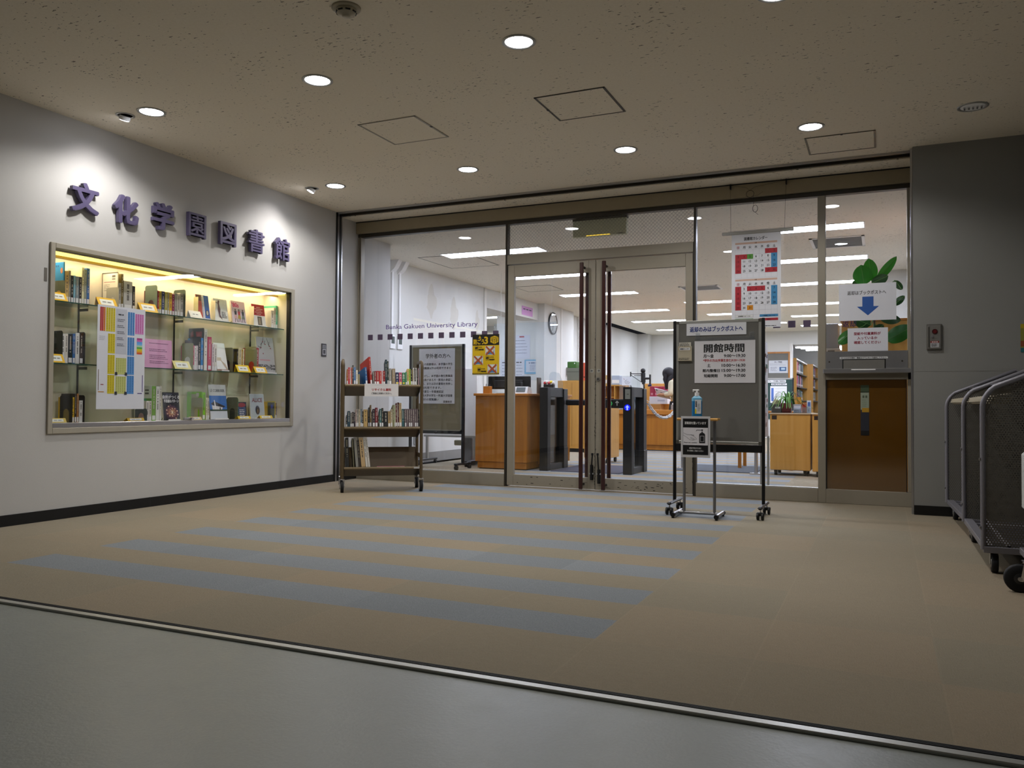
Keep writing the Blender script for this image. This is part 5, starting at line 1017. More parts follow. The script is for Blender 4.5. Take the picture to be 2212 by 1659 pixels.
# yellow poster on the left pane
b = MB(); s = Sheet(b, (1.362, YG + .017, 1.497), X1, Z1, .308, .42, WHITE, .001); YL = mat('#d8b414', .5, noise=.02); K = mat('#15140f', .5, noise=0)
s.rect(.008, .012, .292, .396, YL); s.rect(.008, .012, .292, .108, K, 2); s.txt('防ごう', .02, .105, .055, YL, .03, k=3, fit=.115); s.txt('3', .14, .105, .098, YL, .03, k=3); s.poly([(.072, .052), (.088, .022), (.104, .052)], YL, 3); s.rect(.0865, .032, .003, .011, K, 4)
CB = ((.205, .042), (.25, .028), (.292, .042), (.248, .06)); s.poly(CB, YL, 3); s.poly([(.205, .046), (.246, .064), (.246, .11), (.205, .09)], YL, 3); s.poly([(.251, .064), (.292, .046), (.292, .09), (.251, .11)], YL, 3)
for a in (((.212, .06), (.238, .072)), ((.212, .072), (.238, .084)), ((.258, .074), (.285, .06)), ((.258, .088), (.285, .074)), ((.225, .058), (.225, .1)), ((.272, .058), (.272, .1)), ((.225, .042), (.27, .045))): s.line(*a[0], *a[1], .004, K, 4)
for i, (bx, by, px, py, w) in enumerate(((.035, .155, .15, .13, '密閉空間'), (.155, .255, .02, .225, '密集場所'), (.065, .37, .175, .31, '密接場面'))):
    s.rect(bx, by - .03, .036, .045, K, 2); s.rect(bx + .003, by - .027, .03, .039, YL, 3); s.txt('密', bx + .018, by + .004, .03, K, .03, 'c', k=4); s.dashes(bx + .04, by - .022, .05, 2, .008, .004, K, 2); s.txt(w, bx + .04, by + .014, .017, K, .03, k=3, fit=.056)
    s.rect(px, py, .105, .085, mat('#cfd6dc', .5, noise=0), 2); s.rect(px + .01, py + .035, .085, .045, mat('#5a86b8', .5, noise=.3), 3); s.disc(px + .05, py + .03, .02, .022, mat('#d8dcd8', .5), 4)
    for j in range(3): s.disc(px + .02 + .03 * j, py + .045, .011, .013, mat('#e0d8cc', .5), 5, 12)
    s.line(px + .008, py + .002, px + .097, py + .083, .017, mat('#a8502c', .5, noise=0), 7); s.line(px + .097, py + .002, px + .008, py + .083, .017, mat('#a8502c', .5, noise=0), 8)
s.rect(.008, .395, .292, .013, K, 3); s.dashes(.014, .399, .28, 1, .01, .004, YL, 4, 0); b.build('poster', label='yellow and black infection-prevention poster on the left pane beside the doors', cat='poster')
# emergency call box on the right wall
t = thing('call_box', 'small grey emergency call box on the right wall', 'call box', (5.439, -.13, 1.22))
MB().box(5.389, 5.491, -.139, -.125, 1.22, 1.411, mat('#6e6c68', .4, .5), .003).build('frame', t); MB().box(5.397, 5.483, -.143, -.138, 1.228, 1.403, mat('#8e8c88', .35, .6), .002).build('cover', t)
MB().cyl((5.444, -.147, 1.355), (5.444, -.142, 1.355), .019, mat('#3a1216', .3), 24).cyl((5.444, -.149, 1.355), (5.444, -.146, 1.355), .012, mat('#5a1418', .3), 20).build('button', t, label='dark red round button'); MB().cyl((5.427, -.148, 1.318), (5.427, -.142, 1.318), .009, STEEL, 16).build('key_switch', t)
b = MB(); s = Sheet(b, (5.415, -.1435, 1.285), X1, Z1, .056, .046, mat('#b4b4b8', .5, noise=0), .0005); s.rect(0, 0, .056, .013, mat('#8a2a24', .5, noise=0)); s.dashes(.008, .004, .04, 1, .01, .005, WHITE, 2, 0); s.dashes(.006, .02, .044, 3, .008, .003, INK, 2); b.build('label_plate', t); MB().box(5.4, 5.408, -.146, -.142, 1.24, 1.39, mat('#4a4844', .4, .4)).build('hinge', t)
b = MB(); s = Sheet(b, (5.988, -.128, 1.394), X1, Z1, .08, .2, mat('#8a8a3a', .5)); s.rect(0, .0, .08, .03, mat('#b8a020', .5)); s.rect(0, .12, .08, .04, mat('#8a4a2a', .5)); s.rect(0, .17, .08, .03, mat('#2a6a70', .5)); b.build('poster', label='small yellow-green poster on the right wall at the picture edge', cat='poster')
# ================================================================ perforated steel book carts by the right wall
GRY = mat('#83828a', .42, .35, .05)
def cart(ya, yb_, label, x0=5.535, first=True):
    t = thing('book_cart', label, 'cart', (x0 + .24, (ya + yb_) / 2, 0), 'perforated steel carts by the right wall'); x1 = x0 + .49
    def outline(y, o=0.0):
        r = .10; z0, zs, ze = .115, .80, 1.06; sl = math.atan2(ze - .925, x1 - .13 - x0 - .06); P = [(x0 + o, y, z0), (x0 + o, y, zs)]
        for i in range(1, 7):
            a = i / 7; P.append((x0 + o + .07 * a * a, y, zs + .13 * a * (1 - .12 * a)))
        P += [(x1 - .06, y, ze - o * .4), (x1 - o, y, ze - .04), (x1 - o, y, z0)]
        return P
    for y in (ya, yb_):
        b = MB(); P = outline(y); b.tube(P, .0125, GRY, 8); b.box(x0, x1, y - .0125, y + .0125, .10, .13, GRY, .002); fr_ = b.build('end_frame', t)
        q = MB(); q.add([Vector(p) for p in outline(y, .012)], [tuple(range(11))], PERF); q.build('perforated_panel', fr_, label='perforated steel panel')
        for z in (.22, .55): MB().cyl((x0 - .012, y - .004, z), (x0 - .017, y - .004, z), .007, STEEL, 10).build('bolt', fr_)
    b = MB(); b.box(x0, x0 + .045, ya, yb_, .105, .135, GRY, .002); b.box(x1 - .045, x1, ya, yb_, .105, .135, GRY, .002); b.box(x0 + .1, x0 + .115, ya, yb_, .125, .14, GRY)
    for k in range(3):
        yy = ya + (yb_ - ya) * (k + .5) / 3; b.box(x0 + .04, x1 - .04, yy - .015, yy + .015, .108, .13, GRY)
    b.box(x0 + .05, x1 - .05, ya, yb_, .105, .11, mat('#2c2b34', .5)); b.build('base_frame', t)
    b = MB(); cr = mat('#9c9480', .5)
    b.box(x0 + .03, x0 + .13, ya + .015, yb_ - .015, .82, .85, cr, .012)
    n = int((yb_ - ya) / .035)
    for k in range(n):
        yy = ya + .03 + (yb_ - ya - .06) * k / (n - 1); b.tube([(x0 + .028, yy, .83), (x0 + .034, yy, .852), (x0 + .13, yy, .866)], .006, cr, 6)
    b.build('ribbed_tray', t, label='cream ribbed tray')
    b = MB(); b.box(x0 + .14, x1 - .03, ya + .012, yb_ - .012, .93, .94, mat('#55545a', .5, .3)); b.build('top_board', t)
    for x in (x0 + .05, x1 - .05):
        for y in (ya + .04, yb_ - .04):
            w_ = MB().lathe([(.02, -.014), (.045, -.014), (.048, -.008), (.048, .008), (.045, .014), (.02, .014)], (x, y, .048), RUBBER, 22, axis='x').lathe([(.006, -.016), (.025, -.016), (.025, .016), (.006, .016)], (x, y, .048), mat('#8f8f8c', .4, .5), 16, axis='x').build('caster', t)
            MB().box(x - .02, x - .017, y - .015, y + .015, .04, .104, STEEL).box(x + .017, x + .02, y - .015, y + .015, .04, .104, STEEL).box(x - .022, x + .022, y - .03, y + .03, .1, .105, STEEL).build('caster_fork', w_)
    return t
cart(-2.36, -1.31, 'nearer perforated steel book cart with sloped top by the right wall')
far_cart = cart(-1.24, -.25, 'farther perforated steel book cart, against the right wall corner', 5.525); far_cart.rotation_euler.z = .03
# trolley at the edge of the frame
t = thing('trolley', 'white-sheeted trolley with a black castor cut off by the right edge', 'trolley', (5.92, -2.75, 0), None)
b = MB(); b.box(5.66, 6.0, -2.95, -2.55, .135, .165, GRY, .003); b.build('platform', t)
for x, y in ((5.632, -2.76), (5.96, -2.9), (5.96, -2.6)):
    w_ = MB().lathe([(.03, -.016), (.055, -.016), (.06, -.01), (.06, .01), (.055, .016), (.03, .016)], (x, y, .06), RUBBER, 28, axis='y').lathe([(.006, -.017), (.04, -.015), (.04, .015), (.006, .017)], (x, y, .06), mat('#3a3a3c', .3, .5), 20, axis='y').build('caster', t)
    MB().prism([(x + .0, y - .024, .05), (x + .012, y - .024, .05), (x + .055, y - .024, .13), (x + .015, y - .024, .13)], (0, .004, 0), CHROME).prism([(x + .0, y + .02, .05), (x + .012, y + .02, .05), (x + .055, y + .02, .13), (x + .015, y + .02, .13)], (0, .004, 0), CHROME).cyl((x, y - .026, .06), (x, y + .026, .06), .009, STEEL, 12).box(x + .01, x + .06, y - .03, y + .03, .128, .136, CHROME, .002).build('caster_fork', w_)
b = MB(); b.box(5.668, 5.99, -2.93, -2.56, .34, .60, mat('#c4c8c8', .6), .01); b.build('white_sheet', t); b = MB(); b.box(5.69, 5.99, -2.92, -2.58, .166, .339, mat('#6a5a3a', .6)); b.build('carton', t)
# ================================================================ library interior
GREYM = mat('#8a8c8e', .5); FELT = mat('#7d7763', .9, 0, .08, 200)
# notice stand behind the left pane
t = thing('notice_stand', 'olive notice board on a dark castor stand just behind the left pane', 'notice board', (.06, 1.95, 0)); y = 1.95
for x in (-.31, .435): MB().box(x - .016, x + .016, y - .016, y + .016, .07, 1.525, NAVYB, .003).build('post', t)
MB().box(-.295, .42, y - .012, y + .012, .425, .462, NAVYB, .003).build('cross_rail', t); MB().box(-.29, .415, y - .006, y + .008, .462, 1.5, FELT).build('felt_panel', t)
b = MB(); b.box(-.295, .42, y - .012, y + .012, 1.496, 1.524, ALU, .002); b.box(-.295, -.275, y - .012, y + .012, .462, 1.496, mat('#8a8a80', .4, .4)); b.box(.4, .42, y - .012, y + .012, .462, 1.496, mat('#8a8a80', .4, .4)); b.box(-.295, .42, y - .012, y + .012, .462, .477, mat('#8a8a80', .4, .4)); b.build('aluminium_frame', t)
for x in (-.31, .435):
    b = MB(); b.box(x - .018, x + .018, y - .2, y + .2, .055, .08, NAVYB, .006); b.build('foot', t)
    for yy in (y - .17, y + .17): MB().lathe([(.01, -.018), (.026, -.018), (.026, .018), (.01, .018)], (x, yy, .027), BLACK, 18, axis='x').box(x - .012, x + .012, yy - .012, yy + .012, .028, .06, BLACK).build('caster', t)
MB().ball((.06, y - .01, .443), .026, .02, .02, BLACK).build('clamp_knob', t)
b = MB(); s = Sheet(b, (-.185, y - .013, 1.475), X1, Z1, .505, .68, mat('#c9cbd2', .6, noise=.02)); s.txt('学外者の方へ', .27, .115, .062, INK, .008, 'c', fit=.35)
for i, tx in enumerate(('この図書館は、本学園の学生', '教職員以外は利用できませ', '', 'ただし、本学園の専任教職員', '会員がある方・館長の承認し', '方、または次の書類を持参し', 'は利用できます。', '卒業生－卒業確認証', '他大学の学生－所属大学図書', '発行の閲覧願い')):
    if tx: s.txt(tx, .045, .205 + i * .0485, .033, INK, .008, fit=min(.43, .034 * len(tx)))
s.txt('図書館長', .47, .667, .03, INK, .008, 'r', fit=.12); b.build('notice_paper', label='large white notice to visitors on the olive board behind the left pane', cat='notice')
# white board on a silver T-leg stand behind it
t = thing('whiteboard', 'white board on a silver T-leg stand behind the olive notice board', 'whiteboard', (-.05, 2.5, 0))
MB().box(-.42, .345, 2.49, 2.51, .38, 1.25, WHITE, .004).build('board', t); MB().box(-.43, .355, 2.485, 2.515, .36, .385, ALU, .003).build('lower_frame', t)
for x in (-.385, .31):
    MB().box(x - .016, x + .016, 2.485, 2.515, .06, .37, ALU, .002).build('leg', t); MB().box(x - .02, x + .02, 2.25, 2.75, .05, .075, NAVYB, .006).build('foot', t)
    for yy in (2.28, 2.72): MB().lathe([(.01, -.014), (.025, -.014), (.025, .014), (.01, .014)], (x, yy, .026), BLACK, 16, axis='x').box(x - .008, x + .008, yy - .01, yy + .01, .03, .055, BLACK).build('caster', t)
t = thing('paper_shredder', 'grey floor machine with a beige handle between the white board and the desk', 'machine', (.18, 2.62, 0)); MB().box(.10, .255, 2.53, 2.8, .04, .36, mat('#77797d', .5), .008).build('body', t); MB().box(-.03, .10, 2.58, 2.66, .25, .32, mat('#a8a48c', .5), .01).build('handle', t); MB().box(.11, .245, 2.55, 2.78, 0, .04, BLACK).build('base', t)
# conduits and thermostats on the white wall
for y, l in ((1.885, 'left'), (2.06, 'right')):
    t = thing('conduit', l + ' white surface conduit running down the library wall from the ceiling', 'conduit', (-.55, y, 1.66), 'white wall conduits')
    MB().box(-.57, -.545, y - .018, y + .018, 1.66, 2.47, WHITE, .004).build('duct', t); MB().prism([(-.57, y - .04, 2.44), (-.57, y - .04, 2.6), (-.44, y - .04, 2.6), (-.50, y - .04, 2.5)], (0, .09, 0), WHITE).build('elbow_box', t)
    t = thing('thermostat', l + ' white wall controller with a dark screen under its conduit', 'thermostat', (-.55, y + .02, 1.48), 'white wall controllers')
    MB().box(-.57, -.55, y - .035, y + .08, 1.485, 1.655, WHITE, .004).build('case', t); MB().box(-.55, -.5485, y - .015, y + .06, 1.55, 1.64, mat('#31403a', .3, noise=0)).build('screen', t)
t = thing('wall_socket', 'small grey outlet on the library wall near the floor', 'socket', (-.56, 2.5, .25)); MB().box(-.57, -.558, 2.46, 2.54, .25, .37, mat('#9a9a98', .5), .003).build('plate', t); MB().box(-.558, -.556, 2.485, 2.515, .28, .34, mat('#6a6a6a', .5)).build('sockets', t); MB().tube([(-.55, 2.5, .25), (-.53, 2.52, .12), (-.5, 2.6, .01)], .004, WHITE, 6).build('cable', t)
# reception desk on the left
t = thing('reception_desk', 'tall beech reception desk to the left of the doors', 'desk', (.86, 2.5, 0))
b = MB(); b.box(.505, 1.2, 2.14, 2.95, .09, .90, WOOD, .004); b.box(.53, 1.185, 2.16, 2.93, .012, .09, WOOD); b.box(.545, 1.17, 2.18, 2.9, 0, .012, BLACK); b.build('body', t)
MB().box(.485, 1.225, 2.12, 2.97, .895, .925, WOODX, .004).build('desk_top', t)
MB().box(1.2, 1.30, 2.5, 3.35, .05, .90, WOOD, .003).box(1.19, 1.32, 2.48, 3.38, .895, .92, WOODX, .003).box(1.21, 1.29, 2.52, 3.3, 0, .05, BLACK).build('side_wing', t)
t = thing('monitor', 'black computer monitor seen from behind on the reception desk', 'monitor', (.75, 2.62, .925)); MB().box(.45, 1.04, 2.6, 2.635, .985, 1.15, BLACK, .008).box(.55, .95, 2.575, 2.6, 1.0, 1.1, mat('#17181b', .5), .006).build('screen_housing', t); MB().box(.70, .79, 2.57, 2.6, .93, 1.02, BLACK, .004).build('neck', t); MB().box(.6, .9, 2.53, 2.68, .925, .935, BLACK, .003).build('foot', t)
t = thing('computer', 'small black desktop computer in front of the monitor', 'computer', (.92, 2.42, .925)); MB().box(.79, 1.0, 2.4, 2.47, .926, 1.07, mat('#0c0c0e', .35), .003).build('case', t); MB().box(.805, .985, 2.398, 2.4, .94, 1.055, mat('#191a1e', .3)).build('panel', t)
t = thing('pen_box', 'tan wooden pen box on the left corner of the reception desk', 'pen box', (.6, 2.28, .925)); MB().box(.555, .65, 2.25, 2.31, .926, 1.015, WOODX, .002).build('box', t)
for dx, c in ((.02, '#2a2a2a'), (.045, '#8a8a88'), (.07, '#3a3a4a')): MB().cyl((.555 + dx, 2.28, .98), (.56 + dx, 2.285, 1.045), .004, mat(c, .4), 8).build('pen', t)
t = thing('desk_phone', 'white desk telephone with a grey display on the reception desk', 'phone', (1.07, 2.3, .925)); MB().prism([(.985, 2.22, .926), (.985, 2.38, .926), (.985, 2.36, 1.0), (.985, 2.26, 1.01)], (.175, 0, 0), mat('#cfd0d0', .5)).build('body', t); MB().prism([(1.01, 2.228, .945), (1.01, 2.2565, 1.0), (1.01, 2.2545, 1.001), (1.01, 2.225, .945)], (.12, 0, 0), mat('#5a6264', .3)).build('display', t)
t = thing('counter_sign', 'dark stand with small red and white decorations on the reception desk', 'stand', (1.24, 2.75, .92)); MB().box(1.13, 1.15, 2.6, 2.7, .925, 1.13, mat('#4a4238', .5)).build('post', t); MB().box(1.16, 1.3, 2.75, 2.8, .9255, 1.05, mat('#25211f', .5), .004).build('box', t); b = MB()
for i, c in enumerate(('#c83a40', '#e2dcd4', '#d04a58', '#e0c83a', '#e6e2de')): b.ball((1.175 + .028 * i, 2.77, 1.065 + .012 * (i % 2)), .022, .02, .02, mat(c, .6))
b.build('flowers', t)
b = MB(); b.box(1.185, 1.2, 2.748, 2.7495, .98, 1.005, mat('#b8b4b0', .5)); b.box(1.26, 1.275, 2.748, 2.7495, .98, 1.005, mat('#b8b4b0', .5)); b.build('pale_marks', t)
t = thing('acrylic_partition', 'clear acrylic partition standing on the reception desk', 'partition', (1.15, 3.0, .92)); n = 10
b = MB(); b.prism([(1.12, 3.05, .923)] + [(1.12 + .06 - .06 * math.cos(a), 3.05, 1.16 + .06 * math.sin(a)) for a in [PI / 2 * i / n for i in range(n + 1)]] + [(1.26, 3.05, 1.2), (1.31, 3.05, 1.08), (1.31, 3.05, .923)], (0, .005, 0), ACRYL); b.build('sheet', t)
for xx in (1.14, 1.28): MB().box(xx - .012, xx + .012, 3.0, 3.1, .921, .93, ACRYL).build('foot', t)
t = thing('acrylic_screen', 'clear acrylic droplet screen hanging over the reception desk', 'partition', (1.0, 3.3, 1.3)); MB().box(.2, 1.12, 3.3, 3.305, 1.12, 1.9, ACRYL).build('sheet', t)
for xx in (.3, 1.05): MB().tube([(xx, 3.302, 1.9), (xx, 3.302, 2.6)], .0015, mat('#c8c8c8', .3), 6).build('cord', t)
# security gates
GB = mat('#0b0c0e', .5); GG = mat('#2b2b2c', .45, .1)
def gate(x, y0, y1, label):
    t = thing('security_gate', label, 'security gate', (x + .055, (y0 + y1) / 2, 0), 'library security gates')
    b = MB(); b.box(x, x + .105, y0, y0 + .1, 0, 1.0, GB, .004); b.build('front_post', t); MB().box(x + .01, x + .115, y1 - .13, y1, 0, .99, GG, .004).build('rear_post', t)
    MB().box(x + .004, x + .1, y0 + .1, y1 - .13, .885, 1.0, GG, .003).build('top_bar', t); MB().box(x + .004, x + .1, y0 + .1, y1 - .13, 0, .075, GG, .003).build('bottom_bar', t)
    MB().box(x + .045, x + .053, y0 + .1, y1 - .13, .075, .885, glassmat('gate_acrylic', '#d0d4d8')).build('clear_panel', t); MB().box(x + .003, x + .12, y1 - .135, y1 + .005, 0, .26, GG, .003).build('base_cover', t)
    return t
gl = gate(1.335, 2.2, 2.86, 'black security gate left of the door meeting stiles, with an arm to the right')
MB().box(1.455, 1.93, 2.76, 2.79, .785, .857, BLACK, .012).build('barrier_arm', gl)
gr = gate(2.385, 2.15, 2.76, 'black security gate with a lit blue arrow, right of the door meeting stiles')
MB().box(1.98, 2.385, 2.2, 2.23, .757, .862, BLACK, .01).build('barrier_arm', gr)
b = MB(); b.box(2.41, 2.47, 2.1485, 2.15, .862, .975, mat('#8c9088', .4), .001); b.box(2.432, 2.438, 2.1475, 2.1485, .912, .922, INK); b.box(2.443, 2.451, 2.1475, 2.1485, .912, .922, INK); b.build('card_plate', gr, label='pale grey plate')
b = MB(); b.cyl((2.437, 2.147, .765), (2.437, 2.1495, .765), .036, emit('#1020e8', 1.3, 'blue_lamp'), 24); s = Sheet(b, (2.405, 2.1465, .80), X1, Z1, .06, .07, None); s.poly([(.032, .006), (.056, .033), (.041, .033), (.041, .064), (.023, .064), (.023, .033), (.008, .033)], emit('#9fb4ff', 1.2, 'arrow_lamp'), 1); b.build('arrow_light', gr, label='glowing blue arrow light')
b = MB(); b.tube([(2.215 + .024 * math.cos(a), 2.1985, .81 + .024 * math.sin(a)) for a in [2 * PI * i / 24 for i in range(24)]], .004, emit('#28c860', .6, 'green_lamp'), 6, True); W2 = mat('#d8dcd8', .5, noise=0)
b.box(2.296, 2.304, 2.197, 2.2, .785, .84, W2); b.prism([(2.3, 2.197, .845), (2.278, 2.197, .82), (2.285, 2.197, .815), (2.3, 2.197, .832), (2.315, 2.197, .815), (2.322, 2.197, .82)], (0, .003, 0), W2); b.build('arm_symbols', gr, label='green ring and white arrow on the barrier arm')
b = MB(); b.box(1.48, 2.33, 2.2, 3.4, 0, .008, mat('#4b4a58', .95, 0, .25, 120), .003); b.build('floor_mat', label='purple-grey floor mat lying between the two security gates', cat='mat')
b = MB(); b.box(2.78, 3.72, 3.05, 4.1, 0, .01, mat('#4a5058', .95, 0, .25, 120), .004); b.build('floor_mat', label='dark grey floor mat beyond the grey notice board stand', cat='mat')
def pole(x, y, h, label):
    t = thing('barrier_pole', label, 'pole', (x, y, 0), 'silver barrier poles'); MB().cyl((x, y, .01), (x, y, h), .02, STEEL, 18).build('tube', t)
    b = MB(); b.box(x - .07, x + .07, y - .05, y + .05, 0, .012, STEEL, .003)
    for dx in (-.05, .05): b.cyl((x + dx, y, .012), (x + dx, y, .02), .009, CHROME, 10)
    b.build('foot_plate', t); MB().ball((x, y, h), .022, .022, .012, CHROME).build('cap', t)
pole(2.79, 3.4, .88, 'silver barrier pole that holds the right end of the white chain'); pole(3.74, 3.0, .42, 'short silver pole standing beyond the right foot of the grey board')
b = MB(); P0, P1 = Vector((2.5, 2.77, .84)), Vector((2.78, 3.38, .86)); nL = 22
def cp(u): p = P0.lerp(P1, u); p.z -= .84 * u * (1 - u); return p
for i in range(nL):
    u = (i + .5) / nL; c = cp(u); d = (cp(min(1, u + .03)) - cp(max(0, u - .03))).normalized(); sd = d.cross(Vector((0, 0, 1)) if i % 2 else Vector((0, 1, .3))).normalized(); hl = .034
    b.tube([c + d * (hl * math.cos(a)) + sd * (.017 * math.sin(a)) for a in [2 * PI * k / 12 for k in range(12)]], .0058, WHITE, 6, True)
b.build('plastic_chain', label='white plastic chain hanging between the right gate and a silver pole', cat='chain')
# upright banner seen edge-on behind the board stand
t = thing('banner_stand', 'printed white banner on a silver frame seen edge-on right of the grey board', 'banner', (4.06, 1.35, 0)); b = MB()
b.prism([(4.055, 1.0, .5), (4.055, 1.5, .5), (4.045, 1.5, 1.42), (4.045, 1.0, 1.42)], (.008, 0, 0), mat('#c6c6cc', .4)); r = random.Random(5)
for i in range(26): yy = r.uniform(1.02, 1.42); zz = r.uniform(.55, 1.35); b.box(4.0565, 4.0645, yy, yy + .05, zz, zz + .03, mat(r.choice(['#8a6a60', '#6a8a7a', '#9a9aa8', '#a88a8a']), .5))
b.build('printed_sheet', t)
for y in (1.0, 1.5): MB().box(4.05, 4.07, y - .012, y + .012, .0, .5, ALU, .002).build('leg', t)
MB().box(4.0, 4.12, .95, 1.55, 0, .012, ALU, .003).build('base', t)
# rolling cabinets on the right
def cabinet(x0, x1, y0, y1, label, h=.715):
    t = thing('rolling_cabinet', label, 'cabinet', ((x0 + x1) / 2, (y0 + y1) / 2, 0), 'rolling wooden cabinets'); MB().box(x0, x1, y0, y1, .062, h, WOODL, .006).build('body', t)
    b = MB(); b.box(x0 + .02, x0 + .075, y0 - .001, y0 + .01, h - .075, h - .03, mat('#2a1a0c', .7)); b.build('grip_hole', t)
    MB().box(x0 - .008, x1 + .004, y0 - .01, y1 + .005, h - .012, h, mat('#d8c4a4', .4)).build('top_edge', t)
    for x in (x0 + .06, x1 - .06):
        for y in (y0 + .05, y1 - .05): MB().lathe([(.01, -.016), (.026, -.016), (.026, .016), (.01, .016)], (x, y, .026), BLACK, 18, axis='x').box(x - .02, x + .02, y - .02, y + .02, .035, .063, BLACK, .004).build('caster', t)
cabinet(3.905, 4.345, 2.93, 3.4, 'pale wooden rolling cabinet with a square grip hole, under the spider plant'); cabinet(4.368, 4.8, 2.86, 3.4, 'second pale wooden rolling cabinet, partly behind the wide mullion')
t = thing('reservation_table', 'low wooden table behind the rolling cabinets', 'table', (3.75, 3.9, 0)); MB().box(3.4, 4.1, 3.7, 4.2, .70, .73, WOODX, .003).build('table_top', t)
for x in (3.44, 4.06):
    for y in (3.74, 4.16): MB().box(x - .02, x + .02, y - .02, y + .02, 0, .70, WOOD).build('leg', t)
t = thing('storage_box', 'dark grey storage box with a white label left of the spider plant', 'box', (3.93, 3.1, .715)); MB().box(3.912, 4.02, 3.0, 3.22, .716, .815, mat('#4c4842', .6), .003).build('body', t); b = MB(); s = Sheet(b, (3.955, 2.9985, .785), X1, Z1, .055, .018, WHITE, .0005); s.dashes(.006, .006, .044, 1, .01, .006, INK, ragged=0); b.build('label', t)
b = MB(); b.prism([(3.92, 3.02, .816), (4.0, 3.02, .816), (4.01, 3.02, .85), (3.95, 3.02, .875)], (0, .14, 0), mat('#b8a888', .6)); b.build('paper_pile', label='pile of leaflets sticking out of the dark grey storage box', cat='paper')
t = thing('spider_plant', 'spider plant with arching striped leaves in a square red-brown pot', 'potted plant', (4.075, 3.08, .715))
MB().prism([(4.03, 3.02, .716), (4.125, 3.02, .716), (4.135, 3.01, .83), (4.02, 3.01, .83)], (0, .11, 0), mat('#5a2420', .4)).build('pot', t); MB().box(4.025, 4.13, 3.015, 3.12, .735, .742, mat('#6a2c26', .4)).build('pot_band', t); MB().box(4.03, 4.125, 3.015, 3.115, .822, .828, mat('#2a2018', .9)).build('soil', t)
r = random.Random(11); LG = [mat(h, .45, 0, .12, 60) for h in ('#3f7a2c', '#5a983c', '#2f6428', '#7cae58')]
for i in range(34):
    a = r.uniform(0, 2 * PI); L = r.uniform(.12, .30); h = r.uniform(.05, .14); b = MB(); n = 7; vs = []
    for k in range(n + 1):
        u = k / n; p = Vector((4.077 + math.cos(a) * L * u, 3.065 + math.sin(a) * L * u * .6, .825 + h * math.sin(PI * min(1, u * 1.15)) * 1.1 - .06 * u * u)); wv = Vector((-math.sin(a), math.cos(a), 0)) * (.008 * (1 - u) ** .5 + .0008); vs += [p - wv, p + Vector((0, 0, -.002)), p + wv]
    b.add(vs, [f for k in range(n) for f in ((3 * k, 3 * k + 1, 3 * k + 4, 3 * k + 3), (3 * k + 1, 3 * k + 2, 3 * k + 5, 3 * k + 4))], LG[i % 4], True); b.build('leaf', t)
for i, (x, w, h, c, l) in enumerate(((4.15, .085, .10, '#a8a8ac', 'clear leaflet stand with a grey printed card, right of the spider plant'), (4.245, .05, .12, '#b07048', 'clear leaflet stand with an orange-red flyer'), (4.298, .045, .145, '#c8ccd4', 'tall white and blue leaflet at the mullion end of the cabinet row'))):
    t = thing('leaflet_stand', l, 'leaflet stand', (x + w / 2, 3.06, .715), 'leaflet stands on the cabinets'); b = MB(); s = Sheet(b, (x, 3.05, .716 + h), X1, Z1, w, h, mat(c, .5, noise=.05)); s.rect(.008, .02, w - .016, h * .35, mat(('#d8d8dc', '#b8341c', '#4a6aa8')[i], .5)); s.dashes(.01, h * .68, w - .02, 3, .012, .004, INK, 2); b.build('leaflet', t)
    MB().box(x - .003, x + w + .003, 3.035, 3.04, .716, .716 + h * .6, ACRYL).box(x - .003, x + w + .003, 3.035, 3.11, .716, .719, ACRYL).build('acrylic_holder', t)
b = MB(); b.box(4.17, 4.225, 3.2, 3.21, .716, .9, mat('#c88a30', .5)); b.build('orange_card', label='small orange card sticking up behind the leaflet stands', cat='card')
# board on the back wall, green board, posters
t = thing('felt_board', 'grey felt board in a wooden frame on the far back wall', 'notice board', (2.6, 13.97, .75)); MB().box(2.2, 3.0, 13.975, 13.998, .8, 2.06, mat('#6e6c66', .9, 0, .1, 150)).build('felt', t); b = MB()
for a in ((2.16, 3.04, 2.06, 2.1), (2.16, 3.04, .76, .8)): b.box(a[0], a[1], 13.965, 13.998, a[2], a[3], WOOD)
b.box(2.16, 2.2, 13.965, 13.998, .8, 2.06, WOOD); b.box(3.0, 3.04, 13.965, 13.998, .8, 2.06, WOOD); b.build('wood_frame', t)
b = MB(); s = Sheet(b, (2.545, 13.97, 1.89), X1, Z1, .445, .305, mat('#c2c4c8', .6)); s.txt('グループ学習室', .22, .055, .04, INK, .02, 'c', fit=.18); s.dashes(.03, .08, .38, 2, .03, .008, mat('#8a8c94', .6)); s.rect(.25, .16, .16, .1, mat('#3a5a80', .5)); s.rect(.29, .18, .09, .05, mat('#a8bccc', .5), 2); s.dashes(.04, .16, .18, 4, .028, .012, mat('#8a8c94', .6)); b.build('poster', label='white study-room poster on the grey felt board of the back wall', cat='poster')
t = thing('chalk_board', 'dark green standing board with white printed slips before the back wall', 'notice board', (2.95, 11.5, 0)); MB().box(2.4, 3.33, 11.49, 11.51, .5, 1.36, mat('#1c3a36', .6)).build('panel', t); b = MB(); b.box(2.38, 3.35, 11.485, 11.515, 1.355, 1.385, ALU); b.box(3.33, 3.36, 11.485, 11.515, .0, 1.385, NAVYB); b.box(2.37, 2.4, 11.485, 11.515, .0, 1.385, NAVYB); b.box(2.4, 3.33, 11.485, 11.515, .48, .5, ALU); b.build('frame', t)
b = MB(); s = Sheet(b, (2.82, 11.486, 1.345), X1, Z1, .38, .06, PAPER); s.txt('グループ学習室 予約状況', .19, .042, .036, INK, .02, 'c', fit=.34); b.build('heading_strip', t); b = MB(); s = Sheet(b, (2.9, 11.486, 1.27), X1, Z1, .32, .04, PAPER); s.dashes(.02, .012, .28, 1, .01, .014, INK); b.build('heading_strip', t)
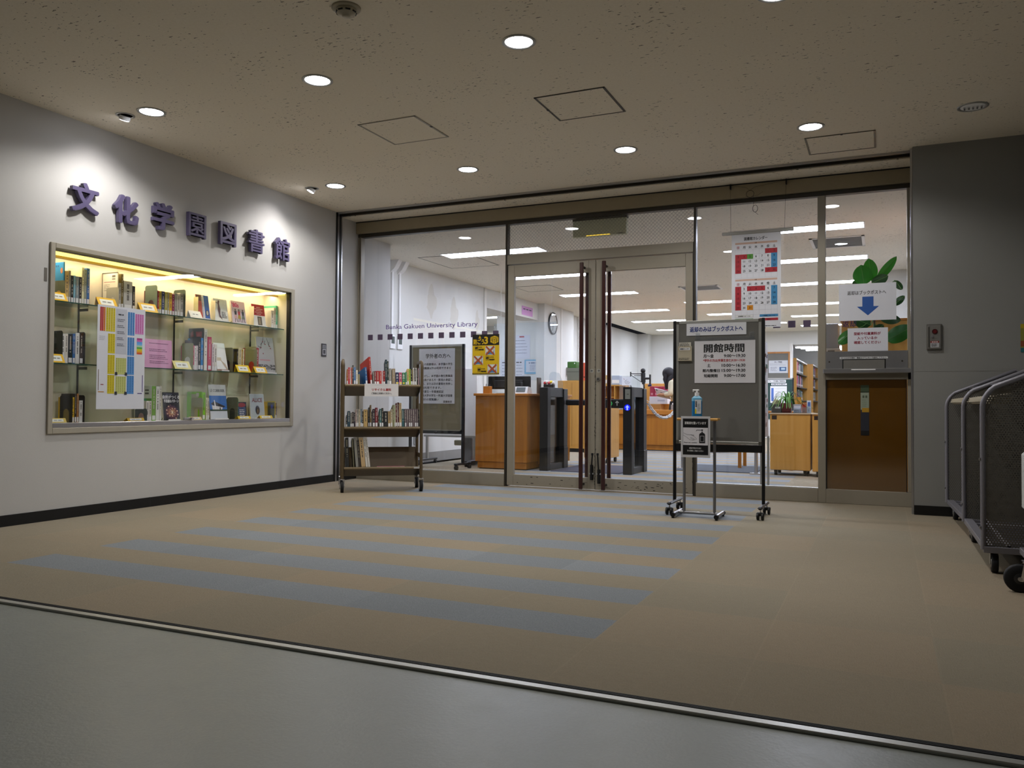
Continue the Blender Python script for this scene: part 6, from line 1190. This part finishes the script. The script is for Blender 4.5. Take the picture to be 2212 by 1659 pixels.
b = MB(); s = Sheet(b, (2.88, 11.486, 1.21), X1, Z1, .34, .36, PAPER); s.rect(.02, .04, .05, .28, mat('#4a6ab0', .5))
for i in range(5): s.rect(.1, .05 + .06 * i, .22, .004, mat('#8a8c94', .5), 2)
b.build('schedule_sheet', t); b = MB(); s = Sheet(b, (2.72, 11.486, 1.26), X1, Z1, .1, .03, mat('#c88a30', .5)); b.build('orange_tag', t)
t = thing('wall_clock', 'round black-rimmed wall clock seen at an angle on the library wall', 'clock', (-.43, 7.1, 2.28)); yc2, zc = 7.1, 2.275
b = MB(); b.lathe([(.001, 0), (.19, 0), (.205, .012), (.205, .03), (.185, .035), (.183, .022), (.001, .022)], (-.44, yc2, zc), mat('#26282a', .35), 36, axis='x'); b.build('rim', t)
b = MB(); b.cyl((-.42, yc2, zc), (-.4165, yc2, zc), .183, mat('#c6cac8', .5, noise=0), 36)
for i in range(12):
    a = i * PI / 6; p = Vector((-.416, yc2 + .155 * math.sin(a), zc + .155 * math.cos(a))); q_ = Vector((-.416, yc2 + .172 * math.sin(a), zc + .172 * math.cos(a))); b.tube([p, q_], .005, INK, 5)
b.build('dial', t); b = MB(); b.tube([(-.414, yc2, zc), (-.414, yc2 - .07, zc - .06)], .006, INK, 6); b.tube([(-.413, yc2, zc), (-.413, yc2 - .03, zc - .14)], .004, INK, 6); b.build('hands', t); b = MB(); b.cyl((-.405, yc2, zc), (-.402, yc2, zc), .183, CLEAR, 36); b.build('cover_glass', t)
b = MB(); s = Sheet(b, (-.567, 6.0, 2.49), Y1, Z1, .48, .155, mat('#c08ac0', .5, noise=.02)); [s.rect(.06 + .13 * i, .04, .1, .02, mat('#3a2a48', .5)) or s.rect(.07 + .13 * i, .07, .08, .045, mat('#5a3a68', .5)) for i in range(3)]; b.build('room_sign', label='pink room sign on the beam over the office opening', cat='sign')
for x, y, z, w, h, c, l, k in ((-1.387, 7.495, 2.113, .34, .46, '#c6c8d4', 'white printed calendar sheet on the office wall above the notices', 0), (-1.66, 7.495, 1.64, .28, .38, '#c8cad2', 'white notice on the office wall beside the yellow poster', 1), (-1.36, 7.495, 1.64, .2, .32, '#c8cad2', 'white notice on the office wall left of the blue board', 1)):
    b = MB(); s = Sheet(b, (x, y, z), X1, Z1, w, h, mat(c, .6, noise=.02))
    if k == 0: s.rect(.12, .02, .1, .025, REDINK)
    else: s.dashes(.03, .04, w - .06, 1, .01, .02, INK)
    s.dashes(.03, .1, w - .06, 5, .06, .01, mat('#70747e', .6)); b.build('wall_notice', label=l, cat='notice', group='office wall notices')
t = thing('clip_board', 'light blue board with a white sheet on the office wall', 'board', (-.97, 7.49, 1.37)); b = MB(); s = Sheet(b, (-1.155, 7.49, 1.64), X1, Z1, .375, .275, mat('#6aa8c8', .5)); b.build('backing', t); b = MB(); s = Sheet(b, (-1.125, 7.486, 1.615), X1, Z1, .31, .215, mat('#c0c8d4', .6)); s.dashes(.06, .03, .2, 1, .01, .02, mat('#4a5a78', .6)); s.dashes(.08, .08, .12, 4, .03, .008, mat('#70747e', .6)); b.build('sheet', t)
t = thing('wall_speaker', 'small grey box on the edge of the library wall below the clock', 'speaker', (-.43, 7.9, 1.4)); MB().box(-.44, -.36, 7.85, 7.95, 1.35, 1.5, mat('#8c8c86', .5), .004).build('case', t); MB().cyl((-.36, 7.9, 1.42), (-.357, 7.9, 1.42), .025, INK, 14).build('grille', t)
# middle trolley and stacked boxes
t = thing('wooden_trolley', 'wooden trolley on black castors seen behind the left gate arm', 'trolley', (1.25, 3.85, 0)); MB().box(1.36, 1.72, 3.75, 4.2, .07, .84, WOODL, .004).build('body', t); MB().box(1.35, 1.73, 3.74, 4.21, .84, .86, WOODX).build('top', t)
for x in (1.4, 1.68):
    for y in (3.8, 4.15): MB().lathe([(.01, -.014), (.035, -.014), (.035, .014), (.01, .014)], (x, y, .035), BLACK, 16, axis='x').box(x - .012, x + .012, y - .012, y + .012, .03, .072, BLACK).build('caster', t)
t = thing('low_cabinet', 'wooden cabinet carrying boxes against the library wall', 'cabinet', (.4, 6.3, 0)); MB().box(.1, .62, 6.0, 6.5, .06, 1.19, WOODL, .004).build('body', t); MB().box(.12, .6, 6.02, 6.48, 0, .06, BLACK).build('plinth', t); MB().box(.355, .36, 5.999, 6.001, .1, 1.15, mat('#6a4a20', .6)).build('door_gap', t)
b = MB(); b.box(.26, .5, 6.02, 6.4, 1.192, 1.4, mat('#76786a', .6), .004); b.box(.26, .5, 6.0195, 6.021, 1.33, 1.345, mat('#5a5c50', .6)); b.build('storage_box', label='grey-green storage box on the wooden cabinet', cat='box')
b = MB(); b.box(.26, .42, 6.03, 6.38, 1.402, 1.51, mat('#3f6a2c', .5), .006); b.cyl((.39, 6.029, 1.48), (.39, 6.03, 1.48), .01, WHITE, 12); b.build('storage_box', label='green storage box on top of the grey-green one', cat='box')
b = MB(); b.box(.51, .6, 6.05, 6.3, 1.192, 1.49, mat('#c8563a', .5), .002); b.cyl((.555, 6.049, 1.25), (.555, 6.05, 1.25), .012, BLACK, 12); b.build('file_box', label='orange-red file box beside the grey-green storage box', cat='box')
# main counter with a rounded right end
t = thing('service_counter', 'long low beech service counter with a rounded end at the back of the library', 'counter', (1.4, 7.4, 0))
def cpoly(x0, x1, y0, y1, r, n=14): return [(x0, y0)] + [(x1 - r + r * math.sin(PI / 2 * i / n), y0 + r - r * math.cos(PI / 2 * i / n)) for i in range(n + 1)] + [(x1, y1), (x0, y1)]
b = MB(); b.prism([(x, y, .1) for x, y in cpoly(-.2, 2.86, 7.12, 7.63, .45)], (0, 0, .53), WOOD); b.build('front_panel', t); b = MB(); b.prism([(x, y, .012) for x, y in cpoly(-.2, 2.83, 7.15, 7.61, .44)], (0, 0, .088), WOOD); b.build('plinth', t); b = MB(); b.prism([(x, y, .63) for x, y in cpoly(-.22, 2.9, 7.08, 7.66, .47)], (0, 0, .075), WOODX); b.build('counter_top', t); b = MB(); b.prism([(x, y, 0) for x, y in cpoly(-.18, 2.8, 7.18, 7.6, .4)], (0, 0, .012), BLACK); b.build('kick_strip', t)
ZC = .706
t = thing('shelf_unit', 'open wooden pigeonhole unit on the left of the service counter', 'shelf', (.7, 7.8, ZC)); b = MB()
for a in ((.42, .87, 7.62, 7.63, ZC, 1.13), (.42, .435, 7.39, 7.62, ZC, 1.13), (.855, .87, 7.39, 7.62, ZC, 1.13), (.42, .87, 7.39, 7.63, 1.13, 1.15)): b.box(*a, WOODL)
b.build('shell', t); MB().box(.66, .675, 7.39, 7.62, ZC, 1.13, WOODL).build('divider', t); MB().box(.435, .66, 7.39, 7.62, .92, .935, WOODL).build('shelf_board', t)
for x0, x1, z0, z1, c, l in ((.45, .52, 1.152, 1.33, '#c8a868', 'tan file standing at the left end of the pigeonhole unit'), (.53, .56, 1.152, 1.33, '#d8d0b0', 'cream file beside the tan file on the pigeonhole unit'), (.6, .75, 1.152, 1.32, '#a8b4c4', 'pale blue document stand on the pigeonhole unit')):
    b = MB(); b.box(x0, x1, 7.42, 7.58, z0, z1, mat(c, .5), .003); b.box(x0 + .008, x1 - .008, 7.418, 7.42, z0 + .03, z0 + .09, mat('#e4e2dc', .6)); b.build('file', label=l, cat='file', group='files on the pigeonhole unit')
for i, (z, l) in enumerate(((ZC + .001, 'lower white paper tray on the service counter by the gate'), (ZC + .09, 'upper white paper tray on the service counter by the gate'))):
    t = thing('paper_tray', l, 'tray', (.75, 7.4, z), 'counter paper trays'); MB().prism([(.58, 7.13, z + .0), (1.0, 7.13, z + .0), (1.0, 7.13, z + .075), (.9, 7.13, z + .075)], (0, .004, 0), mat('#c4c6cc', .5)).box(.58, 1.0, 7.13, 7.37, z, z + .004, mat('#c4c6cc', .5)).build('tray', t); MB().box(.62, .98, 7.14, 7.36, z + .004, z + .03, PAPER).build('paper', t)
t = thing('acrylic_partition', 'clear acrylic screen with a hand drawing on the service counter', 'partition', (1.0, 7.3, ZC)); MB().box(.84, 1.22, 7.115, 7.12, ZC, 1.3, ACRYL).build('sheet', t); b = MB(); s = Sheet(b, (.885, 7.112, 1.285), X1, Z1, .17, .15, mat('#cdd2da', .5))
for i in range(14): a = i * .34; s.line(.1 + .045 * math.cos(a), .09 + .035 * math.sin(a), .1 + .045 * math.cos(a + .34), .09 + .035 * math.sin(a + .34), .005, mat('#5a6068', .6))
for i in range(4): s.line(.08 + .014 * i, .075, .078 + .014 * i, .11, .004, mat('#5a6068', .6))
s.line(.03, .03, .05, .05, .006, mat('#8a3a40', .6)); b.build('drawing', t)
t = thing('microphone', 'black microphone on a jointed desk arm behind the right gate', 'microphone', (1.2, 7.7, ZC)); MK = mat('#17181a', .45)
MB().ball((1.135, 7.6, 1.41), .045, .045, .045, MK).build('foam_head', t); MB().cyl((1.135, 7.6, 1.37), (1.14, 7.6, 1.2), .042, MK, 16).cyl((1.14, 7.6, 1.2), (1.15, 7.6, 1.17), .03, MK, 14).build('body', t)
b = MB(); b.tube([(.89, 7.6, 1.2), (.905, 7.6, 1.355), (1.11, 7.6, 1.355)], .009, MK, 8); b.tube([(.905, 7.6, 1.335), (1.11, 7.6, 1.2)], .006, MK, 8); b.tube([(.97, 7.6, 1.325), (1.11, 7.6, 1.325)], .006, MK, 8); b.cyl((.905, 7.6, 1.31), (.905, 7.6, 1.39), .012, MK, 10); b.tube([(.89, 7.6, 1.2), (1.03, 7.58, ZC + .02)], .009, MK, 8); b.build('spring_arm', t); MB().cyl((1.04, 7.585, ZC), (1.04, 7.585, ZC + .03), .045, MK, 18).build('clamp_base', t)
b = MB(); b.cyl((1.17, 7.6, 1.27), (1.27, 7.6, 1.27), .02, MK, 12); b.cyl((1.265, 7.6, 1.16), (1.265, 7.6, 1.34), .016, MK, 12); b.cyl((1.15, 7.6, 1.18), (1.16, 7.65, ZC), .014, MK, 10); b.cyl((1.23, 7.6, 1.14), (1.29, 7.6, 1.15), .02, mat('#1c2058', .4), 12); b.build('shock_mount', t)
t = thing('work_table', 'low staff work table behind the service counter', 'table', (1.6, 8.6, 0)); MB().box(.9, 2.4, 8.3, 8.95, .66, .69, WOODX, .003).build('table_top', t)
for x in (.95, 2.35):
    for y in (8.34, 8.9): MB().box(x - .02, x + .02, y - .02, y + .02, 0, .66, WOOD).build('leg', t)
b = MB(); b.box(.87, 1.45, 8.7, 8.76, .691, 1.205, WOODL, .003); b.build('wooden_screen', label='low wooden screen standing behind the magenta binders', cat='screen')
for i, (x, c) in enumerate(((1.045, '#9c2c48'), (1.13, '#a83452'), (1.215, '#9a2a44'), (1.30, '#a43250'))):
    b = MB(); b.box(x, x + .08, 8.42, 8.64, .951, 1.145, mat(c, .5), .004); b.box(x + .02, x + .06, 8.4195, 8.42, .98, 1.02, mat('#c88a98', .5)); b.build('binder', label='magenta binder, %s from left on the white storage box behind the counter' % ORD[i], cat='binder', group='magenta binders on the counter')
b = MB(); b.box(1.04, 1.39, 8.4, 8.66, .81, .95, mat('#d0d4de', .5), .004); b.box(1.2, 1.34, 8.399, 8.4, .86, .89, mat('#a8b0c4', .5)); b.build('storage_box', label='white storage box under the magenta binders', cat='box')
b = MB(); b.box(1.03, 1.26, 8.38, 8.68, .691, .809, mat('#b98d52', .6), .003); b.build('cardboard_box', label='brown cardboard box at the bottom of the pile behind the white chain', cat='box')
b = MB(); b.cyl((1.71, 7.5, ZC + .001), (1.71, 7.5, .80), .04, GREYM, 18); b.cyl((1.71, 7.5, .80), (1.71, 7.5, .83), .02, WHITE, 14); b.build('tape_dispenser', label='small grey dispenser on the counter beside the cardboard box', cat='dispenser')
# ---- bookcases of the stack room
def bookcase(x0, x1, y0, y1, label, zs, nb, near, seed):
    t = thing('bookcase', label, 'bookcase', ((x0 + x1) / 2, (y0 + y1) / 2, 0), 'stack room bookcases'); b = MB(); b.box(x0, x1, y0, y0 + .06, 0, 1.98, WOODL); b.build('end_panel', t); MB().box(x0, x1, y1 - .04, y1, 0, 1.98, WOODL).build('end_panel', t); MB().box(x0 + .01, x1 - .005, y0 + .06, y1 - .04, 1.95, 1.98, WHITE).build('top_board', t); MB().box(x0 + .05, x0 + .06, y0 + .06, y1 - .04, 0, 1.95, mat('#55534f', .6)).build('back_panel', t)
    for z in zs: MB().box(x0 + .06, x1 - .01, y0 + .06, y1 - .04, z - .025, z, mat('#4a4642', .5)).build('shelf', t)
    r = random.Random(seed); pal = (('#7c1c24', 'dark red'), ('#a82c38', 'red'), ('#c8c4bc', 'white'), ('#3c3a40', 'charcoal'), ('#7ca0b4', 'light blue'), ('#1c2a50', 'navy'), ('#5a2c24', 'brown'), ('#b8a878', 'tan'), ('#c05a78', 'pink'), ('#30503c', 'dark green'), ('#1a1a1c', 'black'), ('#a8b0b0', 'grey'))
    for zi, z in enumerate(zs):
        y = y0 + .09
        for k in range(nb):
            w_ = r.uniform(.05, .12); h = r.uniform(.2, .29); c, nm = r.choice(pal)
            if y + w_ > y1 - .06: break
            b = MB(); b.box(x1 - .2, x1 - .03, y, y + w_, z + .0005, z + h, mat(c, .5)); b.box(x1 - .031, x1 - .0285, y + w_ * .25, y + w_ * .75, z + .03, z + .07, mat('#cfcdc8', .6))
            b.build('book', label='%s book, %s from the %s end, %s shelf of %s stack bookcase' % (nm, ORD[k], 'near', ['top', 'second', 'third', 'fourth'][zi], near), cat='book', group='books of the %s stack bookcase' % near); y += w_ + .003
bookcase(2.72, 3.13, 14.6, 17.9, 'near wooden bookcase in the stack room beyond the back wall', (1.63, 1.28, .93, .58), 24, 'nearer', 3)
bookcase(2.88, 3.27, 18.0, 20.2, 'farther wooden bookcase in the stack room', (1.63, 1.28, .93), 14, 'farther', 4)
# ---- behind the right pane
t = thing('return_counter', 'wooden counter wall behind the pane over the book return', 'counter', (5.1, 1.6, 0)); MB().box(4.735, 5.49, 1.5, 2.1, 0, 1.6, WOODL, .004).build('body', t); MB().box(4.725, 5.495, 1.49, 2.11, 1.6, 1.62, WOODX).build('top', t)
t = thing('white_cabinet', 'white wall-hung cabinet behind the wide mullion', 'cabinet', (4.62, 3.0, 0)); MB().box(4.82, 4.98, 2.5, 2.9, .72, 1.1, WHITE, .004).build('body', t) if False else MB().box(4.56, 4.70, 1.6, 1.9, 1.36, 1.60, mat('#b9bcc4', .5), .004).build('body', t); MB().box(4.55, 4.71, 1.59, 1.91, 1.345, 1.36, WHITE).build('lower_edge', t); MB().box(4.6, 4.66, 1.7, 1.8, 0, 1.345, ALU).build('column', t)
t = thing('fiddle_leaf_plant', 'large-leaved potted plant behind the signs in the right pane', 'potted plant', (5.03, .85, 0)); MB().lathe([(.10, 0), (.13, .24), (.12, .24), (.115, .21)], (5.03, .85, 0), mat('#8a8478', .5), 24).build('pot', t); MB().cyl((5.03, .85, .2), (5.03, .85, .212), .112, mat('#2a2018', .9), 20).build('soil', t)
b = MB(); b.tube([(5.03, .85, .2), (5.01, .84, .8), (5.03, .82, 1.4), (5.02, .80, 1.92)], [.016, .014, .011, .006], mat('#4a3c28', .7), 8); b.build('stem', t); LF = [mat(h, .35, 0, .15, 25, .5) for h in ('#2c8a1a', '#237215', '#389a22', '#164a14')]
def big_leaf(x0, z0, x1, z1, wd, y, ci, cup=.25, tw=0.0):
    p, q = Vector((x0, y + .03, z0)), Vector((x1, y, z1)); d = q - p; L = d.length; d.normalize(); sd = d.cross(Vector((tw, 1, 0))).normalized(); nn = sd.cross(d); n = 10; vs = []; fs = []
    for i in range(n + 1):
        u = i / n; hw = wd / 2 * (math.sin(PI * (u ** .75)) ** .62 if 0 < u < 1 else .02) * (.75 + .35 * u)
        for j in range(-3, 4):
            v = j / 3; vs.append(p + d * L * u + sd * hw * v + nn * (cup * hw * v * v + .02 * math.sin(u * 9 + j) * wd - .08 * L * u * u))
    for i in range(n):
        for j in range(6): k = i * 7 + j; fs.append((k, k + 1, k + 8, k + 7))
    b = MB(); b.add(vs, fs, LF[ci], True); b.tube([vs[i * 7 + 3] - nn * .0015 for i in range(n + 1)], .0018, mat('#6a9a4a', .5), 5); st_ = Vector((5.025, .82, min(1.85, (z0 + 1.0) / 2 + .35))); b.tube([p, p.lerp(st_, .5) + Vector((0, 0, -.02)), st_], .004, mat('#4a7a34', .5), 5); b.build('leaf', t)
for a in ((4.95, 1.84, 4.925, 2.01, .175, .68, 0, .3), (5.01, 1.88, 4.985, 2.07, .13, .74, 2, .4), (5.05, 1.88, 5.205, 2.07, .085, .72, 2, .3), (5.01, 1.85, 5.14, 1.90, .10, .66, 3, .3), (4.90, 1.85, 4.855, 1.875, .05, .72, 3, .3), (5.19, 1.87, 5.245, 1.78, .06, .7, 3, .5), (5.18, 1.66, 5.265, 1.735, .065, .72, 3, .4), (5.07, 1.56, 5.235, 1.52, .10, .68, 3, .3), (5.12, 1.36, 5.325, 1.47, .155, .70, 1, .2), (4.86, 1.45, 4.745, 1.33, .11, .66, 1, .3), (5.0, 1.5, 4.86, 1.56, .12, .75, 3, .3), (5.02, 1.42, 5.1, 1.50, .09, .75, 3, .3)): big_leaf(*a)
t = thing('exit_sign', 'grey back of an exit sign box hung inside above the doors', 'exit sign', (2.66, .43, 2.385)); MB().box(2.405, 2.93, .405, .47, 2.387, 2.54, mat('#b9bca2', .5), .004).build('housing', t); MB().box(2.54, 2.775, .4035, .4055, 2.389, 2.396, emit('#ffd84a', 1.1, 'sign_glow')).build('light_slit', t); MB().box(2.40, 2.935, .41, .465, 2.54, 2.60, mat('#3a3a34', .6)).build('mounting', t); MB().box(2.85, 2.9, .404, .406, 2.392, 2.398, BLACK).build('switch', t)
# paper on the right library wall
b = MB(); b.box(5.494, 5.499, 3.0, 3.2, 1.55, 1.75, mat('#c8ccc0', .5)); b.box(5.492, 5.495, 3.06, 3.12, 1.62, 1.7, mat('#3a78b0', .5)); b.build('wall_card', label='pale card with a blue mark on the wall right of the plant', cat='card')
# ================================================================ people
def skin_mesh(chains, sub=2):
    """chains: lists of ((x,y,z), radius) sharing points by equal coordinates -> one continuous skinned surface"""
    idx = {}; vs = []; rs = []; es = []
    for ch in chains:
        pv = None
        for p, r in ch:
            k = tuple(round(c, 4) for c in p)
            if k not in idx: idx[k] = len(vs); vs.append(p); rs.append(r)
            if pv is not None and pv != idx[k]: es.append((pv, idx[k]))
            pv = idx[k]
    me = bpy.data.meshes.new('k'); me.from_pydata(vs, es, []); ob = bpy.data.objects.new('k', me); COL.objects.link(ob)
    m = ob.modifiers.new('s', 'SKIN'); m.use_smooth_shade = True
    for i, sv in enumerate(me.skin_vertices[0].data):
        r = rs[i]; sv.radius = (r, r) if not isinstance(r, tuple) else r; sv.use_root = i == 0
    q = ob.modifiers.new('u', 'SUBSURF'); q.levels = sub; q.render_levels = sub
    dg = bpy.context.evaluated_depsgraph_get(); e = ob.evaluated_get(dg).to_mesh(); v = [tuple(p.co) for p in e.vertices]; f = [tuple(p.vertices) for p in e.polygons]; ob.evaluated_get(dg).to_mesh_clear()
    bpy.data.objects.remove(ob); bpy.data.meshes.remove(me); return v, f
def hand(wr, d, up, curl=.5, s=1.0):
    """palm, four unequal fingers and a side thumb as chains; d = pointing direction, up = back of hand"""
    wr, d, up = Vector(wr), Vector(d).normalized(), Vector(up).normalized(); sd = d.cross(up).normalized(); palm = wr + d * .05 * s; out = [[(tuple(wr), .024 * s), (tuple(palm), (.030 * s))]]
    for i, L in enumerate((.068, .078, .073, .056)):
        o = palm + d * .03 * s + sd * (.03 - .02 * i) * s; a = o + (d * math.cos(curl * .6) - up * math.sin(curl * .6)) * L * .5 * s; e = a + (d * math.cos(curl * 1.6) - up * math.sin(curl * 1.6)) * L * .5 * s
        out.append([(tuple(palm), .030 * s), (tuple(o), .010 * s), (tuple(a), .0088 * s), (tuple(e), .0075 * s)])
    o = wr + d * .03 * s + sd * .03 * s; a = o + (d * .7 + sd * .7).normalized() * .035 * s; e = a + (d * .95 + sd * .2 - up * .2).normalized() * .03 * s
    out.append([(tuple(palm), .030 * s), (tuple(o), .012 * s), (tuple(a), .0105 * s), (tuple(e), .009 * s)]); return out
def head(b, c, fwd, up, m, s=1.0):
    """egg-shaped skull with jaw, nose, lips, eyes and ears"""
    c, fwd, up = Vector(c), Vector(fwd).normalized(), Vector(up).normalized(); up = (up - fwd * up.dot(fwd)).normalized(); sd = fwd.cross(up); vs = []; n, k = 18, 12
    def P(x, y, z): return c + sd * x * s + fwd * y * s + up * z * s
    for j in range(1, k):
        a = PI * j / k; z = .115 * math.cos(a)
        for i in range(n):
            t = 2 * PI * i / n; w_ = .074 * math.sin(a) * (1 - .18 * max(0, -math.cos(a))); dd = .094 * math.sin(a); vs.append(P(w_ * math.cos(t), dd * math.sin(t) * (1 if math.sin(t) < 0 else .92) + .012 * max(0, -math.cos(a)), z))
    fs = [(j * n + i, (j + 1) * n + i, (j + 1) * n + (i + 1) % n, j * n + (i + 1) % n) for j in range(k - 2) for i in range(n)]; o = len(vs); vs += [P(0, 0, .115), P(0, .01, -.115)]
    fs += [(o, i, (i + 1) % n) for i in range(n)] + [(o + 1, (k - 2) * n + (i + 1) % n, (k - 2) * n + i) for i in range(n)]; b.add(vs, fs, m, True)
    b.add([P(-.013, .08, -.03), P(.013, .08, -.03), P(0, .112, -.028), P(0, .086, .012), P(0, .085, -.04)], [(0, 2, 3), (1, 3, 2), (0, 4, 2), (1, 2, 4)], m, True)
    lip = mat('#9a5a50', .5); eye = mat('#1c1614', .3)
    for x in (-.03, .03): b.ball(P(x, .078, .005), .011 * s, .011 * s, .007 * s, eye, 8, 6); b.ball(P(x * 2.45, -.005, -.01), .012 * s, .016 * s, .026 * s, m, 8, 6)
    b.ball(P(0, .084, -.062), .022 * s, .012 * s, .008 * s, lip, 10, 6)
SKIN = mat('#b98e72', .55, 0, .04, 30); HAIR = mat('#17151a', .62, 0, .1, 50); CARD = mat('#c8c4ac', .85, 0, .05, 60); SKIRT = mat('#17181c', .8)
t = thing('person', 'person with black hair in a cream cardigan bending over a book behind the counter', 'person', (1.66, 7.98, 0))
Y_ = 7.98
body = MB(); ch = []
pel, wst, chs, nck = (1.695, Y_, .84), (1.680, Y_, .97), (1.635, Y_, 1.15), (1.580, Y_, 1.25)
ch.append([(pel, (.14, .11)), (wst, (.115, .09)), (chs, (.14, .10)), (nck, .05), ((1.550, Y_, 1.295), .045)])
for s_ in (-1, 1):
    sh, el, wr = (1.610, Y_ + .155 * s_, 1.19), (1.595, Y_ + .19 * s_, .99), (1.435, Y_ + .10 * s_, .985)
    ch.append([(chs, (.14, .10)), (sh, .055), (el, .042), (wr, .027)]); ch += [[(wr, .027)] + h[0:] if i == 0 else h for i, h in enumerate(hand(wr, (-1, -.25 * s_, .12), (0, .4 * s_, .9), .7))]
    hip, kn, an = (1.695, Y_ + .085 * s_, .78), (1.685, Y_ + .09 * s_, .45), (1.705, Y_ + .09 * s_, .08); ch.append([(pel, (.14, .11)), (hip, .085), (kn, .058), (an, .038), ((1.595, Y_ + .09 * s_, .03), .03)])
v, f = skin_mesh(ch); body.add(v, f, SKIN, True); head(body, (1.495, Y_, 1.345), (-1, 0, -.62), (-.55, 0, 1), SKIN); body.build('body', t)
c = MB(); cc = [[((1.690, Y_, .80), (.165, .135)), (wst, (.14, .115)), (chs, (.16, .122)), ((1.595, Y_, 1.225), (.09, .075))]]
for s_ in (-1, 1): cc.append([(chs, (.16, .122)), ((1.610, Y_ + .16 * s_, 1.185), .072), ((1.595, Y_ + .195 * s_, .985), .058), ((1.465, Y_ + .117 * s_, .985), .042)])
v, f = skin_mesh(cc); c.add(v, f, CARD, True); c.build('cardigan', t)
k = MB(); k.lathe([(.155, .0), (.17, -.1), (.20, -.38), (.19, -.38)], (1.695, Y_, .86), SKIRT, 24); k.build('skirt', t)
h = MB(); h.ball((1.510, Y_, 1.372), .115, .098, .115, HAIR, 20, 12); h.tube([(1.565, Y_, 1.36), (1.535, Y_ - .04, 1.24), (1.490, Y_ - .055, 1.14), (1.475, Y_ - .05, 1.08)], [.07, .06, .045, .015], HAIR, 12); h.tube([(1.565, Y_, 1.36), (1.545, Y_ + .04, 1.24), (1.505, Y_ + .06, 1.14), (1.490, Y_ + .05, 1.08)], [.07, .06, .045, .015], HAIR, 12); h.tube([(1.475, Y_ - .07, 1.36), (1.460, Y_ - .08, 1.26), (1.470, Y_ - .07, 1.16)], [.03, .035, .012], HAIR, 10); h.build('hair', t)
for s_ in (-1, 1): MB().ball((1.635, Y_ + .09 * s_, .035), .12, .045, .035, BLACK, 14, 8).build('shoe', t)
bk = MB(); U = Vector((-.25, -.35, .9)).normalized(); s = Sheet(bk, Vector((1.275, Y_ - .10, 1.10)), Vector((1, 0, -.22)), U, .25, .17, mat('#c8ccd4', .5), .012); s.rect(.09, .06, .075, .07, mat('#2a2c34', .5)); s.rect(.11, .08, .03, .03, mat('#8a7060', .5), 2); s.rect(.02, .02, .025, .022, INK, 2); s.dashes(.19, .09, .04, 3, .012, .004, INK, 2)
bk.build('magazine', label='white magazine with a dark picture held by the person behind the counter', cat='magazine')
# photographer crouching behind the viewpoint, seen only as a reflection in the brown panel
t = thing('person', 'crouching person with a phone reflected in the brown panel of the book return', 'person', (5.2, -7.55, 0))
X_, Y_ = 5.16, -7.55; body = MB(); ch = []
pel, wst, chs, nck = (X_ + .05, Y_ - .10, .30), (X_ + .04, Y_ - .08, .42), (X_ + .02, Y_ + .02, .60), (X_, Y_ + .09, .73)
ch.append([(pel, (.16, .13)), (wst, (.14, .11)), (chs, (.17, .12)), (nck, .055), ((X_, Y_ + .12, .77), .05)])
for s_ in (-1, 1):
    sh, el, wr = (X_ + .19 * s_, Y_ + .04, .66), (X_ + .20 * s_, Y_ + .26, .56), (X_ - .06 + .07 * s_, Y_ + .44, .76); ch.append([(chs, (.17, .12)), (sh, .06), (el, .047), (wr, .03)]); ch += hand(wr, (-.3 * s_, .3, .8), (0, 1, -.3), .8)
ch.append([(pel, (.16, .13)), ((X_ - .12, Y_ - .02, .32), .10), ((X_ - .20, Y_ + .34, .48), .068), ((X_ - .20, Y_ + .26, .09), .045), ((X_ - .20, Y_ + .42, .04), .035)]); ch.append([(pel, (.16, .13)), ((X_ + .14, Y_ - .02, .28), .10), ((X_ + .14, Y_ + .38, .12), .068), ((X_ + .14, Y_ - .02, .07), .05), ((X_ + .14, Y_ - .14, .05), .035)])
v, f = skin_mesh(ch); body.add(v, f, SKIN, True); head(body, (X_ - .02, Y_ + .17, .865), (0, 1, -.05), (0, 0, 1), SKIN); body.build('body', t)
c = MB(); cc = [[((X_ + .05, Y_ - .1, .33), (.19, .155)), (wst, (.17, .14)), (chs, (.195, .145)), ((X_, Y_ + .08, .70), (.10, .08))]]
for s_ in (-1, 1): cc.append([(chs, (.195, .145)), ((X_ + .195 * s_, Y_ + .05, .655), .078), ((X_ + .20 * s_, Y_ + .2, .585), .066)])
v, f = skin_mesh(cc); c.add(v, f, mat('#8a8478', .85), True); c.build('shirt', t)
c = MB(); v, f = skin_mesh([[((X_ + .05, Y_ - .1, .29), (.19, .155)), ((X_ - .12, Y_ - .02, .32), .118), ((X_ - .20, Y_ + .33, .485), .085), ((X_ - .20, Y_ + .27, .16), .066)], [((X_ + .05, Y_ - .1, .29), (.19, .155)), ((X_ + .14, Y_ - .02, .28), .118), ((X_ + .14, Y_ + .37, .125), .085), ((X_ + .14, Y_ + .05, .09), .066)]]); c.add(v, f, mat('#3a3630', .85), True); c.build('trousers', t)
h = MB(); h.ball((X_ - .02, Y_ + .145, .895), .088, .10, .10, HAIR, 18, 10); h.build('hair', t)
for x, y in ((-.20, .36), (.14, -.10)): MB().ball((X_ + x, Y_ + y, .042), .05, .13, .042, BLACK, 14, 8).build('shoe', t)
